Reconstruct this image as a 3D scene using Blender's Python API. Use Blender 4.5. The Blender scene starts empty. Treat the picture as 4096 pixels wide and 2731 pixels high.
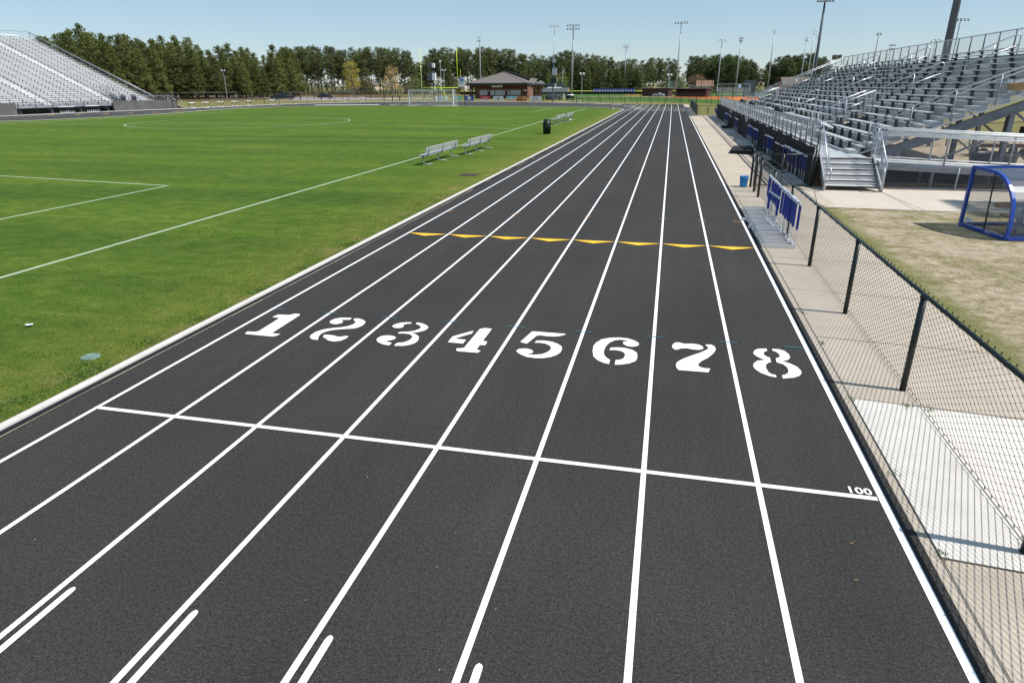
import bpy, bmesh, math, random
from mathutils import Vector, Matrix, Quaternion
from mathutils.geometry import tessellate_polygon
random.seed(7)
scene = bpy.context.scene
col = scene.collection
R = math.radians

# ------------------------------------------------------------------ camera model (used to survey the place from the photograph)
F_PX, CAM, YAW, PIT, ROL = 2599.1451, Vector((6.3943, 0.0, 3.5385)), 0.2294, 0.3751, -0.0066
def ray(px, py):
    x, y, z = (px-2048)/F_PX, 1.0, -(py-1365.5)/F_PX
    c, s = math.cos(ROL), math.sin(ROL); x, z = x*c-z*s, x*s+z*c
    c, s = math.cos(PIT), math.sin(PIT); y, z = y*c+z*s, -y*s+z*c
    c, s = math.cos(YAW), math.sin(YAW); x, y = x*c-y*s, x*s+y*c
    return Vector((x, y, z))
def gz(px, py, z=0.0):                       # a point on the level z
    d = ray(px, py); return CAM + d*((z-CAM.z)/d.z)
def aty(px, py, Y):                          # a point on the plane y = Y
    d = ray(px, py); return CAM + d*((Y-CAM.y)/d.y)

cam_d = bpy.data.cameras.new("camera"); cam = bpy.data.objects.new("camera", cam_d); col.objects.link(cam)
f0 = ray(2048, 1365.5); r0 = ray(2049, 1365.5)-f0; u0 = ray(2048, 1364.5)-f0
f0.normalize(); r0.normalize(); u0.normalize()
m = Matrix(((r0.x, u0.x, -f0.x, CAM.x), (r0.y, u0.y, -f0.y, CAM.y), (r0.z, u0.z, -f0.z, CAM.z), (0, 0, 0, 1)))
cam.matrix_world = m
cam_d.sensor_width = 36; cam_d.lens = F_PX/4096*36; cam_d.clip_start = 0.1; cam_d.clip_end = 20000
scene.camera = cam

# ------------------------------------------------------------------ object helpers
def tag(o, label=None, cat=None, group=None, kind=None):
    if label: o["label"] = label
    if cat: o["category"] = cat
    if group: o["group"] = group
    if kind: o["kind"] = kind
    return o
def empty(name, loc=(0, 0, 0), rz=0.0):
    o = bpy.data.objects.new(name, None); col.objects.link(o)
    o.location = loc; o.rotation_euler = (0, 0, rz); o.empty_display_size = 0.2
    return o
def thing(name, label, cat, loc=(0, 0, 0), group=None, rz=0.0):
    return tag(empty(name, loc, rz), label, cat, group)
def copy_tree(o, parent=None):
    c = o.copy(); col.objects.link(c)
    if parent: c.parent = parent
    for ch in list(KIDS.get(o.name, [])): 
        copy_tree(ch, c)
    return c
KIDS = {}
def place(o, loc, rz=0.0, label=None, group=None, scale=None):
    o.location = loc; o.rotation_euler = (0, 0, rz)
    if scale: o.scale = (scale, scale, scale) if not hasattr(scale, '__len__') else scale
    if label: o["label"] = label
    if group: o["group"] = group
    return o
class Stock:                                   # first use places the source itself, later uses place copies
    def __init__(self, o): self.o = o; self.used = False
    def put(self, loc, rz=0.0, label=None, group=None, scale=None):
        o = self.o if not self.used else copy_tree(self.o)
        self.used = True
        return place(o, loc, rz, label, group, scale)

class MB:
    def __init__(self): self.v = []; self.f = []; self.mi = []; self.cur = 0; self.smooth = False; self.sm = []
    def face(self, idx): self.f.append(idx); self.mi.append(self.cur); self.sm.append(self.smooth)
    def quad(self, a, b, c, d):
        n = len(self.v); self.v += [tuple(a), tuple(b), tuple(c), tuple(d)]; self.face((n, n+1, n+2, n+3))
    def tri(self, a, b, c):
        n = len(self.v); self.v += [tuple(a), tuple(b), tuple(c)]; self.face((n, n+1, n+2))
    def box(self, x0, x1, y0, y1, z0, z1):
        n = len(self.v)
        self.v += [(x0, y0, z0), (x1, y0, z0), (x1, y1, z0), (x0, y1, z0), (x0, y0, z1), (x1, y0, z1), (x1, y1, z1), (x0, y1, z1)]
        for q in ((0, 3, 2, 1), (4, 5, 6, 7), (0, 1, 5, 4), (1, 2, 6, 5), (2, 3, 7, 6), (3, 0, 4, 7)):
            self.face(tuple(n+i for i in q))
    def obox(self, c, ax, ay, az, hx, hy, hz):
        c = Vector(c); ax = Vector(ax).normalized()*hx; ay = Vector(ay).normalized()*hy; az = Vector(az).normalized()*hz
        n = len(self.v)
        for sz in (-1, 1):
            for sx, sy in ((-1, -1), (1, -1), (1, 1), (-1, 1)):
                self.v.append(tuple(c+ax*sx+ay*sy+az*sz))
        for q in ((0, 3, 2, 1), (4, 5, 6, 7), (0, 1, 5, 4), (1, 2, 6, 5), (2, 3, 7, 6), (3, 0, 4, 7)):
            self.face(tuple(n+i for i in q))
    def bar(self, p, q, w, h=None, up=(0, 0, 1)):       # rectangular bar from p to q
        p, q = Vector(p), Vector(q); h = h or w
        d = (q-p); L = d.length
        if L < 1e-6: return
        d.normalize(); up = Vector(up)
        if abs(d.dot(up)) > 0.98: up = Vector((1, 0, 0))
        s = d.cross(up).normalized(); t = s.cross(d)
        self.obox((p+q)/2, d, s, t, L/2, w/2, h/2)
    def tube(self, pts, r, n=8, r2=None, cap=True):
        pts = [Vector(p) for p in pts]; m_ = len(pts); base = len(self.v)
        prev = None
        for i, p in enumerate(pts):
            if i == 0: d = pts[1]-p
            elif i == m_-1: d = p-pts[i-1]
            else: d = (pts[i+1]-p).normalized()+(p-pts[i-1]).normalized()
            d = d.normalized() if d.length > 1e-9 else Vector((0, 0, 1))
            if prev is None:
                a = Vector((0, 0, 1)) if abs(d.z) < 0.9 else Vector((1, 0, 0))
                s = d.cross(a).normalized()
            else:
                s = (prev-d*prev.dot(d)); s = s.normalized() if s.length > 1e-6 else d.orthogonal().normalized()
            prev = s; t = d.cross(s)
            rr = r[i] if hasattr(r, '__len__') else (r if r2 is None else r+(r2-r)*i/(m_-1))
            for k in range(n):
                a = 2*math.pi*k/n
                self.v.append(tuple(p+s*(rr*math.cos(a))+t*(rr*math.sin(a))))
        for i in range(m_-1):
            for k in range(n):
                k2 = (k+1) % n
                self.face((base+i*n+k, base+i*n+k2, base+(i+1)*n+k2, base+(i+1)*n+k))
        if cap:
            self.face(tuple(base+k for k in reversed(range(n)))); self.face(tuple(base+(m_-1)*n+k for k in range(n)))
    def lathe(self, prof, c=(0, 0, 0), n=20):           # profile of (r, z)
        base = len(self.v); c = Vector(c)
        for r, z in prof:
            for k in range(n):
                a = 2*math.pi*k/n; self.v.append((c.x+r*math.cos(a), c.y+r*math.sin(a), c.z+z))
        for i in range(len(prof)-1):
            for k in range(n):
                k2 = (k+1) % n; self.face((base+i*n+k, base+i*n+k2, base+(i+1)*n+k2, base+(i+1)*n+k))
        if prof[0][0] > 1e-4: self.face(tuple(base+k for k in reversed(range(n))))
        if prof[-1][0] > 1e-4: self.face(tuple(base+(len(prof)-1)*n+k for k in range(n)))
    def poly(self, pts, z=None):                        # flat polygon (concave allowed)
        P = [Vector((p[0], p[1], z if z is not None else p[2])) for p in pts]
        n = len(self.v); self.v += [tuple(p) for p in P]
        for t in tessellate_polygon([P]):
            a, b, c = t
            nz = (P[b]-P[a]).cross(P[c]-P[a])
            self.face((n+a, n+b, n+c) if nz.z >= 0 else (n+a, n+c, n+b))
    def prism(self, pts, ex):                           # closed planar outline (3-D points) extruded by ex
        P = [Vector(p) for p in pts]; ex = Vector(ex); n = len(self.v); k = len(P)
        self.v += [tuple(p) for p in P]+[tuple(p+ex) for p in P]
        for t in tessellate_polygon([P]):
            self.face((n+t[0], n+t[1], n+t[2])); self.face((n+k+t[0], n+k+t[2], n+k+t[1]))
        for i in range(k):
            j = (i+1) % k; self.face((n+i, n+j, n+k+j, n+k+i))
    def ribbon(self, line, w, z):                       # flat strip of width w along a polyline of (x, y)
        L = [Vector((p[0], p[1], 0)) for p in line]
        a = []; b = []
        for i, p in enumerate(L):
            d = (L[min(i+1, len(L)-1)]-L[max(i-1, 0)]).normalized(); s = Vector((-d.y, d.x, 0))
            a.append(p+s*w/2); b.append(p-s*w/2)
        n = len(self.v)
        for p, q in zip(a, b): self.v += [(p.x, p.y, z), (q.x, q.y, z)]
        for i in range(len(L)-1): self.face((n+2*i+1, n+2*i+3, n+2*i+2, n+2*i))
    def build(self, name, mat, parent=None, recalc=False, origin=None):
        me = bpy.data.meshes.new(name)
        off = Vector((0, 0, 0))
        if parent is not None and parent.rotation_euler.z == 0:
            off = parent.location.copy(); q = parent.parent
            while q: off += q.location; q = q.parent
        if origin is not None: off = Vector(origin)
        vs = [(v[0]-off.x, v[1]-off.y, v[2]-off.z) for v in self.v]
        me.from_pydata(vs, [], self.f)
        mats = mat if isinstance(mat, (list, tuple)) else [mat]
        for mm in mats: me.materials.append(mm)
        if len(mats) > 1: me.polygons.foreach_set("material_index", self.mi)
        if any(self.sm): me.polygons.foreach_set("use_smooth", self.sm)
        me.update()
        if recalc:
            bm = bmesh.new(); bm.from_mesh(me); bmesh.ops.recalc_face_normals(bm, faces=bm.faces); bm.to_mesh(me); bm.free()
        o = bpy.data.objects.new(name, me); col.objects.link(o)
        if parent is not None:
            o.parent = parent; KIDS.setdefault(parent.name, []).append(o)
        elif origin is not None: o.location = origin
        return o

def text_mesh(txt, size, loc, xdir, ydir, mat, name, parent=None, align='CENTER', extrude=0.0):
    cu = bpy.data.curves.new(name, 'FONT'); cu.body = txt; cu.size = size; cu.align_x = align; cu.align_y = 'CENTER'
    cu.extrude = extrude; cu.offset = size*0.02 if name == 'start_mark_number' else 0.0; cu.resolution_u = 2
    tmp = bpy.data.objects.new("tmp_text", cu); col.objects.link(tmp)
    dg = bpy.context.evaluated_depsgraph_get(); dg.update()
    me = bpy.data.meshes.new_from_object(tmp.evaluated_get(dg))
    bpy.data.objects.remove(tmp); bpy.data.curves.remove(cu)
    X = Vector(xdir).normalized(); Y = Vector(ydir).normalized(); Z = X.cross(Y)
    M = Matrix(((X.x, Y.x, Z.x, loc[0]), (X.y, Y.y, Z.y, loc[1]), (X.z, Y.z, Z.z, loc[2]), (0, 0, 0, 1)))
    q = parent
    while q is not None:
        M = Matrix.Translation(-Vector(q.location)) @ M; q = q.parent
    me.transform(M); me.materials.clear(); me.materials.append(mat); me.name = name
    o = bpy.data.objects.new(name, me); col.objects.link(o)
    if parent is not None: o.parent = parent; KIDS.setdefault(parent.name, []).append(o)
    return o

def smooth_line(pts, n=6):                               # Catmull-Rom through 2-D points
    P = [Vector((p[0], p[1])) for p in pts]; out = []
    for i in range(len(P)-1):
        a, b, c, d = P[max(i-1, 0)], P[i], P[i+1], P[min(i+2, len(P)-1)]
        for k in range(n):
            t = k/n
            out.append(0.5*((2*b)+(c-a)*t+(2*a-5*b+4*c-d)*t*t+(3*b-a-3*c+d)*t*t*t))
    out.append(P[-1]); return [(p.x, p.y) for p in out]
def resample(line, step):
    out = [line[0]]; acc = 0.0
    for a, b in zip(line, line[1:]):
        a = Vector(a); b = Vector(b); L = (b-a).length; t = step-acc
        while t <= L:
            p = a+(b-a)*(t/L); out.append(tuple(p)); t += step
        acc = L-(t-step)
    return out

# ------------------------------------------------------------------ materials
def ramp(nt, src, stops):
    r = nt.nodes.new('ShaderNodeValToRGB'); e = r.color_ramp.elements
    while len(e) > 1: e.remove(e[-1])
    e[0].position = stops[0][0]; e[0].color = (*stops[0][1], 1)
    for p, c in stops[1:]:
        k = e.new(p); k.color = (*c, 1)
    nt.links.new(src, r.inputs[0]); return r.outputs[0]
def noise(nt, vec, scale, detail=3.0, rough=0.5, dist=0.0):
    n = nt.nodes.new('ShaderNodeTexNoise'); n.inputs['Scale'].default_value = scale; n.inputs['Detail'].default_value = detail
    n.inputs['Roughness'].default_value = rough; n.inputs['Distortion'].default_value = dist
    nt.links.new(vec, n.inputs['Vector']); return n.outputs['Fac']
def mapping(nt, vec, scale=(1, 1, 1), loc=(0, 0, 0), rot=(0, 0, 0)):
    mp = nt.nodes.new('ShaderNodeMapping'); mp.inputs['Scale'].default_value = scale; mp.inputs['Location'].default_value = loc
    mp.inputs['Rotation'].default_value = rot
    nt.links.new(vec, mp.inputs['Vector']); return mp.outputs[0]
def mixc(nt, fac, a, b, mode='MIX'):
    mx = nt.nodes.new('ShaderNodeMix'); mx.data_type = 'RGBA'; mx.blend_type = mode
    for s, v in ((mx.inputs[0], fac), (mx.inputs[6], a), (mx.inputs[7], b)):
        if hasattr(v, 'default_value') or hasattr(v, 'is_linked'): nt.links.new(v, s)
        elif isinstance(v, (int, float)): s.default_value = v
        else: s.default_value = (*v, 1)
    return mx.outputs[2]
def math_(nt, op, a, b=None, c=None, clamp=False):
    n = nt.nodes.new('ShaderNodeMath'); n.operation = op; n.use_clamp = clamp
    for i, v in enumerate((a, b, c)):
        if v is None: continue
        if isinstance(v, (int, float)): n.inputs[i].default_value = v
        else: nt.links.new(v, n.inputs[i])
    return n.outputs[0]
def sstep(nt, v, a, b):
    n = nt.nodes.new('ShaderNodeMapRange'); n.interpolation_type = 'SMOOTHSTEP'
    n.inputs['From Min'].default_value = a; n.inputs['From Max'].default_value = b
    nt.links.new(v, n.inputs['Value']); return n.outputs[0]
def new_mat(name):
    mt = bpy.data.materials.new(name); mt.use_nodes = True; nt = mt.node_tree
    b = nt.nodes['Principled BSDF']; tc = nt.nodes.new('ShaderNodeTexCoord')
    return mt, nt, b, tc.outputs['Object']
def bump(nt, b, h, strength, dist=0.01):
    bp = nt.nodes.new('ShaderNodeBump'); bp.inputs['Strength'].default_value = strength; bp.inputs['Distance'].default_value = dist
    nt.links.new(h, bp.inputs['Height']); nt.links.new(bp.outputs[0], b.inputs['Normal'])
def M(name, c, rough=0.6, metal=0.0, var=0.12, scale=3.0, fine=None, bmp=0.0, stretch=(1, 1, 1), spec=0.5, coat=0.0):
    mt, nt, b, v = new_mat(name)
    v = mapping(nt, v, stretch)
    f = noise(nt, v, scale, 5, 0.6)
    lo = tuple(x*(1-var) for x in c); hi = tuple(min(1, x*(1+var)) for x in c)
    cc = ramp(nt, f, [(0.3, lo), (0.7, hi)])
    if fine:
        g = noise(nt, v, fine, 2, 0.6)
        cc = mixc(nt, 0.35, cc, ramp(nt, g, [(0.35, tuple(x*0.55 for x in c)), (0.65, tuple(min(1, x*1.45) for x in c))]))
    nt.links.new(cc, b.inputs['Base Color'])
    b.inputs['Roughness'].default_value = rough; b.inputs['Metallic'].default_value = metal
    b.inputs['Specular IOR Level'].default_value = spec
    if coat: b.inputs['Coat Weight'].default_value = coat
    rr = math_(nt, 'MULTIPLY_ADD', f, 0.25*rough, rough*0.87); nt.links.new(rr, b.inputs['Roughness'])
    if bmp: bump(nt, b, noise(nt, v, fine or scale*4, 3), bmp)
    return mt

MT = {}
def mats():
    T = MT
    # rubber track surface
    mt, nt, b, v = new_mat("track_rubber")
    big = noise(nt, v, 0.35, 4, 0.6); fine = noise(nt, v, 62, 2, 0.8); spk = noise(nt, v, 26, 3, 0.85); scf = noise(nt, mapping(nt, v, (1.6, 0.10, 1)), 1.0, 5, 0.7)
    c = ramp(nt, fine, [(0.30, (0.008, 0.0077, 0.0073)), (0.5, (0.034, 0.0328, 0.031)), (0.70, (0.105, 0.101, 0.095))])
    c = mixc(nt, 0.5, c, ramp(nt, spk, [(0.32, (0.013, 0.0125, 0.0118)), (0.68, (0.062, 0.060, 0.0565))]))
    c = mixc(nt, 1.0, c, ramp(nt, big, [(0.3, (0.86, 0.86, 0.87)), (0.7, (1.12, 1.11, 1.08))]), 'MULTIPLY')
    c = mixc(nt, 0.5, c, mixc(nt, 1.0, c, ramp(nt, scf, [(0.35, (0.82, 0.82, 0.82)), (0.55, (1.0, 1.0, 1.0)), (0.75, (1.35, 1.33, 1.28))]), 'MULTIPLY'))
    nt.links.new(c, b.inputs['Base Color']); b.inputs['Roughness'].default_value = 0.9; b.inputs['Specular IOR Level'].default_value = 0.18
    bump(nt, b, fine, 0.6, 0.008); T['track'] = mt
    # paint on the track
    def paint(name, c, k):
        mt, nt, b, v = new_mat(name)
        f = noise(nt, v, 60, 2, 0.7); g = noise(nt, v, 5, 4, 0.75)
        cc = ramp(nt, f, [(0.26, tuple(x*k for x in c)), (0.42, c)])
        cc = mixc(nt, sstep(nt, math_(nt, 'ADD', f, math_(nt, 'MULTIPLY', g, 0.55)), 0.60, 0.50), cc, tuple(x*0.45 for x in c))
        nt.links.new(cc, b.inputs['Base Color'])
        b.inputs['Roughness'].default_value = 0.75; bump(nt, b, f, 0.35, 0.006); return mt
    T['paint_white'] = paint("white_line_paint", (0.84, 0.84, 0.83), 0.72)
    T['paint_yellow'] = paint("yellow_line_paint", (0.84, 0.47, 0.022), 0.7)
    T['paint_orange'] = paint("orange_mark_paint", (0.40, 0.20, 0.05), 0.6)
    T['paint_teal'] = paint("teal_mark_paint", (0.035, 0.15, 0.17), 0.6)
    T['paint_field'] = paint("field_chalk", (0.36, 0.44, 0.30), 0.6)
    # infield turf
    mt, nt, b, v = new_mat("infield_turf")
    sx = nt.nodes.new('ShaderNodeSeparateXYZ'); nt.links.new(v, sx.inputs[0])
    big = noise(nt, v, 0.22, 4, 0.6); mid = noise(nt, mapping(nt, v, (0.8, 1.5, 1)), 1.8, 6, 0.75); fine = noise(nt, v, 34, 4, 0.8)
    mow = noise(nt, mapping(nt, v, (0.035, 0.42, 1)), 1.0, 2, 0.5)
    c = ramp(nt, mid, [(0.25, (0.042, 0.090, 0.011)), (0.5, (0.078, 0.138, 0.019)), (0.75, (0.145, 0.195, 0.038))])
    c = mixc(nt, 1.0, c, ramp(nt, mow, [(0.3, (0.80, 0.84, 0.9)), (0.7, (1.22, 1.16, 1.1))]), 'MULTIPLY')
    c = mixc(nt, 0.55, c, mixc(nt, 1.0, c, ramp(nt, big, [(0.3, (0.7, 0.78, 0.8)), (0.7, (1.3, 1.18, 1.15))]), 'MULTIPLY'))
    edge = sstep(nt, math_(nt, 'ADD', sx.outputs[0], math_(nt, 'MULTIPLY', mid, 2.6)), -2.6, 0.7)
    c = mixc(nt, math_(nt, 'MULTIPLY', edge, 0.72), c, ramp(nt, noise(nt, v, 2.8, 4, 0.7), [(0.3, (0.085, 0.135, 0.018)), (0.6, (0.17, 0.185, 0.035)), (0.8, (0.25, 0.21, 0.085))]))
    dry = noise(nt, mapping(nt, v, (1.2, 0.8, 1), (3, 7, 0)), 1.1, 5, 0.7); rim = sstep(nt, math_(nt, 'ADD', sx.outputs[0], math_(nt, 'MULTIPLY', big, 1.2)), -1.5, -0.3)
    c = mixc(nt, math_(nt, 'MULTIPLY', math_(nt, 'MULTIPLY', sstep(nt, dry, 0.50, 0.66), rim), 0.75), c, (0.27, 0.205, 0.10))
    c = mixc(nt, 0.55, c, mixc(nt, 1.0, c, ramp(nt, fine, [(0.3, (0.35, 0.4, 0.35)), (0.55, (1, 1, 1)), (0.75, (1.9, 1.75, 1.8))]), 'MULTIPLY'))
    nt.links.new(c, b.inputs['Base Color']); b.inputs['Roughness'].default_value = 0.9; b.inputs['Specular IOR Level'].default_value = 0.05
    bump(nt, b, fine, 0.8, 0.03); T['turf'] = mt
    # grass blades
    mt, nt, b, v = new_mat("grass_blade")
    f = noise(nt, v, 2.2, 4, 0.7); g = noise(nt, v, 60, 2, 0.6)
    c = ramp(nt, math_(nt, 'ADD', math_(nt, 'MULTIPLY', f, 0.6), math_(nt, 'MULTIPLY', g, 0.4)), [(0.3, (0.035, 0.085, 0.012)), (0.52, (0.075, 0.145, 0.022)), (0.68, (0.16, 0.19, 0.045)), (0.8, (0.26, 0.23, 0.10))])
    nt.links.new(c, b.inputs['Base Color']); b.inputs['Roughness'].default_value = 0.6; b.inputs['Specular IOR Level'].default_value = 0.25
    T['blade'] = mt
    # worn sandy lawn
    mt, nt, b, v = new_mat("sandy_lawn")
    big = noise(nt, mapping(nt, v, (1, 1.5, 1)), 0.5, 6, 0.7); mid = noise(nt, v, 3.6, 6, 0.8); fine = noise(nt, v, 40, 4, 0.8)
    sand = ramp(nt, mid, [(0.3, (0.31, 0.255, 0.175)), (0.55, (0.40, 0.335, 0.245)), (0.75, (0.50, 0.43, 0.335))])
    grs = ramp(nt, mid, [(0.3, (0.15, 0.14, 0.055)), (0.6, (0.21, 0.185, 0.085)), (0.8, (0.30, 0.255, 0.14))])
    sx = nt.nodes.new('ShaderNodeSeparateXYZ'); nt.links.new(v, sx.inputs[0])
    near_edge = math_(nt, 'SUBTRACT', 1.0, sstep(nt, sx.outputs[0], 10.95, 11.75))
    k = sstep(nt, math_(nt, 'ADD', big, math_(nt, 'MULTIPLY', math_(nt, 'ADD', math_(nt, 'SUBTRACT', mid, 0.5), math_(nt, 'SUBTRACT', fine, 0.5)), 0.9)), 0.33, 0.66)
    k = math_(nt, 'SUBTRACT', k, math_(nt, 'MULTIPLY', near_edge, 0.9), clamp=True)
    c = mixc(nt, k, grs, sand)
    c = mixc(nt, math_(nt, 'MULTIPLY', near_edge, 0.6), c, ramp(nt, fine, [(0.3, (0.075, 0.115, 0.022)), (0.7, (0.17, 0.19, 0.05))]))
    c = mixc(nt, 0.5, c, mixc(nt, 1.0, c, ramp(nt, fine, [(0.3, (0.5, 0.5, 0.45)), (0.7, (1.5, 1.5, 1.5))]), 'MULTIPLY'))
    nt.links.new(c, b.inputs['Base Color']); b.inputs['Roughness'].default_value = 0.95; b.inputs['Specular IOR Level'].default_value = 0.15
    bump(nt, b, fine, 0.7, 0.03); T['sandy'] = mt
    # concretes
    def concrete(name, c, st):
        mt, nt, b, v = new_mat(name)
        big = noise(nt, v, 0.6, 5, 0.65); mid = noise(nt, v, 4, 5, 0.7); fine = noise(nt, v, 70, 2, 0.7)
        cc = ramp(nt, mid, [(0.25, tuple(x*0.82 for x in c)), (0.75, tuple(x*1.12 for x in c))])
        cc = mixc(nt, st, cc, ramp(nt, big, [(0.35, (c[0]*0.72, c[1]*0.68, c[2]*0.62)), (0.6, tuple(x*1.1 for x in c))]))
        cc = mixc(nt, 0.25, cc, ramp(nt, fine, [(0.35, tuple(x*0.6 for x in c)), (0.65, tuple(x*1.25 for x in c))]))
        nt.links.new(cc, b.inputs['Base Color']); b.inputs['Roughness'].default_value = 0.9; b.inputs['Specular IOR Level'].default_value = 0.2
        bump(nt, b, fine, 0.15, 0.004); return mt
    T['concrete'] = concrete("walkway_concrete", (0.46, 0.400, 0.325), 0.4)
    T['concrete_new'] = concrete("fresh_concrete", (0.65, 0.615, 0.56), 0.3)
    T['concrete_light'] = concrete("path_concrete", (0.52, 0.46, 0.39), 0.3)
    T['kerb'] = concrete("kerb_concrete", (0.60, 0.57, 0.53), 0.25)
    T['joint'] = M("joint_dirt", (0.07, 0.065, 0.055), 0.95)
    # far ground
    mt, nt, b, v = new_mat("dormant_lawn")
    big = noise(nt, v, 0.035, 5, 0.6); mid = noise(nt, v, 0.35, 5, 0.7); fine = noise(nt, v, 5, 3, 0.7)
    c = ramp(nt, mid, [(0.3, (0.125, 0.135, 0.042)), (0.55, (0.195, 0.175, 0.068)), (0.75, (0.28, 0.225, 0.105))])
    c = mixc(nt, 0.5, c, ramp(nt, big, [(0.35, (0.10, 0.135, 0.035)), (0.65, (0.25, 0.20, 0.09))]))
    c = mixc(nt, 0.4, c, mixc(nt, 1.0, c, ramp(nt, fine, [(0.3, (0.6, 0.6, 0.6)), (0.7, (1.4, 1.4, 1.4))]), 'MULTIPLY'))
    nt.links.new(c, b.inputs['Base Color']); b.inputs['Roughness'].default_value = 0.95; b.inputs['Specular IOR Level'].default_value = 0.1
    T['ground'] = mt
    T['field_green'] = M("ballfield_grass", (0.062, 0.135, 0.022), 0.9, var=0.25, scale=0.3, fine=4, spec=0.15)
    T['clay'] = M("infield_clay", (0.50, 0.165, 0.055), 0.95, var=0.12, scale=0.5, fine=3, spec=0.1)
    T['sand'] = M("under_stand_sand", (0.36, 0.295, 0.21), 0.95, var=0.3, scale=0.5, fine=6, spec=0.1)
    T['road'] = M("parking_asphalt", (0.30, 0.26, 0.235), 0.9, var=0.15, scale=0.3, fine=3)
    T['pinestraw'] = M("pine_straw", (0.12, 0.082, 0.045), 0.95, var=0.4, scale=0.4, fine=3, spec=0.1)
    # metals, plastics, fabrics
    T['alu'] = M("mill_aluminium", (0.50, 0.52, 0.55), 0.42, 0.6, 0.10, 1.5, stretch=(1, 0.2, 1))
    T['alu_seat'] = M("anodised_seat", (0.80, 0.80, 0.79), 0.45, 0.2, 0.10, 1.2, stretch=(1, 0.15, 1))
    T['riser'] = M("aluminium_riser", (0.62, 0.61, 0.605), 0.55, 0.1, 0.12, 1.4, stretch=(1, 0.15, 3))
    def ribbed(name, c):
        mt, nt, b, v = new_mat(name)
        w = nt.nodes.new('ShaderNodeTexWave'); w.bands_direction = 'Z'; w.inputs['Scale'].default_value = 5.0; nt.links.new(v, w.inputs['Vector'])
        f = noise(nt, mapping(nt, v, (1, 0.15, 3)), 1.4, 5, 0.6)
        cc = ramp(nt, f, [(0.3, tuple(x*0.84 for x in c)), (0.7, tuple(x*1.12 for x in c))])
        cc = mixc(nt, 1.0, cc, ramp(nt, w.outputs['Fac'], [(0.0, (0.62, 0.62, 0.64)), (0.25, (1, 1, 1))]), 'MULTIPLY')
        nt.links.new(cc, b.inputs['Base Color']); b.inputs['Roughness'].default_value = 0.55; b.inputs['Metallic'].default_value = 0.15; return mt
    T['riser_shaded'] = ribbed("shaded_riser", (0.46, 0.455, 0.445))  # same riser metal, darker: shade of the right stand put into the colour
    T['seat_shaded'] = M("shaded_seat", (0.55, 0.57, 0.57), 0.45, 0.25, 0.14, 1.2, stretch=(1, 0.15, 1))  # same seat metal with the shade put into its colour
    T['galv'] = M("galvanised_steel", (0.27, 0.295, 0.33), 0.55, 0.45, 0.18, 4)
    T['galv_dark'] = M("weathered_galvanised", (0.16, 0.175, 0.195), 0.6, 0.4, 0.25, 3)
    T['bright_rail'] = M("bright_handrail", (0.46, 0.48, 0.51), 0.35, 0.7, 0.08, 3)
    T['bright_pipe'] = M("bright_pipe", (0.74, 0.75, 0.73), 0.5, 0.1, 0.08, 3)
    T['bracket'] = M("seat_bracket_steel", (0.052, 0.058, 0.068), 0.6, 0.3, 0.25, 4)
    T['blk'] = M("black_vinyl_coating", (0.010, 0.016, 0.014), 0.35, 0.0, 0.3, 6)
    T['screen'] = M("black_windscreen_fabric", (0.022, 0.022, 0.023), 0.9, 0.0, 0.35, 0.9, fine=40, bmp=0.3, spec=0.2)
    T['screen_grey'] = M("faded_windscreen_fabric", (0.105, 0.102, 0.10), 0.9, 0.0, 0.25, 0.9, fine=14, bmp=0.3, spec=0.2)
    T['black_plastic'] = M("black_plastic", (0.010, 0.013, 0.013), 0.45, 0.0, 0.3, 5)
    T['dark_green_plastic'] = M("dark_bin_plastic", (0.008, 0.018, 0.017), 0.4, 0.0, 0.3, 5)
    T['blue_sleeve'] = M("blue_hurdle_plastic", (0.006, 0.028, 0.26), 0.42, 0.0, 0.12, 5)
    T['blue_frame'] = M("blue_powder_coat", (0.004, 0.055, 0.36), 0.28, 0.0, 0.10, 5, coat=0.4)
    T['bucket'] = M("blue_bucket_plastic", (0.006, 0.22, 0.60), 0.35, 0.0, 0.10, 6)
    T['board_white'] = M("white_board", (0.78, 0.79, 0.80), 0.45, 0.0, 0.06, 5)
    T['white_paint'] = M("white_gloss_paint", (0.80, 0.80, 0.79), 0.35, 0.0, 0.05, 5)
    T['hurdle_alu'] = M("hurdle_aluminium", (0.72, 0.73, 0.75), 0.35, 0.45, 0.08, 4)
    T['bench_alu'] = M("bench_plank", (0.55, 0.56, 0.56), 0.4, 0.35, 0.12, 3, stretch=(4, 1, 1))
    T['neon'] = M("optic_yellow_paint", (0.55, 0.72, 0.03), 0.4, 0.0, 0.06, 3)
    T['yellow'] = M("yellow_cap", (0.75, 0.72, 0.08), 0.5, 0.0, 0.08, 2)
    T['net'] = M("white_net_cord", (0.72, 0.72, 0.70), 0.8, 0.0, 0.05, 3)
    T['bark'] = M("pine_bark", (0.105, 0.078, 0.058), 0.95, 0.0, 0.4, 3, fine=9, bmp=0.4, stretch=(1, 1, 0.3), spec=0.1)
    T['bark_pale'] = M("pale_bark", (0.21, 0.17, 0.13), 0.95, 0.0, 0.3, 3, fine=9, stretch=(1, 1, 0.3), spec=0.1)
    T['brick_dark'] = None
    mt, nt, b, v = new_mat("red_brick")
    br = nt.nodes.new('ShaderNodeTexBrick'); br.inputs['Scale'].default_value = 1.0
    br.inputs['Color1'].default_value = (0.25, 0.078, 0.045, 1); br.inputs['Color2'].default_value = (0.17, 0.05, 0.033, 1); br.inputs['Mortar'].default_value = (0.23, 0.17, 0.14, 1)
    br.inputs['Mortar Size'].default_value = 0.012; br.inputs['Brick Width'].default_value = 0.22; br.inputs['Row Height'].default_value = 0.075
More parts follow.
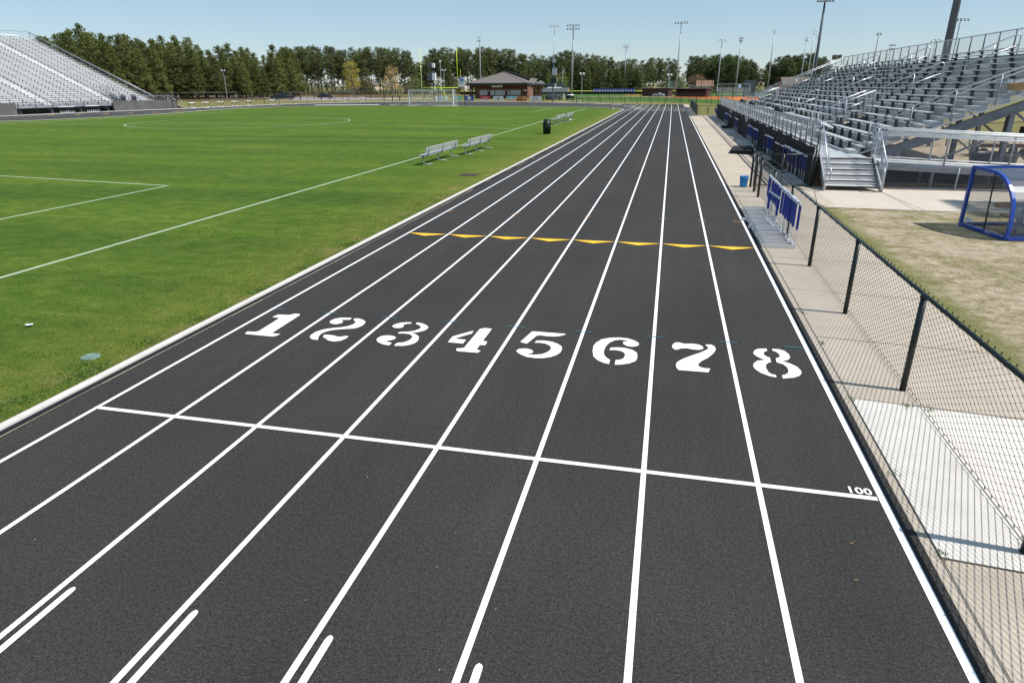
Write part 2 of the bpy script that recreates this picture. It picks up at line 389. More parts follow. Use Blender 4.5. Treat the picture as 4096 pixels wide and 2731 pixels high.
    nt.links.new(mapping(nt, v, (1, 1, 1), rot=(R(90), 0, 0)), br.inputs['Vector']); nt.links.new(br.outputs[0], b.inputs['Base Color']); b.inputs['Roughness'].default_value = 0.9
    T['brick'] = mt
    T['brick_brown'] = M("brown_block", (0.085, 0.034, 0.027), 0.9, 0.0, 0.2, 1.5, fine=8)
    # standing seam roof
    mt, nt, b, v = new_mat("standing_seam_roof")
    w = nt.nodes.new('ShaderNodeTexWave'); w.bands_direction = 'X'; w.inputs['Scale'].default_value = 0.78; nt.links.new(v, w.inputs['Vector'])
    nt.links.new(ramp(nt, w.outputs['Fac'], [(0.0, (0.12, 0.102, 0.088)), (0.12, (0.185, 0.158, 0.135)), (0.9, (0.19, 0.162, 0.138)), (1.0, (0.24, 0.205, 0.175))]), b.inputs['Base Color'])
    b.inputs['Roughness'].default_value = 0.45; b.inputs['Metallic'].default_value = 0.2; T['roof'] = mt
    T['fascia'] = M("dark_green_fascia", (0.014, 0.026, 0.024), 0.45, 0.1, 0.2, 3)
    T['shingle'] = M("grey_green_shingle", (0.072, 0.085, 0.088), 0.9, 0.0, 0.2, 2, fine=9)
    T['shutter'] = M("roll_shutter", (0.58, 0.59, 0.60), 0.5, 0.1, 0.08, 2)
    T['white_wall'] = M("white_siding", (0.62, 0.58, 0.52), 0.8, 0.0, 0.08, 1)
    T['beige_wall'] = M("beige_siding", (0.55, 0.44, 0.33), 0.8, 0.0, 0.08, 1)
    T['grey_wall'] = M("grey_siding", (0.33, 0.34, 0.37), 0.8, 0.0, 0.08, 1)
    T['house_roof'] = M("asphalt_shingles", (0.13, 0.105, 0.088), 0.9, 0.0, 0.2, 1.5, fine=6)
    T['house_roof_red'] = M("brown_shingles", (0.19, 0.105, 0.07), 0.9, 0.0, 0.2, 1.5, fine=6)
    T['dark_glass'] = M("dark_window", (0.02, 0.025, 0.03), 0.1, 0.0, 0.1, 1)
    T['car_dark'] = M("dark_blue_car_paint", (0.004, 0.006, 0.012), 0.3, 0.1, 0.1, 2, coat=0.3)
    T['truck_dark'] = M("dark_slate_truck_paint", (0.005, 0.007, 0.010), 0.3, 0.1, 0.1, 2, coat=0.3)
    T['tyre'] = M("tyre_rubber", (0.012, 0.012, 0.012), 0.9)
    T['chrome'] = M("chrome_trim", (0.65, 0.66, 0.68), 0.2, 0.9, 0.05, 2)
    T['steel_grey'] = M("pole_galvanised", (0.40, 0.42, 0.45), 0.5, 0.35, 0.15, 1.5)
    T['pole_dark'] = M("dark_pole", (0.085, 0.105, 0.13), 0.65, 0.0, 0.2, 1.5)
    T['lamp_alu'] = M("floodlight_housing", (0.46, 0.48, 0.49), 0.4, 0.5, 0.15, 2)
    T['lamp_dark'] = M("floodlight_shade", (0.14, 0.15, 0.155), 0.5, 0.3, 0.2, 2)
    T['cardboard'] = M("cardboard", (0.36, 0.21, 0.075), 0.9, 0.0, 0.12, 4)
    T['red'] = M("red_plastic", (0.42, 0.03, 0.025), 0.5)
    T['wood'] = M("weathered_wood", (0.24, 0.17, 0.11), 0.9, 0.0, 0.25, 3)
    T['valve'] = M("pale_green_lid", (0.15, 0.23, 0.20), 0.7, 0.0, 0.25, 9, fine=40)
    T['rust'] = M("rusty_grate", (0.075, 0.048, 0.034), 0.8, 0.2, 0.3, 9)
    T['drain'] = M("black_drain", (0.012, 0.013, 0.016), 0.6, 0.0, 0.3, 5)
    T['tan'] = M("tan_sealant", (0.42, 0.35, 0.24), 0.9, 0.0, 0.2, 20)
    for nm, c in (('b_blue', (0.025, 0.06, 0.42)), ('b_red', (0.60, 0.04, 0.05)), ('b_white', (0.84, 0.85, 0.87)), ('b_green', (0.25, 0.60, 0.42)), ('b_navy', (0.018, 0.025, 0.10)),
                  ('b_maroon', (0.20, 0.012, 0.025)), ('b_turq', (0.14, 0.60, 0.70)), ('b_peach', (0.78, 0.50, 0.33)), ('b_orange', (0.58, 0.23, 0.06)), ('b_sky', (0.42, 0.58, 0.72)),
                  ('b_brown', (0.16, 0.05, 0.02)), ('b_player', (0.74, 0.76, 0.80)), ('b_royal', (0.035, 0.08, 0.42)), ('b_skin', (0.32, 0.17, 0.10))):
        T[nm] = M("vinyl_"+nm[2:], c, 0.5, 0.0, 0.05, 2)
    # polycarbonate
    mt, nt, b, v = new_mat("clear_polycarbonate")
    b.inputs['Base Color'].default_value = (0.86, 0.88, 0.86, 1); b.inputs['Roughness'].default_value = 0.08; b.inputs['Transmission Weight'].default_value = 0.9; b.inputs['IOR'].default_value = 1.3
    tr = nt.nodes.new('ShaderNodeBsdfTransparent'); tr.inputs[0].default_value = (0.66, 0.67, 0.65, 1)
    gl = nt.nodes.new('ShaderNodeBsdfGlossy'); gl.inputs['Roughness'].default_value = 0.16; gl.inputs[0].default_value = (0.7, 0.74, 0.8, 1)
    df = nt.nodes.new('ShaderNodeBsdfDiffuse'); df.inputs[0].default_value = (0.30, 0.33, 0.38, 1)
    lw = nt.nodes.new('ShaderNodeLayerWeight'); lw.inputs[0].default_value = 0.5; fr_ = math_(nt, 'MULTIPLY_ADD', math_(nt, 'POWER', lw.outputs['Facing'], 3.0), 0.65, 0.045)
    m0 = nt.nodes.new('ShaderNodeMixShader'); m0.inputs[0].default_value = 0.07
    nt.links.new(tr.outputs[0], m0.inputs[1]); nt.links.new(df.outputs[0], m0.inputs[2])
    m1 = nt.nodes.new('ShaderNodeMixShader'); nt.links.new(fr_, m1.inputs[0]); nt.links.new(m0.outputs[0], m1.inputs[1]); nt.links.new(gl.outputs[0], m1.inputs[2])
    nt.links.new(m1.outputs[0], nt.nodes['Material Output'].inputs[0]); T['poly'] = mt
    mt, nt, b, v = new_mat("tinted_polycarbonate")
    tr = nt.nodes.new('ShaderNodeBsdfTransparent'); tr.inputs[0].default_value = (0.55, 0.58, 0.60, 1)
    b.inputs['Base Color'].default_value = (0.10, 0.13, 0.18, 1); b.inputs['Roughness'].default_value = 0.38; b.inputs['Specular IOR Level'].default_value = 0.6; b.inputs['Coat Weight'].default_value = 0.12
    m0 = nt.nodes.new('ShaderNodeMixShader'); m0.inputs[0].default_value = 0.48; nt.links.new(tr.outputs[0], m0.inputs[1]); nt.links.new(b.outputs[0], m0.inputs[2]); nt.links.new(m0.outputs[0], nt.nodes['Material Output'].inputs[0]); T['poly_roof'] = mt
    # foliage: colour varies from tree to tree and from clump to clump
    def foliage(name, a, bb, cc_, tl=0.25):
        mt, nt, b, v = new_mat(name)
        oi = nt.nodes.new('ShaderNodeObjectInfo')
        f = noise(nt, v, 1.1, 3, 0.7)
        c = ramp(nt, f, [(0.28, a), (0.5, bb), (0.74, cc_)])
        h = math_(nt, 'MULTIPLY_ADD', oi.outputs['Random'], 0.7, 0.75)
        cv = nt.nodes.new('ShaderNodeCombineColor'); 
        for i in range(3): nt.links.new(h, cv.inputs[i])
        c = mixc(nt, 1.0, c, cv.outputs[0], 'MULTIPLY')
        nt.links.new(c, b.inputs['Base Color']); b.inputs['Roughness'].default_value = 0.65; b.inputs['Specular IOR Level'].default_value = 0.2
        ts = nt.nodes.new('ShaderNodeBsdfTranslucent'); nt.links.new(c, ts.inputs[0])
        mx = nt.nodes.new('ShaderNodeMixShader'); mx.inputs[0].default_value = tl
        nt.links.new(b.outputs[0], mx.inputs[1]); nt.links.new(ts.outputs[0], mx.inputs[2]); nt.links.new(mx.outputs[0], nt.nodes['Material Output'].inputs[0])
        return mt
    T['pine'] = foliage("pine_needles", (0.072, 0.098, 0.027), (0.128, 0.150, 0.041), (0.21, 0.21, 0.07), 0.4)
    T['pine_dark'] = foliage("dark_pine_needles", (0.060, 0.082, 0.029), (0.104, 0.125, 0.041), (0.168, 0.172, 0.062), 0.4)
    T['oak'] = foliage("dark_oak_leaves", (0.043, 0.067, 0.026), (0.074, 0.102, 0.036), (0.118, 0.142, 0.052), 0.4)
    T['spring'] = foliage("spring_yellow_leaves", (0.30, 0.28, 0.05), (0.46, 0.39, 0.08), (0.58, 0.46, 0.13), 0.45)
    T['bud'] = foliage("tan_bud_leaves", (0.33, 0.24, 0.09), (0.48, 0.34, 0.13), (0.58, 0.42, 0.17), 0.4)
    T['redbud'] = foliage("reddish_leaves", (0.20, 0.085, 0.045), (0.30, 0.13, 0.075), (0.36, 0.19, 0.11), 0.3)
    T['shrub'] = foliage("undergrowth_leaves", (0.055, 0.075, 0.022), (0.10, 0.105, 0.035), (0.19, 0.15, 0.06), 0.25)
    T['limegreen'] = foliage("lime_leaves", (0.09, 0.13, 0.02), (0.15, 0.19, 0.035), (0.22, 0.25, 0.06), 0.3)
mats()
# ------------------------------------------------------------------ ground, track, markings
L = 1.067
def structure(o, label=None, cat=None): return tag(o, label, cat, None, 'structure')
def flat(name, pts, z, mat, label=None):
    b = MB(); b.poly(pts, z); return structure(b.build(name, mat), label)

def ground_sheet():
    b = MB(); xs = [-4000, -900, -300, -120, -60, 0, 60, 150, 400, 1200, 4000]; ys = [-3000, -600, -100, 0, 60, 120, 180, 260, 400, 900, 2500, 6000]
    for i in range(len(xs)-1):
        for j in range(len(ys)-1):
            b.quad((xs[i], ys[j], -0.05), (xs[i+1], ys[j], -0.05), (xs[i+1], ys[j+1], -0.05), (xs[i], ys[j+1], -0.05))
    structure(b.build('ground', MT['ground']), "olive and tan dormant lawn spreading around the stadium to the far tree line", "ground")
ground_sheet()

inner = [(-0.6, 104.5), (-0.9, 107), (-2.4, 111), (-5.2, 114.6), (-8.5, 117.4), (-12.4, 119.4), (-22, 121.8), (-31, 123.4), (-41, 125.0), (-50, 125.8), (-57, 124.9), (-62.5, 121.6), (-66.6, 115.8), (-68.8, 108), (-68.2, 99.5), (-65.5, 88), (-65.4, 75), (-67.3, 67), (-69.6, 63.5), (-74.5, 45), (-82, 10), (-90, -40)]
outer = [(8.6, 105.5), (8.2, 112), (6.2, 120), (2.6, 128.5), (-1.5, 135.5), (-6.5, 139.6), (-14, 145.6), (-22, 151.8), (-32, 156.6), (-41.5, 158.6), (-50, 158.6), (-58, 157.0), (-66, 152.6), (-72, 146), (-75.4, 138), (-76.6, 131), (-77.6, 122), (-78.0, 113), (-79.2, 105.4), (-81, 97), (-82, 90), (-82.6, 83), (-83.3, 76), (-87.5, 40), (-94, 5), (-103, -40)]
inner_s, outer_s = smooth_line(inner, 6), smooth_line(outer, 6)

io = [p for p in outer_s if p[1] < 134.0 or p[0] < -0.5]
cut = [p for p in outer_s if p[0] < -0.2]
flat('running_track', [(-0.46, -15), (8.685, -15), (8.685, 134.6), (0.05, 134.6)] + cut + list(reversed(inner_s)) + [(-0.46, 104)], 0.0, MT['track'], "charcoal rubber running track curving round the green field")
flat('infield_grass', [(-0.70, -15), (-0.70, 104.4)] + [(p[0]-0.15 if i < 40 else p[0], p[1]-0.25 if i < 70 else p[1]) for i, p in enumerate(inner_s[3:])] + [(-90, -42), (-60, -42), (-0.70, -42)], 0.012, MT['turf'], "mown green soccer field inside the running track")
# kerb, slot drain and sealant along the inside of the straight, kerb round the curve
b = MB(); b.box(-0.70, -0.585, -15, 104.5, -0.04, 0.035)
k = [( -0.64, 104.5)] + [(p[0]+0.05, p[1]) for p in inner_s[2:]]
for p, q in zip(k, k[1:]): b.bar((p[0], p[1], 0.0), (q[0], q[1], 0.0), 0.13 if p[0] > -14 else 0.2, 0.06)
structure(b.build('kerb', MT['kerb']), "pale concrete kerb between the grass and the track")
b = MB(); b.box(-0.583, -0.492, -15, 104.5, -0.04, 0.006)
for i in range(5): b.box(-0.580+i*0.018, -0.572+i*0.018, -15, 60, 0.006, 0.012)
structure(b.build('drain_channel', MT['drain']), "narrow black slot drain beside the kerb")
b = MB(); n_ = 120
for i in range(n_):
    y0 = -10+i*0.9
    if (y0 > 22 and random.random() < 0.5) or (y0 > 60): continue
    w = random.uniform(0.012, 0.024); b.quad((-0.485, y0, 0.004), (-0.485+w, y0, 0.004), (-0.485+w*random.uniform(.7, 1.2), y0+0.9, 0.004), (-0.485, y0+0.9, 0.004))
structure(b.build('sealant_line', MT['tan']), "broken tan sealant line beside the drain")

# lane lines on the straight (each line a sheet 4 mm above the rubber)
b = MB()
for k_ in range(9):
    x = k_*L; w = 0.05 if k_ < 8 else 0.065
    if k_ == 8: x += 0.012
    b.quad((x-w/2, -15, 0.004), (x+w/2, -15, 0.004), (x+w/2, 134.2, 0.004), (x-w/2, 134.2, 0.004))
structure(b.build('lane_lines', MT['paint_white']), "white lane lines running down the straight of the track")
# lane lines round the curve
def lerp_curves(t):
    res = []
    for frac in range(9):
        ln = []
        N = 90
        for i in range(N+1):
            u = i/N
            a = inner_c[int(u*(len(inner_c)-1))]; c = outer_c[int(u*(len(outer_c)-1))]
            f = (frac+0.35)/8.9 if frac else 0.05
            ln.append((a[0]+(c[0]-a[0])*f, a[1]+(c[1]-a[1])*f))
        res.append(ln)
    return res
inner_c = resample(inner_s, 0.5); outer_c = resample(outer_s, 0.5)
b = MB()
for k_, ln in enumerate(lerp_curves(0)):
    ln = [(k_*L, 105.4)] + ln[2:]
    b.ribbon(smooth_line(ln, 2), 0.06, 0.008)
structure(b.build('curve_lane_lines', MT['paint_white']), "thin white lane lines sweeping round the far curve")
# the 100 metre start line with its stencilled number
b = MB(); b.quad((-0.02, 5.585, 0.008), (8.5, 5.585, 0.008), (8.5, 5.645, 0.008), (-0.02, 5.645, 0.008))
structure(b.build('start_line', MT['paint_white']), "white start line painted straight across all eight lanes")
structure(text_mesh("100", 0.15, (8.37, 5.712, 0.008), (1, 0, 0), (0, 1, 0), MT['paint_white'], 'start_mark_number'), "small white 100 stencilled beside the start line")
b = MB()
for i in range(1, 8):
    x = i*L+0.085
    b.poly([(x, -15), (x+0.055, -15), (x+0.055, 3.02), (x+0.052, 3.045), (x+0.042, 3.06), (x+0.022, 3.068), (x+0.006, 3.05), (x, 3.02)], 0.008)
structure(b.build('break_line_bars', MT['paint_white']), "short white bars ending beside the lane lines near the camera")
b = MB()
for i in range(8):
    b.poly([(i*L+0.01, 15.68), (i*L+L*0.5, 15.38), (i*L+L-0.01, 15.68)], 0.008)
structure(b.build('exchange_triangles', MT['paint_yellow']), "row of flat yellow exchange zone triangles across the lanes")
# small survey ticks
b = MB()
for i in range(9):
    x = i*L
    if i == 8: b.quad((x-0.30, 9.36, 0.008), (x-0.03, 9.36, 0.008), (x-0.03, 9.385, 0.008), (x-0.30, 9.385, 0.008))
    elif i == 0: b.quad((x+0.03, 9.36, 0.008), (x+0.22, 9.36, 0.008), (x+0.22, 9.385, 0.008), (x+0.03, 9.385, 0.008))
    else: b.quad((x-0.13, 9.36, 0.008), (x+0.13, 9.36, 0.008), (x+0.13, 9.385, 0.008), (x-0.13, 9.385, 0.008))
structure(b.build('teal_ticks', MT['paint_teal']), "row of short teal tick marks above the lane numbers")
b = MB()
for y, off in ((18.7, 0), (18.86, 0.0), (27.3, 0.05), (35.85, 0), (45.0, 0), (57, 0), (72, 0)):
    for i in range(9):
        x = i*L
        x0, x1 = (x+0.03, x+0.2) if i == 0 else ((x-0.25, x-0.04) if i == 8 else (x-0.10, x+0.10))
        b.quad((x0, y, 0.008), (x1, y, 0.008), (x1, y+0.035, 0.008), (x0, y+0.035, 0.008))
structure(b.build('orange_ticks', MT['paint_orange']), "rows of short orange tick marks on the lane lines")

# lane numbers, stencil cut
DIG = {
 1: ((960, 1240, 4.523), [[(585,135),(690,90),(880,98),(930,90),(985,75),(1065,78),(1090,90),(1060,115),(575,425),(640,432),(728,442),(680,465),(605,487),(95,440),(100,425),(135,396),(285,402),(340,388),(718,155),(650,142)]]),
 2: ((960, 1240, 4.523), [[(2025,152),(1920,148),(1820,148),(1720,165),(1640,200),(1622,225),(1640,248),(1700,262),(1780,258),(1840,240),(1866,218),(1850,200),(1820,192),(1850,185),(1990,182)],
   [(2050,185),(2080,158),(2150,160),(2230,185),(2268,215),(2265,240),(2220,285),(2130,325),(2040,343),(1850,352),(1680,368),(1560,395),(1470,435),(1430,475),(1412,520),(1412,547),(1320,540),(1275,515),(1265,490),(1290,455),(1360,410),(1450,375),(1560,350),(1700,332),(1850,318),(1950,300),(2050,265),(2090,235),(2092,215)],
   [(1500,500),(1520,458),(1580,455),(1680,465),(1760,487),(1820,492),(1900,478),(1968,482),(1920,520),(1830,560),(1720,575),(1640,568),(1580,548),(1545,515)]]),
 3: ((1480, 1260, 4.523), [[(760,140),(660,138),(540,150),(440,180),(403,205),(420,228),(480,243),(550,240),(600,222),(612,208),(598,192),(620,178),(680,165),(738,163)],
   [(825,168),(855,143),(930,155),(1010,185),(1058,220),(1040,255),(980,290),(880,315),(755,330),(830,355),(880,395),(885,435),(860,480),(800,520),(710,548),(600,565),(442,563),(440,552),(490,512),(580,505),(660,487),(730,450),(768,410),(755,375),(710,352),(640,342),(515,340),(502,330),(540,315),(700,308),(800,295),(880,265),(925,238),(915,210),(880,185)],
   [(395,512),(345,555),(240,540),(150,500),(118,460),(130,430),(190,395),(270,377),(360,377),(440,392),(470,412),(450,440),(380,462),(285,472),(320,492)]]),
 4: ((1480, 1260, 4.523), [[(1872,292),(1845,340),(1522,435),(1738,455),(1680,523),(1408,498),(1490,400),(1540,380)],
   [(1985,262),(2080,242),(2205,258),(2040,475),(2122,488),(2085,552),(1985,550),(1930,630),(1955,642),(2005,652),(1945,690),(1590,662),(1560,645),(1565,612),(1600,610),(1685,605),(1710,590)]]),
 5: ((2040, 1310, 4.2), [[(375,70),(945,115),(900,135),(820,152),(740,158),(620,152),(480,135),(440,150),(280,278),(172,248)],
   [(412,262),(445,228),(560,225),(700,245),(800,280),(865,325),(875,360),(850,420),(790,465),(690,500),(560,520),(430,520),(280,500),(170,455),(110,412),(115,385),(170,362),(270,358),(355,378),(390,405),(380,430),(320,445),(275,452),(400,465),(530,455),(620,425),(680,380),(688,340),(665,310),(590,275),(500,262)]]),
 6: ((2040, 1310, 4.2), [[(1998,238),(1930,220),(1850,210),(1760,220),(1670,260),(1610,320),(1575,400),(1580,465),(1620,515),(1680,550),(1662,620),(1570,600),(1470,555),(1400,490),(1388,400),(1400,320),(1440,265),(1540,205),(1680,180),(1830,175),(1980,190),(2090,225),(2160,265),(2168,295),(2130,320),(2040,330),(1960,315),(1905,285),(1895,255),(1930,240)],
   [(1668,385),(1690,345),(1800,340),(1930,350),(2060,385),(2130,430),(2142,500),(2110,570),(2000,610),(1850,630),(1758,630),(1775,553),(1850,548),(1910,520),(1935,470),(1920,430),(1860,400),(1770,385)]]),
 7: ((2660, 1350, 3.92), [[(108,160),(120,115),(160,85),(215,82),(300,105),(420,103),(520,115),(580,140),(603,170),(580,192),(520,200),(420,190),(330,172),(240,178),(190,198),(150,192)],
   [(628,118),(720,118),(770,140),(795,180),(785,220),(740,270),(670,325),(580,370),(530,410),(515,440),(550,470),(620,487),(708,492),(680,552),(210,515),(180,480),(168,430),(190,390),(270,345),(400,295),(540,248),(630,210),(680,180),(665,150)]]),
 8: ((2660, 1350, 3.92), [[(1592,180),(1600,215),(1560,225),(1542,250),(1555,280),(1600,310),(1640,318),(1662,390),(1610,405),(1578,440),(1585,490),(1620,550),(1680,585),(1735,592),(1748,632),(1640,612),(1500,560),(1410,500),(1380,450),(1395,405),(1450,370),(1570,357),(1480,325),(1405,280),(1380,245),(1405,205),(1460,182)],
   [(1675,185),(1780,190),(1870,215),(1935,265),(1960,310),(1945,345),(1900,365),(1840,375),(1950,410),(2070,465),(2130,525),(2140,565),(2110,605),(2020,635),(1850,648),(1830,600),(1880,590),(1930,560),(1935,520),(1910,470),(1850,425),(1750,395),(1735,332),(1785,320),(1800,290),(1780,260),(1740,230),(1690,215)]])}
WORDS = ['', 'one', 'two', 'three', 'four', 'five', 'six', 'seven', 'eight']
DIGMESH = {}
for d_, ((ox, oy, sc), polys) in DIG.items():
    b = MB()
    for pl in polys:
        w = [gz(ox+x/sc, oy+y/sc) for x, y in pl]
        # round the corners of the traced outline a little
        b.poly([(p.x, p.y) for p in w], 0.008)
    DIGMESH[d_] = [v for v in b.v]
    o = b.build('lane_number', MT['paint_white'])
    structure(o, "white stencil numeral %s painted in lane %s" % (WORDS[d_], WORDS[d_]), "lane number")
# the same stencils at the far finish line
b = MB()
for d_, ((ox, oy, sc), polys) in DIG.items():
    for pl in polys:
        b.poly([(gz(ox+x/sc, oy+y/sc).x+0.0, (gz(ox+x/sc, oy+y/sc).y-8.6)*1.0+102.4) for x, y in pl], 0.008)
structure(b.build('far_lane_numbers', MT['paint_white']), "row of white lane numerals at the far finish line")
b = MB()
for y, w in ((94.6, 0.10), (105.3, 0.06)): b.quad((0, y, 0.012), (8.5, y, 0.012), (8.5, y+w, 0.012), (0, y+w, 0.012))
structure(b.build('finish_lines', M("faded_line_paint", (0.20, 0.20, 0.20), 0.8)), "thin faded finish lines crossing the far lanes")
# white dashes and boards painted on the far curve
b = MB()
for x, y in ((3215-700, 0),): pass
zz = lambda X0, Y0, s: (lambda x, y: (X0+x/s, Y0+y/s))
z2 = zz(700, 130, 2.5565); z3 = zz(1500, 60, 2.94); z4 = zz(2200, 0, 2.94); z5 = zz(2800, 0, 3.36); z6 = zz(3300, 0, 2.955); z7 = zz(2700, 360, 3.36); z8 = zz(3100, 350, 2.3614); zd = zz(3600, 620, 4.127)
z21 = zz(2180, 330, 5.6)
for p, ln in ((z3(205, 1053), 1.5), (z3(275, 1052), 1.4), (z3(370, 1060), 1.5), (z3(490, 1055), 1.5), (z3(560, 1052), 1.3), (z3(635, 1052), 1.3), (z3(215, 1062), 1.3), (z21(415, 450), 2.2), (z21(850, 466), 2.2), (z21(1250, 487), 2.0), (z21(1600, 509), 1.9), (z21(1880, 532), 1.7), (z21(2050, 563), 1.6), (z21(2090, 592), 1.5)):
    g = gz(*p); b.quad((g.x-ln/2, g.y-0.35, 0.012), (g.x+ln/2, g.y-0.35, 0.012), (g.x+ln/2, g.y+0.35, 0.012), (g.x-ln/2, g.y+0.35, 0.012))
structure(b.build('curve_dashes', MT['paint_white']), "short white dashes painted round the far curve")
a0 = gz(*z2(1430, 744)); a1 = gz(*z2(2090, 740))
b = MB(); b.ribbon([(a0.x, a0.y), ((a0.x+a1.x)/2, (a0.y+a1.y)/2+0.6), (a1.x, a1.y)], 2.2, 0.012)
structure(b.build('white_runway_edge', MT['paint_white']), "long white painted strip along the inside of the far curve")
b = MB(); zl = zz(0, 300, 3.0947)
for p in ((970, 490), (1310, 483), (1620, 475), (1920, 465), (2190, 457), (620, 498)):
    g = gz(*zl(*p)); b.poly([(g.x-.5, g.y-.3), (g.x+.5, g.y-.4), (g.x+.4, g.y+.4), (g.x-.5, g.y+.3)], 0.012)
for p in ((90, 805), (235, 803), (440, 795), (650, 765), (1040, 752), (1230, 742)):
    g = gz(*z2(*p)); b.poly([(g.x-.5, g.y-.3), (g.x+.5, g.y-.3), (g.x+.5, g.y+.3), (g.x-.5, g.y+.3)], 0.012)
structure(b.build('curve_yellow_marks', MT['paint_yellow']), "small yellow marks painted along the left straight and curve")

# soccer field chalk
b = MB(); zf = 0.016
def chalk(pts, w=0.11): b.ribbon(pts, w, zf)
chalk([(-6.46, -10), (-6.46, 9.9), (-6.50, 34.6), (-6.9, 110)], 0.12)
chalk([(-12.3, 5), (-12.36, 15.0), (-12.33, 21.9)]); chalk([(-12.30, 21.9), (-21.9, 23.2), (-40, 25.5)])
chalk([(-6.7, 58.05), (-19.2, 62.2), (-40, 61.2), (-64, 60)], 0.13)
chalk([(-12.9, 97.0), (-12.6, 112.8)], 0.16); chalk([(-6.9, 110), (-12.6, 112.8), (-36, 119)], 0.14)
chalk(smooth_line([(-60.5, 30), (-65.6, 60.6), (-63.1, 63.6), (-61.9, 70.1), (-61.2, 74), (-60.6, 80), (-60.2, 95)], 4), 0.25)
cc = [(-38.9+11.4*math.cos(t*math.pi/24), 66+11.2*math.sin(t*math.pi/24)) for t in range(49)]; chalk(cc, 0.14)
structure(b.build('field_chalk_lines', MT['paint_field']), "faint white chalk lines of the soccer field")

# right side: walkway, fresh slab, pavement, lawn
flat('walkway', [(8.685, -15), (10.95, -15), (11.05, 22.0), (11.6, 22.0), (11.65, 86), (11.65, 88), (9.4, 88), (9.4, 134), (8.685, 134)], -0.004, MT['concrete'], "tan concrete walkway between the track and the chain link fence")
b = MB(); b.quad((8.775, 4.86, 0.002), (10.94, 4.70, 0.002), (10.96, 7.55, 0.002), (8.775, 7.78, 0.002))
structure(b.build('fresh_slab', MT['concrete_new']), "bright white replaced concrete slab in the walkway")
b = MB()
b.quad((8.770, -15, 0.006), (8.779, -15, 0.006), (8.779, 24, 0.006), (8.770, 24, 0.006))
b.quad((9.50, -15, 0.006), (9.508, -15, 0.006), (9.508, 22, 0.006), (9.50, 22, 0.006))
for y in (2.3, 4.86, 7.78, 9.9, 12.4, 14.9, 17.3, 19.8, 22.3, 23.4, 24.6, 25.8):
    b.quad((8.78, y, 0.006), (11.0, y-0.2, 0.006), (11.0, y-0.188, 0.006), (8.78, y+0.012, 0.006))
for y in range(28, 86, 3): b.quad((8.78, y, 0.006), (11.5, y, 0.006), (11.5, y+0.02, 0.006), (8.78, y+0.02, 0.006))
for (x0, y0, x1, y1) in ((13.76, 25.4, 13.72, 21.7), (13.72, 25.4, 13.95, 21.7), (16.0, 25.9, 16.9, 21.6), (19, 25.9, 19.8, 21.6), (11.05, 22, 11.65, 25.8)):
    b.quad((x0, y0, 0.006), (x1, y1, 0.006), (x1+0.012, y1, 0.006), (x0+0.012, y0, 0.006))
structure(b.build('slab_joints', MT['joint']), "dark joints between the concrete slabs")
b = MB(); b.box(10.06, 10.14, 26.5, 85, -0.02, 0.004)
structure(b.build('trench_drain', MT['drain']), "dark narrow trench drain along the wide walkway")
flat('pavement', [(11.02, 21.75), (14.8, 21.62), (40, 20.8), (40, 25.7), (20, 26.2), (13.8, 26.2), (11.6, 26.2), (11.6, 22.1)], 0.0, MT['concrete_light'], "light concrete pavement in front of the grandstand steps")
flat('worn_lawn', [(10.9, -15), (40, -15), (40, 20.8), (14.8, 21.7), (11.02, 21.8)], -0.014, MT['sandy'], "patchy worn sandy lawn beside the blue team shelter")
flat('stand_dirt', [(11.7, 26.2), (20, 26.2), (40, 25.7), (40, 48), (30, 60), (30, 84), (11.7, 84)], -0.02, MT['sand'], "bare sandy dirt under the right grandstand")
# far ground: paths, road, ball fields
b = MB()
ob = [p for p in outer_s if p[1] > 60 and p[0] < -3]
nrm = []
for i, p in enumerate(ob):
    q = ob[min(i+1, len(ob)-1)]; r_ = ob[max(i-1, 0)]; d = Vector((q[0]-r_[0], q[1]-r_[1])).normalized(); nrm.append((d.y, -d.x))
for i in range(len(ob)-1):
    w0 = 2.2 if ob[i][0] < -52 else 0.9; w1 = 2.2 if ob[i+1][0] < -52 else 0.9
    b.quad((ob[i][0], ob[i][1], 0.002), (ob[i+1][0], ob[i+1][1], 0.002), (ob[i+1][0]+nrm[i+1][0]*w1, ob[i+1][1]+nrm[i+1][1]*w1, 0.002), (ob[i][0]+nrm[i][0]*w0, ob[i][1]+nrm[i][1]*w0, 0.002))
structure(b.build('outer_path', MT['kerb']), "pale concrete path outside the far curve of the track")
flat('parking_road', [(-105, 172), (-84, 172), (-74, 190), (-60, 200), (-60, 206), (-92, 218), (-175, 262), (-185, 255), (-118, 205), (-104, 190)], -0.03, MT['road'], "pale worn asphalt drive behind the far curve")
flat('ballfield_grass', [(-14, 168), (-3, 164), (6, 156), (14, 143), (22, 134), (46, 140), (60, 190), (20, 196), (6, 204), (-10, 214), (-30, 226), (-40, 226)], -0.03, MT['field_green'], "bright green practice grass behind the tall black fence")
flat('ballfield_outfield', [(-70, 236), (-12, 231), (8, 226), (30, 226), (60, 300), (20, 352), (-70, 352)], -0.028, MT['field_green'], "green outfield of the distant baseball field")
flat('clay_infield', [(3.5, 205.5), (8, 201), (17, 178), (24, 163), (45, 158), (60, 180), (40, 214), (20, 218), (9, 217)], -0.022, MT['clay'], "orange clay infield by the brick dugouts")
flat('far_clay', [(-12, 250), (2, 236), (8, 240), (6, 252), (-8, 262)], -0.022, MT['clay'], "orange clay patch of the far baseball diamond")
b = MB(); b.ribbon([(-26, 231), (-8, 226.5), (4, 222), (10, 215)], 2.2, -0.02)
structure(b.build('ballfield_path', MT['concrete_light']), "light path between the two ball fields")
flat('pine_straw_floor', [(-135, 158), (-84, 236), (-140, 320), (-330, 380), (-330, 120)], -0.04, MT['pinestraw'], "brown pine straw ground under the left pines")
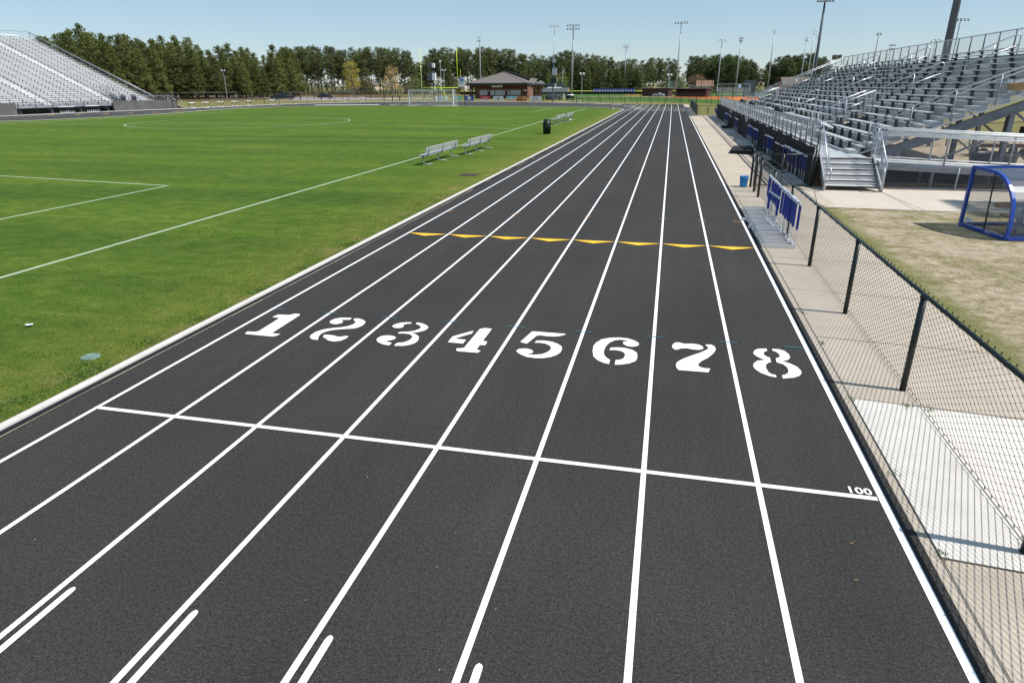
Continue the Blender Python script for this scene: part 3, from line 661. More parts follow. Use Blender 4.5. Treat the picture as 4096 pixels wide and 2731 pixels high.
# ------------------------------------------------------------------ chain link helpers
def lattice(b, Ln, H, sp, r, f, n=3):
    k = -int(H/sp)-1
    while k*sp < Ln+H:
        for sg in (1, -1):
            u0 = k*sp; 
            v0, v1 = 0.0, H
            ua, ub = (u0, u0+H) if sg > 0 else (u0+H, u0)
            # clip to 0..Ln
            def at(v): return ua+(ub-ua)*v/H
            lo, hi = 0.0, H
            for bound in (0.0, Ln):
                if (ua-bound)*(ub-bound) < 0:
                    vc = (bound-ua)/(ub-ua)*H
                    inside_hi = 0 <= at(min(H, vc+1e-3)) <= Ln
                    if inside_hi: lo = max(lo, vc)
                    else: hi = min(hi, vc)
            mid = at((lo+hi)/2)
            if hi-lo > 0.02 and -1e-6 <= mid <= Ln+1e-6:
                b.tube([f(at(lo), lo), f(at(hi), hi)], r, n, cap=False)
        k += 1
def weave(b, p0, p1, z0, z1, s, r):                     # true zig-zag chain link between two plan points
    p0 = Vector(p0); p1 = Vector(p1); Ln = (p1-p0).length; d = (p1-p0)/Ln; nn = Vector((-d.y, d.x))
    rows = int((z1-z0)/(s/2)); dz = (z1-z0)/rows
    for i in range(int(Ln/s)):
        u0 = (i+0.5)*s; pts = []
        for j in range(rows+1):
            sg = 1 if (j+i) % 2 else 1
            rt_ = (j+i) % 2; u = u0+(s*0.53 if rt_ else -s*0.53)*0.98; o = r*0.9*(1 if rt_ else -1)
            p = p0+d*u+nn*o; pts.append((p.x, p.y, z0+j*dz))
        pts = [(pts[0][0]-d.x*0.012, pts[0][1]-d.y*0.012, z0-0.012)]+pts+[(pts[-1][0]-d.x*0.010, pts[-1][1]-d.y*0.010, z1+0.022)]
        b.tube(pts, r, 3, cap=False)

# ------------------------------------------------------------------ the black chain link fence beside the track
FX = 9.45
t = thing('chain_link_fence', "black vinyl chain link fence with black posts running along the walkway beside lane eight", 'fence', (FX, 0, 0))
for y in (2.0, 5.08, 8.17, 11.15, 14.25, 17.3, 20.35, 23.40, 24.6, 25.8):
    b = MB(); b.smooth = True
    tall = y > 23
    b.tube([(FX, y, -0.02), (FX, y, 1.24 if tall else 1.185)], 0.037 if not tall else 0.042, 12)
    b.lathe([(0.045, 1.19 if not tall else 1.24), (0.048, 1.21 if not tall else 1.26), (0.03, 1.245 if not tall else 1.30), (0.0, 1.25 if not tall else 1.32)], (FX, y, 0), 12)
    b.build('post', MT['blk'], t)
b = MB(); b.smooth = True; b.tube([(FX+0.005, -1, 1.225), (FX+0.005, 25.8, 1.225)], 0.025, 10)
for i in range(54): 
    y = -0.9+i*0.5; b.tube([(FX, y, 1.225), (FX, y+0.012, 1.225)], 0.0285, 8)
b.build('top_rail', MT['blk'], t)
b = MB(); weave(b, (FX+0.052, -0.5), (FX+0.052, 25.8), 0.035, 1.235, 0.072, 0.0034)
b.build('wire_mesh', MT['blk'], t)
b = MB(); b.tube([(FX+0.052, -0.5, 0.05), (FX+0.052, 25.8, 0.05)], 0.003, 4); b.build('tension_wire', MT['blk'], t)

# gate leaf swung across from the fence end to the screen
t = thing('chain_link_gate', "black chain link gate standing shut between the fence end and the black windscreen", 'gate', (9.5, 25.9, 0))
b = MB(); b.smooth = True
for z in (0.06, 1.16): b.tube([(9.55, 25.9, z), (11.5, 25.95, z)], 0.022, 8)
for x in (9.57, 10.5, 11.48): b.tube([(x, 25.92, 0.06), (x, 25.92, 1.16)], 0.022, 8)
b.build('frame', MT['blk'], t)
b = MB(); lattice(b, 1.9, 1.1, 0.085, 0.0028, lambda u, v: Vector((9.57+u, 25.93, 0.06+v))); b.build('wire_mesh', MT['blk'], t)

# ------------------------------------------------------------------ hurdles
def make_hurdle(name, h, sleeve, board, foot=0.64, stripes=True, frame='alu'):
    r = empty(name)
    b = MB()
    for y in (0.0, 1.04):
        b.bar((0.025, y, 0.045), (-foot, y, 0.045), 0.05, 0.085)
    b.bar((0, 0.026, 0.055), (0, 1.014, 0.055), 0.05, 0.05)
    for y in (0.0, 1.04): b.box(-foot-0.02, -foot-0.001, y-0.026, y+0.026, 0.0, 0.075)
    b.build('base', MT['hurdle_alu' if frame == 'alu' else frame], r)
    for y in (0.012, 1.028):
        b = MB(); b.smooth = True; b.tube([(0, y, 0.03), (0, y, h-0.06)], 0.014, 8)
        up = b.build('upright', MT['board_white'] if frame == 'alu' else MT[frame], r)
        b = MB(); b.bar((0, y, h*0.42), (0, y, h-0.057), 0.056, 0.05)
        b.build('sleeve', MT[sleeve], up)
    b = MB()
    segs = 7
    for i in range(segs):
        b.cur = (i % 2) if stripes else 0
        y0 = -0.08+1.20*i/segs; y1 = -0.08+1.20*(i+1)/segs
        if stripes and i % 2:
            b.box(-0.012, 0.012, y0, y1, h-0.055, h-0.002)
        else: b.box(-0.013, 0.013, y0, y1, h-0.055, h)
    b.build('crossbar', [MT[board], MT['b_sky'] if stripes else MT[board]], r)
    return r
def hurdle_kind(*a, **k): return Stock(make_hurdle(*a, **k))
H_tall = hurdle_kind('hurdle', 1.04, 'blue_sleeve', 'board_white')
H_low = hurdle_kind('hurdle', 0.84, 'blue_sleeve', 'board_white')
H_blk = hurdle_kind('hurdle', 0.96, 'black_plastic', 'board_white', frame='black_plastic')
def cathurdle(o): o["category"] = 'hurdle'; return o
ORD = ['first', 'second', 'third', 'fourth', 'fifth', 'sixth', 'seventh', 'eighth', 'ninth', 'tenth', 'eleventh', 'twelfth', 'thirteenth', 'fourteenth', 'fifteenth', 'sixteenth', 'seventeenth']
near_h = [(15.80, 9.39, H_tall, -0.02), (16.15, 9.36, H_tall, 0.02), (16.50, 9.38, H_tall, 0.0), (16.85, 9.35, H_tall, 0.02), (17.25, 9.37, H_tall, -0.02), (17.65, 9.36, H_tall, 0.01), (18.0, 9.26, H_low, 0.08), (18.10, 9.37, H_tall, 0.0), (18.55, 9.36, H_tall, -0.03), (19.0, 9.38, H_tall, 0.01), (19.45, 9.36, H_tall, 0.0), (19.87, 9.38, H_tall, -0.01)]
for i, (y, x, k, rz) in enumerate(near_h):
    lab = ("lower blue and silver hurdle standing skewed among the taller ones at the walkway fence" if k is H_low else
           "blue and silver hurdle, %s from the near end of the row along the walkway fence" % ('first' if i == 0 else ORD[i]))
    cathurdle(k.put((x, y, 0.0), rz, lab, "hurdles lined up along the walkway fence"))
grp = [("nearest", "nested against the black windscreen behind the gate", [26.9, 27.35, 27.9, 28.5, 29.3, 30.6], 'b'),
       ("black", "standing among the nearest blue ones at the windscreen", [29.9, 31.6, 33.3], 'k'),
       ("second", "in the group by the black ones at the windscreen", [35.9, 36.5, 37.1], 'b'),
       ("third", "in the group behind the black mat at the windscreen", [41.8, 42.4, 43.0], 'b'),
       ("fourth", "in the middle group along the black windscreen", [45.3, 45.9, 46.5], 'b'),
       ("fifth", "in the group past the torn patch of the windscreen", [54.5, 55.4, 56.4], 'b'),
       ("black far", "beside the second farthest group along the windscreen", [61.0, 62.6], 'k'),
       ("sixth", "in the second farthest group along the windscreen", [64.5, 66.0, 67.6], 'b'),
       ("seventh", "in the farthest group by the far gate", [79.5, 81.3, 83.2], 'b')]
for gi, (nm, where, ys, kind) in enumerate(grp):
    for j, y in enumerate(ys):
        cnt = len(ys)
        o_ = "nearest" if j == 0 else ("farthest" if j == cnt-1 else ORD[j]+" nearest")
        lab = "%s hurdle, %s %s" % ("black" if kind == 'k' else "blue", o_, where)
        k = H_blk if kind == 'k' else H_tall
        cathurdle(k.put((11.42+random.uniform(-.05, .03), y, 0.0), random.uniform(-.06, .06), lab, "hurdles lined up along the black windscreen"))

# ------------------------------------------------------------------ black windscreen fence in front of the right stand
SX = 11.58
t = thing('windscreen_fence', "black fabric windscreen fence with torn patches in front of the right grandstand", 'fence', (SX, 26.2, 0))
for y in [26.2]+[28.9+3.0*i for i in range(19)]:
    b = MB(); b.smooth = True; b.tube([(SX+0.05, y, -0.02), (SX+0.05, y, 1.5)], 0.035, 8); b.build('post', MT['blk'], t)
b = MB(); b.smooth = True; b.tube([(SX+0.05, 26.2, 1.42), (SX+0.05, 84, 1.40)], 0.024, 8); b.build('top_rail', MT['blk'], t)
# fabric with a sagging top edge and two torn flaps
b = MB(); N = 232
tears = ((49.0, 51.6), (62.5, 65.8))
def topz(y): return 1.40-0.035*abs(math.sin((y-28.9)*math.pi/3.0))-0.02*math.sin(y*2.1)
def wob(y, z): return SX-0.02+0.018*math.sin(y*5.1+z*3)*0.8+0.012*math.sin(y*1.7)
vr = []
for i in range(N+1):
    y = 26.2+(84-26.2)*i/N; tz = topz(y)
    for (a, c) in tears:
        if a < y < c: tz -= 0.42*math.sin((y-a)/(c-a)*math.pi)
    vr.append([(wob(y, tz*k/4), y, 0.03+(tz-0.03)*k/4) for k in range(5)])
base = 0; b.smooth = True
for rw in vr: b.v += rw
for i in range(N):
    for k in range(4): b.face((i*5+k, i*5+k+1, (i+1)*5+k+1, (i+1)*5+k))
b.build('fabric', MT['screen'], t)
b = MB(); lattice(b, 57.5, 1.36, 0.16, 0.004, lambda u, v: Vector((SX+0.03, 26.3+u, 0.04+v))); b.build('wire_mesh', MT['blk'], t)

# far end: black slatted fence and its pair of gates
t = thing('slatted_fence', "dark slatted fence section beside the far end of the straight", 'fence', (9.4, 102, 0))
for y in [85+2.4*i for i in range(15)]:
    b = MB(); b.tube([(9.4, y, 0), (9.4, y, 1.28)], 0.04, 8); b.build('post', MT['blk'], t)
b = MB()
for i in range(330): 
    y = 85+0.102*i; b.box(9.385, 9.41, y, y+0.085, 0.04, 1.2)
b.build('slat_panel', MT['blk'], t)
b = MB(); b.tube([(9.4, 85, 1.22), (9.4, 118.6, 1.22)], 0.028, 8); b.build('top_rail', MT['blk'], t)
b = MB(); b.tube([(9.33, 99.5, 0), (9.33, 99.5, 1.9)], 0.05, 8); 
tag(b.build('steel_post', MT['galv']), "tall pale steel post standing against the dark slatted fence", 'post')
for nm, x0, x1 in (("left", 9.55, 10.55), ("right", 10.7, 11.75)):
    t = thing('chain_link_gate', "%s leaf of the black double gate at the far end of the walkway" % nm, 'gate', (x0, 84.6, 0), "double gate at the end of the walkway")
    b = MB()
    for z in (0.08, 1.2): b.bar((x0, 84.6, z), (x1, 84.6, z), 0.05)
    for x in (x0, x1): b.bar((x, 84.6, 0.0), (x, 84.6, 1.25), 0.06)
    b.build('frame', MT['blk'], t)
    b = MB(); lattice(b, x1-x0, 1.1, 0.14, 0.004, lambda u, v, x0=x0: Vector((x0+u, 84.6, 0.1+v))); b.build('wire_mesh', MT['blk'], t)

# ------------------------------------------------------------------ bucket, mat
t = thing('bucket', "bright blue plastic bucket standing on the walkway by the fence end", 'bucket', (9.2, 25.75, 0))
b = MB(); b.smooth = True; b.lathe([(0.0, 0.012), (0.118, 0.0), (0.128, 0.02), (0.146, 0.30), (0.155, 0.302), (0.155, 0.318), (0.148, 0.32), (0.150, 0.335), (0.158, 0.337), (0.158, 0.35), (0.150, 0.352), (0.152, 0.372), (0.160, 0.374), (0.160, 0.386), (0.146, 0.386), (0.125, 0.03), (0.0, 0.025)], (9.2, 25.75, 0), 28)
b.build('pail', MT['bucket'], t)
b = MB(); b.smooth = True; b.tube([(9.2+0.16*math.cos(a), 25.75+0.05*math.sin(a)-0.11, 0.30-0.10*math.sin(a)) for a in [i*math.pi/10 for i in range(11)]], 0.004, 6); b.build('handle', MT['galv'], t)
t = thing('folded_mat', "low black folded mat with a silver strap lying on the walkway by the windscreen", 'mat', (10.5, 39.6, 0))
b = MB()
pr = [(9.66, 38.5), (10.08, 41.5), (11.35, 41.3), (10.85, 37.9)]
bm_pts = [(x, y) for x, y in pr]
n0 = 0
for k, (sc, z) in enumerate(((1.0, 0.0), (0.97, 0.16), (0.90, 0.19))):
    cx_ = sum(p[0] for p in pr)/4; cy_ = sum(p[1] for p in pr)/4
    for p in pr: b.v.append((cx_+(p[0]-cx_)*sc, cy_+(p[1]-cy_)*sc, z+(0.05 if (p[0] > 10.5 and k) else 0)))
for k in range(2):
    for i in range(4): b.face((k*4+i, k*4+(i+1) % 4, k*4+4+(i+1) % 4, k*4+4+i))
b.face((8, 9, 10, 11)); b.build('pad', MT['screen'], t)
b = MB(); b.smooth = True; b.tube([(10.35, 39.0, 0.26), (10.7, 38.8, 0.30), (11.15, 38.4, 0.27), (11.4, 38.0, 0.20)], [0.06, 0.09, 0.09, 0.05], 10); b.build('rolled_cover', MT['black_plastic'], t)
b = MB(); b.smooth = True; b.tube([(10.92, 38.15, 0.02), (10.97, 38.35, 0.25), (10.85, 38.75, 0.36), (10.9, 38.95, 0.38)], 0.022, 8); b.build('strap', MT['alu_seat'], t)

# parts past a hundred of a kind on one thing: the hundred nearest the camera one by one, the rest together
MANY = {}
def flush_many():
    for (rn, nm, mt), lst in MANY.items():
        root = lst[0][0]
        def key(it): 
            q = it[1][0]; q = q[0] if isinstance(q, list) else q
            return (Vector(q)-CAM).length
        lst.sort(key=key)
        def draw(b, a):
            if nm == 'guard_post': b.tube(*a)
            else:
                _, bx, s, so, tz = a
                bx(b, s-0.025, s+0.025, so-0.02, so+0.095, tz+0.0, tz+0.383); bx(b, s-0.03, s+0.03, so-0.12, so-0.021, tz+0.34, tz+0.383)
        for it in lst[:100]:
            b = MB(); b.smooth = nm == 'guard_post'; draw(b, it[1]); b.build(nm, MT[mt], root)
        if len(lst) > 100:
            b = MB(); b.smooth = nm == 'guard_post'
            for it in lst[100:]: draw(b, it[1])
            tag(b.build(nm+'_run', MT[mt], root), None, None, None, 'stuff')
# ------------------------------------------------------------------ bleacher builder
def bleacher(root, O, A, B, s0, s1, off0, z0, run, rise, n, aisles, aw, gaps, seat_s0=None, bracket_step=1.83, seat='alu_seat', board='riser', stair='riser'):
    O = Vector((O[0], O[1], 0)); A = Vector((A[0], A[1], 0)); B = Vector((B[0], B[1], 0)); U = Vector((0, 0, 1))
    def P(s, o, z): return O+A*s+B*o+U*z
    def bx(b, sa, sb, oa, ob_, za, zb): b.obox(P((sa+sb)/2, (oa+ob_)/2, (za+zb)/2), A, B, U, (sb-sa)/2, (ob_-oa)/2, (zb-za)/2)
    ss0 = s0 if seat_s0 is None else seat_s0
    def segs(k, lo, hi):
        cuts = [(a-aw/2, a+aw/2) for a in aisles]+[(g[0], g[1]) for g in gaps if g[2] <= k <= g[3]]
        cuts.sort(); out = []; x = lo
        for a, c in cuts:
            if c <= lo or a >= hi: continue
            if a > x: out.append((x, a))
            x = max(x, c)
        if x < hi: out.append((x, hi))
        return out
    def gsegs(k, lo, hi):
        out = []; x = lo
        for a, c in sorted((g[0], g[1]) for g in gaps if g[2] <= k <= g[3]):
            if a > x: out.append((x, a))
            x = max(x, c)
        out.append((x, hi)); return out
    for k in range(n):
        tz = z0+rise*k; so = off0+run*k
        b = MB()
        for a, c in segs(k, ss0, s1):
            bx(b, a+0.03, c-0.03, so-0.13, so+0.13, tz+0.385, tz+0.43)
        b.build('seat_plank', MT[seat], root)
        b = MB()
        for a, c in gsegs(k, s0, s1):
            if k > 0: bx(b, a, c, so+0.135-run, so+0.10, tz-0.05, tz)
            if k < n-1:
                bx(b, a, c, so+0.105, so+0.125, tz+0.012, tz+rise-0.055)
        b.build('footboard', MT[board], root)
        for a, c in segs(k, ss0, s1):
            m_ = max(1, int(round((c-a)/bracket_step))); w = (c-a-0.5)/m_
            for i in range(m_+1):
                s = a+0.25+w*i
                MANY.setdefault((root.name, 'seat_bracket', 'bracket'), []).append((root, (P(s, so, tz), bx, s, so, tz)))
    for a in aisles:
        b = MB()
        for k in range(0, n-1):
            if any(g[0]-0.3 < a < g[1]+0.3 and g[2] <= k <= g[3] for g in gaps): continue
            so = off0+run*k; tz = z0+rise*k
            bx(b, a-aw/2+0.04, a+aw/2-0.04, so+0.10-run*0.5, so+0.104, tz+0.002, tz+rise*0.5)
        b.build('aisle_stair', MT[stair], root)
    return P, bx
def handrail(root, P, s, o1, o2, line, name='aisle_handrail', hgt=1.0, r=0.03):
    b = MB(); b.smooth = True
    zt = lambda o: line(o)
    top = [P(s, o1, zt(o1)), P(s, o1, zt(o1)+hgt-0.15), P(s, o1+0.08, zt(o1)+hgt-0.02), P(s, o2-0.18, zt(o2)+hgt+0.02), P(s, o2-0.05, zt(o2)+hgt+0.0), P(s, o2, zt(o2)+hgt-0.12), P(s, o2, zt(o2)-0.1)]
    b.tube(top, r, 8)
    om = (o1+o2)/2
    b.tube([P(s, om, zt(om)-0.1), P(s, om, zt(om)+hgt)], r*0.9, 8)
    b.tube([P(s, o1, zt(o1)+hgt*0.55), P(s, o2, zt(o2)+hgt*0.55)], r*0.8, 8)
    return b.build(name, MT['bright_rail'], root)

# ------------------------------------------------------------------ right grandstand
RS0, RS1 = 28.2, 78.5; off0, z0, run, rise, nrow = 13.45, 1.0, 0.66, 0.265, 15
t = thing('grandstand', "grey aluminium grandstand on the right beside the home straight", 'grandstand', (13, 28, 0))
RA = [39.3, 51.5, 63.2, 74.0]
P, bx = bleacher(t, (0, 0), (0, 1), (1, 0), RS0, RS1, off0, z0, run, rise, nrow, RA, 1.25, [(35.85, 37.35, 0, 3), (66.6, 68.1, 0, 3)], seat_s0=29.35, seat='seat_shaded', board='riser_shaded', stair='seat_shaded')
tl = lambda o: z0+rise/run*(o-off0)
# near end half steps of the end aisle
b = MB()
for k in range(nrow-1): bx(b, RS0+0.06, 29.3, off0+run*k+0.10-run*0.5, off0+run*k+0.104, z0+rise*k+0.002, z0+rise*(k+0.5))
b.build('aisle_stair', MT['seat_shaded'], t)
b = MB(); bx(b, 27.0, RS1+4, 11.78, 13.55, 0.95, 1.0); 
for i in range(9): bx(b, 26.75, RS1+4, 11.80+i*0.19, 11.80+i*0.19+0.17, 1.0, 1.006)
b.build('walkway_deck', MT['seat_shaded'], t)
b = MB(); bx(b, 26.8, RS1+4, 11.74, 11.78, 0.72, 0.99); bx(b, RS0, RS1, 13.50, 13.56, 0.6, 0.95); b.build('deck_fascia', MT['galv_dark'], t)
for a in RA:
    handrail(t, P, a, 13.75 if abs(a-39.3) > 1 else 14.4, 16.2, tl); handrail(t, P, a, 17.0, 19.55, tl); handrail(t, P, a, 20.5, 22.6, tl)
# front guard rail of the walkway
def guard(root, pts_f, Ln, zb, hgt, step, mat='galv', sp=0.10, rail_r=0.026, post_r=0.03, mesh=True, mid=False, r=0.0024, rmat='alu'):
    m_ = max(1, int(round(Ln/step)))
    for i in range(m_+1): 
        u = Ln*i/m_; MANY.setdefault((root.name, 'guard_post', mat), []).append((root, ([pts_f(u, 0), pts_f(u, hgt)], post_r, 8)))
    b = MB(); b.smooth = True
    b.tube([pts_f(0, hgt), pts_f(Ln, hgt)], rail_r, 8)
    if mid: b.tube([pts_f(0, hgt*0.86), pts_f(Ln, hgt*0.86)], rail_r, 8)
    b.tube([pts_f(0, 0.06), pts_f(Ln, 0.06)], rail_r*0.7, 8)
    b.build('guard_rail', MT[rmat], root)
    if mesh:
        b = MB(); lattice(b, Ln, hgt-0.08, sp, r, lambda u, v: pts_f(u, v+0.06)); b.build('guard_mesh', MT['galv'], root)
guard(t, lambda u, v: Vector((11.78, 26.95+u, 1.0+v)), 55.4, 1.0, 1.16, 1.22, sp=0.11, mat='galv_dark', post_r=0.034, r=0.002)
sl = rise/run
e0, e1 = 13.75, off0+run*(nrow-1)+0.4
guard(t, lambda u, v: Vector((e0+u, RS0, tl(e0+u)+0.02+v)), e1-e0, 0, 1.06, 1.27, sp=0.10, mid=True)
guard(t, lambda u, v: Vector((e0+u, RS1, tl(e0+u)+0.02+v)), e1-e0, 0, 1.06, 1.27, sp=0.12, mid=True)
guard(t, lambda u, v: Vector((e1, RS0+u, tl(e1)+0.12+v)), RS1-RS0-0.8, 0, 1.02, 1.83, sp=0.12, rail_r=0.03, post_r=0.04, mat='galv_dark')
b = MB(); bx(b, RS0, RS1, e1-0.25, e1+0.05, tl(e1)-0.35, tl(e1)-0.05); b.build('rear_beam', MT['galv'], t)
# entry stair opening between the seats: sloping side guards, back guard, stair flight going down under the seats
for (sa, sb) in ((35.85, 37.35), (66.6, 68.1)):
    for s in (sa, sb): guard(t, lambda u, v, s=s: Vector((13.35+u, s, tl(13.35+u)-0.02+v)), 2.35, 0, 1.32, 1.2, sp=0.09, rail_r=0.028)
    guard(t, lambda u, v, sa=sa: Vector((15.70, sa+u, tl(15.7)-0.6+v)), sb-sa, 0, 1.9, 1.5, sp=0.09)
    for s in (sa+0.2, sb-0.2):
        b = MB(); b.smooth = True; b.tube([(13.2, s, 1.0), (13.2, s, 1.85), (13.4, s, 1.95), (15.4, s, 0.75)], 0.026, 8); b.tube([(13.2, s, 1.55), (15.4, s, 0.4)], 0.02, 8); b.build('stair_handrail', MT['bright_rail'], t)
    b = MB()
    for i in range(6): bx(b, sa+0.05, sb-0.05, 13.6+i*0.28, 13.9+i*0.28, 0.8-i*0.165, 0.84-i*0.165)
    b.build('entry_stair', MT['galv_dark'], t)
# frame: stringers, columns, cross braces
for s in [28.3, 32.8, 39, 45.2, 51.4, 57.6, 63.8, 70, 78.3]:
    b = MB()
    b.bar((13.3, s, tl(13.3)-0.36), (e1, s, tl(e1)-0.36), 0.14, 0.34)
    st = b.build('stringer', MT['galv_dark'], t)
    for x in (14.9, 18.4, 21.6): b = MB(); b.bar((x, s, -0.02), (x, s, tl(x)-0.5), 0.22, 0.16); b.build('column', MT['galv_dark'], st)
    b = MB(); b.bar((14.9, s+0.05, 0.9), (18.4, s+0.05, 0.1), 0.07); b.bar((14.9, s-0.05, 0.1), (18.4, s-0.05, 1.9), 0.07); b.bar((18.4, s, 2.6), (21.6, s, 0.2), 0.07); b.build('brace', MT['galv_dark'], st)
b = MB(); bx(b, RS0-0.03, RS0-0.005, e0-0.35, e1, 0, 0.01)
b.v = []; b.f = []; b.mi = []; b.sm = []
n_ = len(b.v); b.prism([(e0-0.2, RS0-0.03, tl(e0-0.2)-0.06), (e1, RS0-0.03, tl(e1)-0.06), (e1, RS0-0.03, tl(e1)+0.01), (e0-0.2, RS0-0.03, tl(e0-0.2)+0.01)], (0, 0.03, 0)); b.build('edge_trim', MT['alu'], t)

# entry steps
t = thing('entry_steps', "wide aluminium steps climbing from the pavement to the right grandstand walkway", 'steps', (12.8, 25.4, 0))
for i in range(6):
    b = MB(); y = 25.42+i*0.255; z = 0.165*(i+1)
    b.box(11.93, 13.66, y-0.02, y+0.27, z-0.035, z)
    b.box(11.95, 13.64, y+0.236, y+0.25, z+0.001, z+0.125) if i < 5 else None
    b.build('step', MT['riser'], t)
    b = MB(); b.box(11.93, 13.66, y-0.026, y-0.0205, z-0.045, z-0.001); b.build('nosing', MT['black_plastic'], t)
for x in (11.89, 13.70):
    b = MB(); b.bar((x, 25.25, 0.08), (x, 26.95, 1.02), 0.05, 0.24, (0, 0, 1)); b.build('stringer', MT['alu'], t)
for x, sg in ((11.86, 1), (13.74, -1)):
    b = MB(); b.smooth = True
    b.tube([(x, 25.25, -0.02), (x, 25.25, 0.95), (x, 26.95, 2.12), (x, 27.6, 2.14)], 0.026, 8)
    b.tube([(x, 26.95, 0.9), (x, 26.95, 2.12)], 0.026, 8)
    b.tube([(x+sg*0.09, 25.0, 0.45), (x+sg*0.09, 24.98, 0.62), (x+sg*0.09, 25.08, 0.80), (x+sg*0.09, 25.3, 0.86), (x+sg*0.09, 26.95, 1.92), (x+sg*0.09, 27.3, 1.95)], 0.02, 8)
    b.tube([(x+sg*0.09, 25.0, 0.45), (x+sg*0.05, 25.15, 0.32), (x, 25.25, 0.30)], 0.02, 8)
    b.build('handrail', MT['bright_rail'], t)
    b = MB(); lattice(b, 1.7, 1.0, 0.085, 0.0024, lambda u, v, x=x: Vector((x, 25.25+u, 0.05+u*0.60+v*0.95))); b.build('rail_mesh', MT['galv'], t)

# access ramp with chain link rails
t = thing('access_ramp', "grey access ramp with chain link handrails leading right from the entry steps", 'ramp', (14, 26.3, 0))
def rz_(x): return 0.93-0.045*(x-13.8)
b = MB(); b.prism([(13.8, 26.3, rz_(13.8)-0.06), (22, 26.3, rz_(22)-0.06), (22, 26.3, rz_(22)), (13.8, 26.3, rz_(13.8))], (0, 1.45, 0)); b.build('deck', MT['riser'], t)
b = MB(); b.prism([(13.8, 26.22, rz_(13.8)-0.26), (22, 26.22, rz_(22)-0.26), (22, 26.22, rz_(22)-0.03), (13.8, 26.22, rz_(13.8)-0.03)], (0, 0.07, 0)); b.build('side_channel', MT['galv'], t)
for y in (26.28, 27.72):
    guard(t, lambda u, v, y=y: Vector((13.85+u, y, rz_(13.85+u)+v)), 8.0, 0, 1.08, 2.1, sp=0.085, mid=True, r=0.0026, rail_r=0.036, rmat='bright_pipe')
for x in (14.0, 15.6, 17.9, 20.5):
    for y in (26.4, 27.6): b = MB(); b.bar((x, y, 0), (x, y, rz_(x)-0.1), 0.08); b.build('leg', MT['galv_dark'], t)
b = MB(); b.box(13.9, 22, 27.76, 27.80, 0.0, 0.62); b.build('shade_backing', MT['screen'], t)  # black sheet added to make the space under the ramp dark
# low fence closing the space under the ramp
t = thing('low_fence', "low galvanised chain link fence closing the dark space under the access ramp", 'fence', (14, 26.1, 0))
for x in (13.95, 16.3, 18.7, 21.1):
    b = MB(); b.smooth = True; b.tube([(x, 26.1, 0), (x, 26.1, 0.78)], 0.03, 8); b.build('post', MT['galv'], t)
b = MB(); b.smooth = True; b.tube([(13.95, 26.1, 0.78), (22, 26.1, 0.74)], 0.022, 8); b.tube([(13.95, 26.1, 0.05), (22, 26.1, 0.05)], 0.018, 8); b.build('rail', MT['galv'], t)
b = MB(); lattice(b, 8.0, 0.72, 0.075, 0.0024, lambda u, v: Vector((13.95+u, 26.1, 0.04+v))); b.build('wire_mesh', MT['galv'], t)

# under the stand: tub, cart, black screen
t = thing('trough', "big round black stock tank on the sand behind the ramp", 'trough', (20.7, 34.4, 0))
b = MB(); b.smooth = True; b.lathe([(0.0, 0.02), (0.86, 0.0), (0.92, 0.5), (0.97, 0.52), (0.97, 0.58), (0.92, 0.59), (0.86, 0.5), (0.80, 0.06), (0.0, 0.05)], (20.7, 34.4, 0), 32); b.build('tank', MT['black_plastic'], t)
t = thing('field_cart', "rusty metal field cart with small wheels parked behind the black stock tank", 'cart', (22.8, 39.8, 0))
b = MB(); b.box(21.9, 24.3, 39.2, 40.4, 0.42, 0.50)
for x in (21.9, 24.3): 
    b.bar((x, 39.2, 0.5), (x, 39.2, 1.05), 0.05); b.bar((x, 40.4, 0.5), (x, 40.4, 1.05), 0.05)
b.bar((21.9, 39.2, 1.05), (24.3, 39.2, 1.05), 0.05); b.bar((21.9, 40.4, 1.05), (24.3, 40.4, 1.05), 0.05)
for i in range(12): b.bar((21.95+i*0.2, 39.2, 0.78), (21.95+i*0.2, 40.4, 0.78), 0.03)
b.build('frame', MT['galv'], t)
b = MB(); b.box(21.95, 24.25, 39.15, 39.19, 0.45, 0.62); b.build('side_board', MT['brick_brown'], t)
for x in (22.2, 24.0):
    for y in (39.25, 40.35):
        b = MB(); b.tube([(x, y-0.05, 0.2), (x, y+0.05, 0.2)], 0.2, 16); b.build('wheel', MT['tyre'], t)
b = MB(); b.box(19.55, 21.4, 30.0, 30.06, 1.42, 1.95)
tag(b.build('black_tarp', MT['screen']), "black tarp panel hung beneath the near end of the right grandstand", 'tarp')
t = thing('chain_link_fence', "black chain link fence standing on the sand behind the right grandstand", 'fence', (26, 46, 0))
for i in range(12):
    b = MB(); b.tube([(20.6+2.0*i, 44.0+1.4*i, 0), (20.6+2.0*i, 44+1.4*i, 1.9)], 0.035, 6); b.build('post', MT['blk'], t)
b = MB(); dd = Vector((2.0, 1.4, 0)).normalized()
lattice(b, 26, 1.2, 0.16, 0.004, lambda u, v: Vector((20.6, 44, 0.05+v))+dd*u); b.tube([Vector((20.6, 44, 1.2)), Vector((20.6, 44, 1.2))+dd*26], 0.025, 6); b.build('wire_mesh', MT['blk'], t)
# cardboard box on the edge of the stand
b = MB(); kx = 8; xb = off0+run*kx-0.25; zb = z0+rise*kx
t = thing('cardboard_box', "open brown cardboard box sitting on the near end steps of the right grandstand", 'box', (xb, 28.6, zb))
b.box(xb-0.24, xb+0.2, 28.4, 28.86, zb+0.14, zb+0.42); b.build('carton', MT['cardboard'], t)
b = MB(); b.bar((xb-0.24, 28.40, zb+0.43), (xb-0.24, 28.86, zb+0.46), 0.012, 0.13); b.bar((xb-0.2, 28.39, zb+0.43), (xb+0.16, 28.36, zb+0.50), 0.012, 0.12); b.build('flap', MT['board_white'], t)
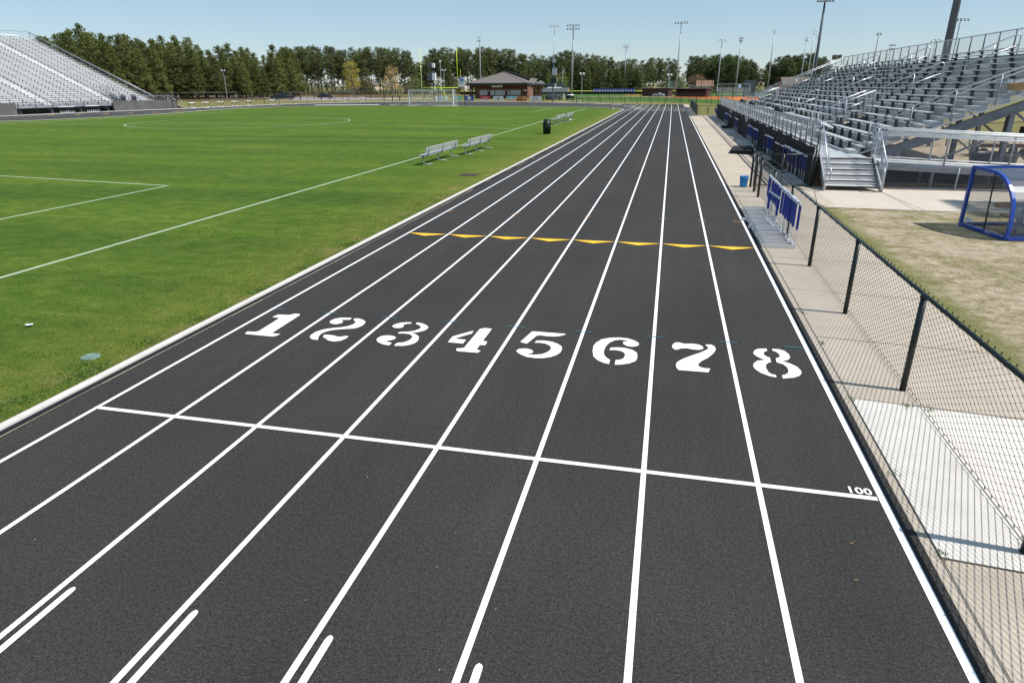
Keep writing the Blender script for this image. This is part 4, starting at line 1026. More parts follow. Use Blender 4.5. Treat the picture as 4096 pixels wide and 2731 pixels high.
# bins standing on the walkway
for (x, y, nm) in ((14.0-0.6, 49.2, "nearest"), (13.3, 64.5, "middle"), (13.25, 72.5, "farthest")):
    t = thing('trash_can', "%s black trash can on the right grandstand walkway by the front rail" % nm, 'trash can', (x, y, 1.006), "bins on the right grandstand walkway")
    b = MB(); b.smooth = True; b.lathe([(0.24, 1.006), (0.27, 1.05), (0.30, 1.70), (0.33, 1.71), (0.33, 1.76), (0.31, 1.77)], (x, y, 0), 20); b.build('bin', MT['black_plastic'], t)
    b = MB(); b.smooth = True; b.lathe([(0.325, 1.775), (0.32, 1.86), (0.26, 1.98), (0.25, 2.08), (0.12, 2.12), (0.0, 2.13)], (x, y, 0), 20); b.build('lid', MT['black_plastic'], t)

# ------------------------------------------------------------------ blue team shelter
A_ = Vector((14.14, 19.53, 0)); B_ = Vector((14.46, 17.70, 0)); ey = (B_-A_).normalized(); ex = Vector((-ey.y, ey.x, 0)); LN = 4.6
t = thing('team_shelter', "blue framed team shelter with clear curved roof panels on the worn lawn", 'shelter', tuple(A_))
prof = [(0.0, 0.0), (0.0, 1.46), (0.40, 1.46), (0.72, 1.455), (0.95, 1.44), (1.15, 1.39), (1.34, 1.30), (1.50, 1.19), (1.63, 1.07), (1.74, 0.92), (1.82, 0.72), (1.865, 0.48), (1.885, 0.24), (1.86, 0.0)]
def SP(p, u): return A_+ey*p[0]+ex*u+Vector((0, 0, p[1]+0.04))
for u in (0.0, LN/3, 2*LN/3, LN):
    b = MB(); b.smooth = False
    pts = [SP(p, u) for p in prof]
    for p, q in zip(pts, pts[1:]): b.bar(p-(q-p).normalized()*0.012, q+(q-p).normalized()*0.012, 0.075, 0.075, ex)
    b.bar(pts[0], pts[-1], 0.075, 0.075)
    b.build('side_frame', MT['blue_frame'], t)
b = MB()
for p in (prof[0], prof[1], prof[-1]): b.bar(SP(p, 0.03), SP(p, LN-0.03), 0.085, 0.075)
b.build('long_rail', MT['blue_frame'], t)
b = MB(); b.bar(SP((0.0, 0.98), 0.04), SP((0.0, 0.98), 0.05), 0.01)
b.v = []; b.f = []; b.mi = []; b.sm = []
b.bar(SP((0.96, 0.02), 0.02), SP((0.86, 1.42), 0.02), 0.022, 0.03); b.build('mullion', MT['black_plastic'], t)
b = MB(); b.smooth = True
pr2 = [(p[0]*0.985, p[1]-0.012) for p in prof[1:]]
for i in range(len(pr2)-1):
    p, q = pr2[i], pr2[i+1]; b.quad(SP(p, 0.04), SP(p, LN-0.04), SP(q, LN-0.04), SP(q, 0.04))
b.build('roof_panel', MT['poly_roof'], t)
for u in (0.02, LN-0.02):
    b = MB(); k0 = len(b.v); pts = [SP((p[0]*0.985, p[1]*0.985+0.005), u) for p in prof]; b.v += [tuple(p) for p in pts]
    c_ = (A_+ey*0.8+ex*u+Vector((0, 0, 0.7))); b.v.append(tuple(c_)); kc = len(b.v)-1
    for i in range(len(pts)): b.face((k0+i, k0+(i+1) % len(pts), kc))
    b.build('side_panel', MT['poly'], t)
b = MB(); b.prism([SP((1.05, 0.40), 0.25), SP((1.05, 0.45), 0.25), SP((1.42, 0.45), 0.25), SP((1.42, 0.40), 0.25)], ex*(LN-0.5)); b.build('bench_seat', MT['wood'], t)
b = MB()
for u in (0.6, 2.2, 3.9): b.bar(SP((1.22, 0.0), u), SP((1.22, 0.4), u), 0.05)
b.build('bench_leg', MT['galv_dark'], t)
pm = (1.42, 1.30); tx = ex*-1; ty = (Vector((0, 0, -1))*0.62+ey*0.78)
text_mesh("KWIKGOAL", 0.16, tuple(SP((1.31, 1.352), 1.55)+Vector((0, 0, 0.012))+ey*0.012), tuple(tx), tuple((SP((1.50, 1.19), 0)-SP((1.15, 1.39), 0)).normalized()), MT['b_white'], 'lettering', t)
text_mesh("KWIKGOAL", 0.045, tuple(A_+ey*1.2+ex*-0.04+Vector((0, 0, 0.045))), tuple(ey), (0, 0, 1), MT['b_white'], 'maker_label', t)
b = MB(); b.obox(SP((0.28, 0.16), 0.018)-ex*0.012, ey, (0, 0, 1), ex, 0.13, 0.04, 0.002); b.build('sticker', MT['b_sky'], t)
b = MB(); b.smooth = True
out = [SP((0.62, 0.60+0.075), 0.40)]+[SP((0.62, 0.60+0.075*math.cos(q)), 0.40-0.075*math.sin(q)) for q in [i*math.pi/8 for i in range(1, 8)]]+[SP((0.62, 0.525), 0.40), SP((0.62, 0.525), LN-0.3), SP((0.62, 0.675), LN-0.3)]
b.smooth = False; b.prism(out, ey*0.03); b.build('bench_back', MT['wood'], t)

# ------------------------------------------------------------------ things on the infield
def make_bench(nlegs, Lb):
    r = empty('player_bench')
    b = MB()
    for i in range(2): b.box(-0.16+i*0.165, -0.005+i*0.165, -Lb/2, Lb/2, 0.42, 0.46)
    b.build('seat', MT['bench_alu'], r)
    b = MB()
    for z in (0.60, 0.74): b.obox((0.205+(z-0.46)*0.22, 0, z+0.02), (0, 1, 0), (1, 0, -0.22), (0.22, 0, 1), Lb/2, 0.018, 0.062)
    b.build('backrest', MT['bench_alu'], r)
    b = MB()
    for s in (-1, 1): b.box(-0.162, 0.162, s*Lb/2-0.006*(s > 0), s*Lb/2+0.006*(s < 0)+0.0, 0.418, 0.462)
    b.build('end_cap', MT['black_plastic'], r)
    for i in range(nlegs):
        y = -Lb/2+0.35+(Lb-0.7)*i/(nlegs-1)
        b = MB(); b.smooth = True
        b.tube([(0.42, y, 0.025), (0.02, y, 0.025), (-0.02, y, 0.06), (-0.02, y, 0.42)], 0.026, 8)
        lg = b.build('leg', MT['galv'], r)
        b = MB(); b.smooth = True
        b.tube([(-0.10, y, 0.40), (0.14, y, 0.40), (0.215, y, 0.44), (0.255, y, 0.52), (0.315, y, 0.83)], 0.024, 8)
        b.build('back_arm', MT['galv_dark'], lg)
    return r
bn = Stock(make_bench(3, 4.6))
for (x, y, lab) in ((-4.95, 32.4, "nearest silver player bench with three legs on the touchline grass"), (-4.40, 37.5, "second silver player bench, just beyond the nearest one on the grass"),
                    (-4.45, 67.0, "third silver player bench, behind the black trash can"), (-4.25, 72.3, "farthest silver player bench on the touchline")):
    o = bn.put((x, y, 0.012), R(-1.5), lab, "player benches along the touchline"); o["category"] = 'bench'
t = thing('trash_can', "black domed trash can standing alone on the grass beside the track", 'trash can', (-2.87, 52.0, 0.012))
b = MB(); b.smooth = True; b.lathe([(0.0, 0.012), (0.25, 0.012), (0.29, 0.72), (0.33, 0.73), (0.335, 0.80), (0.315, 0.81)], (-2.87, 52.0, 0), 24)
for i in range(12):
    a = i*math.pi/6; x, y = -2.87+0.275*math.cos(a), 52+0.275*math.sin(a); b.bar((x, y, 0.06), (x+0.02*math.cos(a), y+0.02*math.sin(a), 0.70), 0.03)
b.build('bin', MT['dark_green_plastic'], t)
b = MB(); b.smooth = True; b.lathe([(0.33, 0.815), (0.32, 0.86), (0.27, 0.90), (0.27, 1.06), (0.24, 1.10), (0.10, 1.13), (0.0, 1.135)], (-2.87, 52.0, 0), 24); b.build('lid', MT['dark_green_plastic'], t)
t = thing('drain_grate', "rusty square drain grate set in the grass near the track kerb", 'drain grate', (-1.75, 27.1, 0.012))
b = MB(); b.box(-2.07, -1.43, 26.75, 27.5, 0.0, 0.02); b.build('pit', MT['black_plastic'], t)
b = MB()
for i in range(7): b.box(-2.06+0.095*i, -2.00+0.095*i, 26.75, 27.5, 0.0205, 0.034)
b.box(-2.11, -2.07, 26.72, 27.53, 0.0, 0.036); b.box(-1.43, -1.39, 26.72, 27.53, 0.0, 0.036); b.build('bars', MT['rust'], t)
g = gz(363, 1432)
b = MB(); b.lathe([(0.0, 0.036), (0.10, 0.034), (0.123, 0.028), (0.125, 0.01)][::-1], (g.x, g.y, 0), 24)
for k in range(5): b.box(g.x-0.09+0.04*k, g.x-0.07+0.04*k, g.y-0.06, g.y+0.06, 0.034, 0.039)
tag(b.build('valve_cover', MT['valve']), "round pale green valve cover lying in the grass by the kerb", 'valve cover')
for i, (p, r_, lab) in enumerate((((2280, 486), 0.11, "white soccer ball lying beside the farthest player bench"), ((2452, 439), 0.11, "white soccer ball near the far corner of the grass"))):
    g = gz(*p); b = MB(); b.smooth = True
    b.lathe([(r_*math.sin(a), r_-r_*math.cos(a)+0.012) for a in [k*math.pi/10 for k in range(11)]], (g.x, g.y, 0), 16)
    tag(b.build('ball', MT['board_white']), lab, 'ball', "balls left on the grass")
g = gz(117, 1309); b = MB(); b.poly([(g.x-.05, g.y-.03), (g.x+.05, g.y-.04), (g.x+.07, g.y+.03), (g.x+.01, g.y+.05), (g.x-.05, g.y+.02)], 0.05); b.bar((g.x-.05, g.y, .03), (g.x+.06, g.y+.01, .06), .03, .02)
tag(b.build('paper_scrap', MT['board_white']), "scrap of white paper on the grass at the left edge", 'paper scrap')
# leaves on the rubber
for (px, py, lab) in ((3405, 2176, "small pale leaf on lane eight near the kerb strip"), (3422, 2322, "small brown leaf on lane eight at the bottom right"), (1223, 2404, "small tan leaf on lane three near the front")):
    g = gz(px, py); b = MB(); s = 0.015
    b.tri((g.x-s, g.y, 0.006), (g.x+s*.2, g.y-s*.6, 0.014), (g.x+s, g.y+s*.2, 0.02)); b.tri((g.x-s, g.y, 0.006), (g.x+s, g.y+s*.2, 0.02), (g.x, g.y+s*.7, 0.010))
    tag(b.build('fallen_leaf', MT['cardboard']), lab, 'leaf')
# grass blades close to the camera
def blades(name, n, dens, mat, hmin, hmax, label):
    vs = []; fs = []; rnd = random.Random(5)
    while len(fs) < n:
        x, y = dens(rnd)
        a = rnd.random()*6.283; h = rnd.uniform(hmin, hmax); w = rnd.uniform(0.003, 0.006)*(1+0.05*y); lx, ly = rnd.gauss(0, h*0.7), rnd.gauss(0, h*0.7)
        dx, dy = w*math.cos(a), w*math.sin(a); k = len(vs)
        vs += [(x-dx, y-dy, 0.005), (x+dx, y+dy, 0.005), (x+lx, y+ly, h+0.01)]; fs.append((k, k+1, k+2))
    me = bpy.data.meshes.new(name); me.from_pydata(vs, [], fs); me.materials.append(mat); me.update()
    o = bpy.data.objects.new(name, me); col.objects.link(o); tag(o, label, 'grass', None, 'stuff')
def d_in(r):
    while True:
        y = 4.0+18*r.random()**1.6; x = -0.715-(r.random()**1.7)*12.0
        if x > -4.5-0.55*(22-y)+r.uniform(-2, 2): return x, y
blades('grass_blades', 70000, d_in, MT['blade'], 0.010, 0.032, "short green grass blades of the infield turf near the kerb")
def d_tuft(r):
    k = r.choice(((-0.75, 6.2), (-0.85, 6.35), (-0.80, 6.5), (-0.95, 5.7), (-1.0, 5.4), (-1.15, 6.6), (-0.9, 7.5), (-0.8, 8.6), (-0.78, 10.3), (-0.80, 12), (-0.85, 14)))
    return k[0]+r.gauss(0, 0.10)-0.05, k[1]+r.gauss(0, 0.16)
blades('grass_tufts', 1500, lambda r: (lambda p: (min(p[0], -0.71), p[1]))(d_tuft(r)), MT['blade'], 0.03, 0.075, "coarse grass tufts growing along the kerb")
blades('joint_weeds', 160, lambda r: (lambda c: (c[0]+r.gauss(0, 0.03), c[1]+r.gauss(0, 0.05)))(r.choice(((8.78, 4.9), (8.78, 7.75), (8.78, 9.6), (9.35, 7.7), (9.6, 7.66), (8.78, 11.0), (8.78, 6.1)))), MT['blade'], 0.01, 0.025, "tiny weeds in the walkway joints")

# litter nobody could count: dry leaf bits on the grass, pale specks on the rubber
def bits(name, n, pos, mat, s0, s1, z, label):
    vs = []; fs = []; rnd = random.Random(9)
    for _ in range(n):
        x, y = pos(rnd); s = rnd.uniform(s0, s1); a = rnd.random()*6.28; k = len(vs)
        for j in range(4):
            q = a+j*1.57; r_ = s*rnd.uniform(0.5, 1.1)*(1 if j % 2 else 0.55); vs.append((x+r_*math.cos(q), y+r_*math.sin(q), z+rnd.uniform(0, 0.006)))
        fs.append((k, k+1, k+2, k+3))
    me = bpy.data.meshes.new(name); me.from_pydata(vs, [], fs); me.materials.append(mat); me.update()
    o = bpy.data.objects.new(name, me); col.objects.link(o); tag(o, label, 'litter', None, 'stuff')
bits('grass_litter', 90, lambda r: (-0.9-abs(r.gauss(0, 3.2)), 5+22*r.random()**1.3), MT['cardboard'], 0.012, 0.035, 0.045, "scattered dry leaf bits on the grass")
bits('pale_litter', 40, lambda r: (-1.2-9*r.random(), 6+40*r.random()), MT['board_white'], 0.01, 0.022, 0.045, "scattered pale specks on the grass")
bits('track_specks', 110, lambda r: (8.4*r.random(), 2+22*r.random()**1.4), MT['concrete'], 0.004, 0.010, 0.006, "scattered pale grit on the track rubber")
# ------------------------------------------------------------------ left grandstand
LO = (-84.43, 79.83); LA = Vector((0.0929, 0.9957, 0)).normalized(); LB = Vector((-LA.y, LA.x, 0))
t = thing('grandstand', "large bright silver grandstand on the left across the field", 'grandstand', (-85, 90, 0))
LS0, LS1 = -34.0, 25.7; lo0, lz0, lrun, lrise, ln_ = 1.35, 1.12, 0.655, 0.2745, 40
LAI = [-16.8, -5.4, 6.0, 17.4]
LP, lbx = bleacher(t, LO, LA, LB, LS0, LS1, lo0, lz0, lrun, lrise, ln_, LAI, 1.3, [(18.3, 19.8, 0, 4)], bracket_step=1.9, stair='seat_shaded')
ltl = lambda o: lz0+lrise/lrun*(o-lo0)
def LPf(s, o, z): return LP(s, o, z)
for a in LAI:
    for (o1, o2) in ((2.0, 5.2), (6.2, 10.5), (11.7, 16.0), (17.2, 21.5), (22.5, 26)):
        handrail(t, LP, a, o1, o2, ltl, hgt=1.0, r=0.03)
b = MB(); lbx(b, LS0, LS1+3.5, 0.35, lo0+0.1, 1.05, 1.12); b.build('walkway_deck', MT['riser'], t)
b = MB(); lbx(b, LS0, LS1+3.5, 0.28, 0.35, 0.86, 1.12); b.build('deck_fascia', MT['alu'], t)
guard(t, lambda u, v: LP(LS0+u, 0.32, 1.12+v), LS1+3.5-LS0, 0, 1.14, 1.85, sp=0.22, r=0.004, rail_r=0.035, post_r=0.035, mat='galv_dark')
le0, le1 = 1.2, lo0+lrun*(ln_-1)+0.4
guard(t, lambda u, v: LP(LS1+0.05, le0+u, ltl(le0+u)+0.05+v), le1-le0, 0, 1.1, 1.9, sp=0.22, mid=True, r=0.004, rail_r=0.04, post_r=0.035)
guard(t, lambda u, v: LP(LS0+u, le1, ltl(le1)+0.1+v), LS1-LS0, 0, 1.05, 1.9, sp=0.22, r=0.004, rail_r=0.035)
for s in (18.3, 19.8): guard(t, lambda u, v, s=s: LP(s, 1.3+u, ltl(1.3+u)+v), 3.3, 0, 1.5, 1.1, sp=0.2, r=0.004, rail_r=0.035, mat='galv_dark')
b = MB(); lbx(b, LS0, 23.6, le1-0.3, le1-0.1, ltl(le1)+0.42, ltl(le1)+0.50); lbx(b, LS0, 23.6, le1-0.3, le1-0.1, ltl(le1)-0.05, ltl(le1)+0.02)
for i in range(22): lbx(b, 23.5-i*1.8, 23.6-i*1.8, le1-0.25, le1-0.15, ltl(le1), ltl(le1)+0.45)
b.build('rear_bench_frame', MT['white_paint'], t)
for s in [25.4-4.9*i for i in range(13)]:
    b = MB(); b.bar(LP(s, 0.9, ltl(0.9)-0.4), LP(s, le1, ltl(le1)-0.4), 0.16, 0.4)
    st = b.build('stringer', MT['galv_dark'], t)
    for o in (0.8, 5, 10, 15, 20, 25): b = MB(); b.bar(LP(s, o, 0), LP(s, o, ltl(o)-0.3), 0.25, 0.2); b.build('column', MT['galv_dark'], st)
b = MB(); lbx(b, LS0, LS1-0.3, 1.9, 1.95, 0, 1.15); lbx(b, LS1-0.35, LS1-0.3, 1.96, 25, 0, 1.4); b.build('shade_sheet', MT['screen'], t)  # black sheets added in place of the shade under the seats
# windscreen fences in front of it
def screen_run(name, label, s0, s1, top0, top1, ends=True):
    t = thing(name, label, 'fence', tuple(LP(s0, 0, 0)))
    b = MB(); b.smooth = True; n = max(4, int((s1-s0)*3))
    for i in range(n+1):
        s = s0+(s1-s0)*i/n; tz = top0+(top1-top0)*i/n
        for k in range(4): b.v.append(tuple(LP(s, 0.05*math.sin(s*1.9+k*1.1)+0.03*math.sin(s*4.7), 0.04+(tz-0.04-0.03*abs(math.sin(s)))*k/3)))
    for i in range(n):
        for k in range(3): b.face((i*4+k, i*4+k+1, (i+1)*4+k+1, (i+1)*4+k))
    b.build('fabric', MT['screen_grey'], t)
    for i in range(int((s1-s0)/3)+1):
        b = MB(); s = s0+min(i*3.0, s1-s0); b.tube([LP(s, 0.15, 0), LP(s, 0.15, top0+0.02)], 0.04, 6); b.build('post', MT['blk'], t)
screen_run('windscreen_fence', "faded grey windscreen fence at the far right end of the left grandstand", 16.1, 28.4, 1.58, 1.5)
screen_run('windscreen_fence', "faded grey windscreen fence at the left edge of the picture", -34, 0.0, 1.6, 1.66)
t = thing('chain_link_fence', "open black chain link fence before the dark space under the left grandstand", 'fence', tuple(LP(0, 0, 0)))
for i in range(7): b = MB(); b.tube([LP(0.3+i*2.6, 0, 0), LP(0.3+i*2.6, 0, 1.62)], 0.045, 6); b.build('post', MT['blk'], t)
b = MB(); lattice(b, 15.8, 1.5, 0.22, 0.005, lambda u, v: LP(0.2+u, 0, 0.06+v)); b.build('wire_mesh', MT['blk'], t)
b = MB(); b.tube([LP(0.2, 0, 1.6), LP(16, 0, 1.58)], 0.03, 6); b.build('top_rail', MT['blk'], t)
t = thing('chain_link_gate', "small black framed gate panel at the right end of the faded windscreen", 'gate', tuple(LP(28.6, 0, 0)))
b = MB()
for z in (0.1, 1.4): b.bar(LP(28.5, 0, z), LP(29.7, 0, z), 0.07)
for s in (28.5, 29.7): b.bar(LP(s, 0, 0), LP(s, 0, 1.45), 0.08)
b.build('frame', MT['blk'], t)
b = MB(); lbx(b, 28.55, 29.65, 0.02, 0.04, 0.14, 1.36); b.build('panel', MT['screen_grey'], t)
t = thing('guard_rail', "sloping galvanised ramp rails at the right end of the left grandstand", 'railing', tuple(LP(27, 1, 0)))
for o in (0.35, 1.6):
    b = MB(); b.smooth = True
    b.tube([LP(29.2, o, 1.1), LP(29.2, o, 2.25), LP(31.2, o, 1.45), LP(31.2, o, 0)], 0.035, 6); b.tube([LP(29.2, o, 1.7), LP(31.2, o, 0.95)], 0.028, 6); b.build('rail', MT['alu'], t)
b = MB(); b.prism([tuple(LP(29.0, 0.3, 1.05)), tuple(LP(31.6, 0.3, 0.02)), tuple(LP(31.6, 0.3, 0.0)), tuple(LP(29.0, 0.3, 0.9))], tuple(LB*1.35)); b.build('ramp_deck', MT['riser'], t)
for (s, o, nm) in ((19.0, 0.85, "left"), (21.2, 0.85, "right")):
    p = LP(s, o, 1.12); t = thing('trash_can', "%s one of two black trash cans on the left grandstand walkway" % nm, 'trash can', tuple(p), "bins on the left grandstand walkway")
    b = MB(); b.smooth = True; b.lathe([(0.30, 0), (0.36, 0.1), (0.40, 0.85), (0.44, 0.87), (0.44, 0.93)], p, 16); b.build('bin', MT['black_plastic'], t)
    b = MB(); b.smooth = True; b.lathe([(0.43, 0.94), (0.42, 1.05), (0.33, 1.25), (0.1, 1.32), (0, 1.33)], p, 16); b.build('lid', MT['black_plastic'], t)
# white hurdles before the left stand and round the curve
def make_far_hurdle():
    r = empty('hurdle'); b = MB()
    for y in (0, 1.1): b.bar((0, y, 0.04), (-0.7, y, 0.04), 0.07, 0.08)
    b.bar((0, 0, 0.06), (0, 1.1, 0.06), 0.06, 0.06)
    b.build('base', MT['white_paint'], r)
    for y in (0.02, 1.08):
        b = MB(); b.tube([(0, y, 0.04), (0, y, 0.98)], 0.025, 6); up = b.build('upright', MT['white_paint'], r)
        b = MB(); b.bar((0, y, 0.38), (0, y, 0.9), 0.07, 0.07); b.build('sleeve', MT['black_plastic'], up)
    b = MB(); b.box(-0.02, 0.02, -0.1, 1.2, 0.90, 1.0); b.build('crossbar', MT['board_white'], r)
    return r
FH = Stock(make_far_hurdle())
lang = math.atan2(LA.x, LA.y)
for gi, (nm, s, cnt) in enumerate((("left", 7.0, 5), ("right", 11.6, 4))):
    for j in range(cnt):
        p = LP(s+j*0.22, -0.75-0.13*j, 0)
        cathurdle(FH.put(tuple(p), -lang+math.pi, "white and black hurdle, %s in the %s stack before the left grandstand" % (ORD[j], nm), "hurdles nested before the left grandstand"))
for i, (x, y, rz, lab) in enumerate(((-79.0, 110.6, 0.05, "white barred hurdle nearest the grandstand end on the far curve path"), (-78.6, 114.0, 0.0, "second white barred hurdle along the far curve path"),
        (-78.2, 117.8, -.05, "third white barred hurdle along the far curve path"), (-78.0, 122.0, -.1, "fourth white barred hurdle along the far curve path"), (-77.9, 126.6, -.15, "white barred hurdle just left of the dark pickup truck"),
        (-76.4, 132.8, -.25, "white barred hurdle in front of the dark pickup truck"), (-70.5, 155.6, -.7, "left one of two white barred hurdles right of the dark sedan"), (-68.0, 159.8, -.8, "right one of two white barred hurdles right of the dark sedan"))):
    cathurdle(FH.put((x, y, 0.0), rz+math.pi-0.35, lab, "hurdles spread round the far curve", 1.0))

# ------------------------------------------------------------------ fences round the far curve
def fence_line(name, label, pts, h, step, sp, r, post_r=0.045, mat='blk', z0=0.05, cat='fence', posts_each=True):
    t = thing(name, label, cat, (pts[0][0], pts[0][1], 0))
    ln = resample([tuple(p) for p in pts], step)
    for p in ln: b = MB(); b.tube([(p[0], p[1], -0.05), (p[0], p[1], h+0.05)], post_r, 6); b.build('post', MT[mat], t)
    b = MB()
    for a, c in zip(ln, ln[1:]): b.tube([(a[0], a[1], h), (c[0], c[1], h)], post_r*0.62, 5, cap=False)
    b.build('top_rail', MT[mat], t)
    b = MB()
    for a, c in zip(ln, ln[1:]):
        a = Vector((a[0], a[1], 0)); c = Vector((c[0], c[1], 0)); d = (c-a); Ln = d.length; d.normalize()
        lattice(b, Ln, h-z0, sp, r, lambda u, v, a=a, d=d: a+d*u+Vector((0, 0, z0+v)))
    b.build('wire_mesh', MT[mat], t)
    return t
fence_line('chain_link_fence', "waist high black chain link fence along the left far curve", smooth_line([(-79.4, 109.5), (-79.0, 116.2), (-78.3, 125.6), (-76.5, 136.4), (-73.6, 147), (-69.8, 156.5), (-63.3, 160.6)], 4), 1.2, 4.3, 0.24, 0.005)
fence_line('chain_link_fence', "waist high black chain link fence carrying the row of vinyl banners", smooth_line([(-59.5, 161.4), (-51, 163.4), (-43.2, 163.1), (-33, 161.3), (-23.1, 158.0), (-18.0, 154.8)], 4), 1.2, 2.9, 0.24, 0.005)
fence_line('chain_link_fence', "waist high black chain link fence behind the end of the straight", smooth_line([(-13.6, 148.6), (-10.2, 143.8), (-4.3, 140.2), (1.5, 137.3), (6.8, 135.2), (13, 134.2), (19, 134.5)], 4), 1.15, 2.9, 0.24, 0.005)
for nm, pts in (("left", [(-63.2, 160.6), (-61.4, 161.1)]), ("right", [(-61.3, 161.1), (-59.6, 161.4)])):
    t = thing('chain_link_gate', "%s black gate leaf in the far curve fence left of the white goal" % nm, 'gate', (pts[0][0], pts[0][1], 0), "gate leaves in the far fence")
    b = MB()
    for z in (0.1, 1.18): b.bar((*pts[0], z), (*pts[1], z), 0.06)
    for p in pts: b.bar((*p, 0), (*p, 1.25), 0.08)
    b.build('frame', MT['blk'], t)
t = thing('chain_link_gate', "black gate in the far fence right beside the barbecue smoker", 'gate', (-14.5, 150, 0))
b = MB()
for z in (0.1, 1.16): b.bar((-14.9, 150.6, z), (-13.7, 148.8, z), 0.06)
for p in ((-14.9, 150.6), (-13.7, 148.8)): b.bar((*p, 0), (*p, 1.25), 0.08)
b.build('frame', MT['blk'], t)
fence_line('chain_link_fence', "tall black chain link fence in front of the left pines and parked vehicles", [(-140, 156), (-126.4, 172.1), (-117.5, 184.3), (-98.5, 182.8), (-84.4, 195.4), (-72, 204), (-55, 210)], 2.15, 4.2, 0.5, 0.010, 0.08)
fence_line('chain_link_fence', "dark fence along the feet of the distant trees", [(-215, 268), (-161.4, 292.8), (-120, 287), (-80, 283), (-40, 282)], 2.0, 5, 0.45, 0.016, 0.07)
fence_line('chain_link_fence', "tall black chain link fence hung with round topped blue player banners", smooth_line([(-16.2, 167.6), (-9, 164.9), (-3.1, 162.2), (5.2, 153.8), (13.8, 140.5), (24, 137), (46, 136)], 4), 2.05, 2.9, 0.34, 0.006, 0.055)
fence_line('backstop_netting', "high black backstop netting behind the brick dugouts on the right", [(14.2, 206), (22, 203.5), (34, 199), (46, 190)], 5.0, 3.0, 0.6, 0.009, 0.07, cat='netting')
# pale topped frames near the drive
for i, (px0, px1, py, pyb, lab) in enumerate(((1100, 1280, 613, 695, "pale crossbar frame just right of the dark pickup truck"), (1570, 1745, 604, 690, "pale crossbar frame behind the dark sedan"), (2148, 2300, 598, 680, "pale crossbar frame left of the white goal"))):
    p0 = gz(*z2(px0, pyb)); Y = min(p0.y, 196); a = aty(*z2(px0, py), Y); c = aty(*z2(px1, py), Y)
    t = thing('crossbar_frame', lab, 'frame', (a.x, Y, 0), "pale crossbar frames by the drive")
    b = MB(); b.bar((a.x, Y, a.z), (c.x, Y, c.z), 0.10, 0.12); b.build('crossbar', MT['galv'], t)
    for p in (a, c):
        b = MB(); b.bar((p.x, Y, 0), (p.x, Y, p.z), 0.09); b.build('post', MT['blk'], t)

# ------------------------------------------------------------------ vinyl banners on the far fence
def fence_pt(px):                                         # point of the banner fence below this picture column
    ln = smooth_line([(-59.5, 161.4), (-51, 163.4), (-43.2, 163.1), (-33, 161.3), (-23.1, 158.0), (-18.0, 154.8)], 12)
    r_ = ray(px, 400); k = r_.x/r_.y
    best = min(ln, key=lambda p: abs((p[0]-CAM.x)-k*(p[1])))
    return best
zb = zz(1840, 370, 6.9176)
def banner(x0, x1, mat, label, paints):
    p0 = Vector(fence_pt(zb(x0, 0)[0])); p1 = Vector(fence_pt(zb(x1, 0)[0])); d = (p1-p0).normalized(); nn = Vector((d.y, -d.x))
    if nn.y > 0: nn = -nn
    W = (p1-p0).length; o3 = Vector((p0.x+nn.x*0.07, p0.y+nn.y*0.07, 0.0)); D = Vector((d.x, d.y, 0)); N3 = Vector((nn.x, nn.y, 0))
    t = thing('banner', label, 'banner', tuple(o3), "vinyl banners hung on the far fence")
    b = MB(); b.smooth = True
    for i in range(9):
        for k in range(3): b.v.append(tuple(o3+D*(W*i/8)+Vector((0, 0, 0.06+1.10*k/2))+N3*(0.012*math.sin(i*1.9+k))))
    for i in range(8):
        for k in range(2): b.face((i*3+k, (i+1)*3+k, (i+1)*3+k+1, i*3+k+1))
    b.build('sheet', MT[mat], t)
    paints(t, lambda u, v, e=0.03: o3+D*(u*W)+Vector((0, 0, 0.06+1.10*v))+N3*e, D, W)
def disc(t, f, D, W, u, v, ru, rv, mat, name='roundel', e=0.03, n=24):
    b = MB(); k = len(b.v)
    for i in range(n):
        a = 2*math.pi*i/n; b.v.append(tuple(f(u+ru*math.cos(a)/W, v+rv*math.sin(a)/1.1, e)))
    b.face(tuple(range(n))); b.build(name, MT[mat], t)
def rect(t, f, u0, u1, v0, v1, mat, name='panel', e=0.028):
    b = MB(); b.quad(f(u0, v0, e), f(u1, v0, e), f(u1, v1, e), f(u0, v1, e)); b.build(name, MT[mat], t)
def poly_on(t, f, pts, mat, name, e=0.034):
    b = MB(); b.v = [tuple(f(u, v, e)) for u, v in pts]; fl = tessellate_polygon([[Vector((u, v, 0)) for u, v in pts]])
    for q in fl: b.face(tuple(q))
    b.build(name, MT[mat], t)
def txt(t, f, D, s, u, v, size, mat, e=0.036, name='lettering'):
    return text_mesh(s, size, tuple(f(u, v, e)), tuple(D), (0, 0, 1), MT[mat], name, t)
UP = Vector((0, 0, 1))
def p_blue(t, f, D, W):
    disc(t, f, D, W, .5, .60, .58, .40, 'b_white', 'oval'); txt(t, f, D, "Ronnie's", .5, .60, .36, 'b_royal', .04); txt(t, f, D, "Family", .5, .84, .13, 'b_red', .04)
    rect(t, f, .06, .33, .10, .18, 'b_sky', 'strapline'); rect(t, f, .65, .93, .10, .18, 'b_sky', 'strapline')
def p_red(t, f, D, W):
    rect(t, f, 0, 1, 0, .30, 'b_white', 'lower_panel'); txt(t, f, D, "Tony Pope", .5, .72, .36, 'b_white'); txt(t, f, D, "803-478-6273", .5, .42, .22, 'b_white')
    poly_on(t, f, [(.17, .06), (.31, .06), (.24, .26)], 'b_red', 'emblem'); txt(t, f, D, "State Farm", .62, .15, .24, 'b_red')
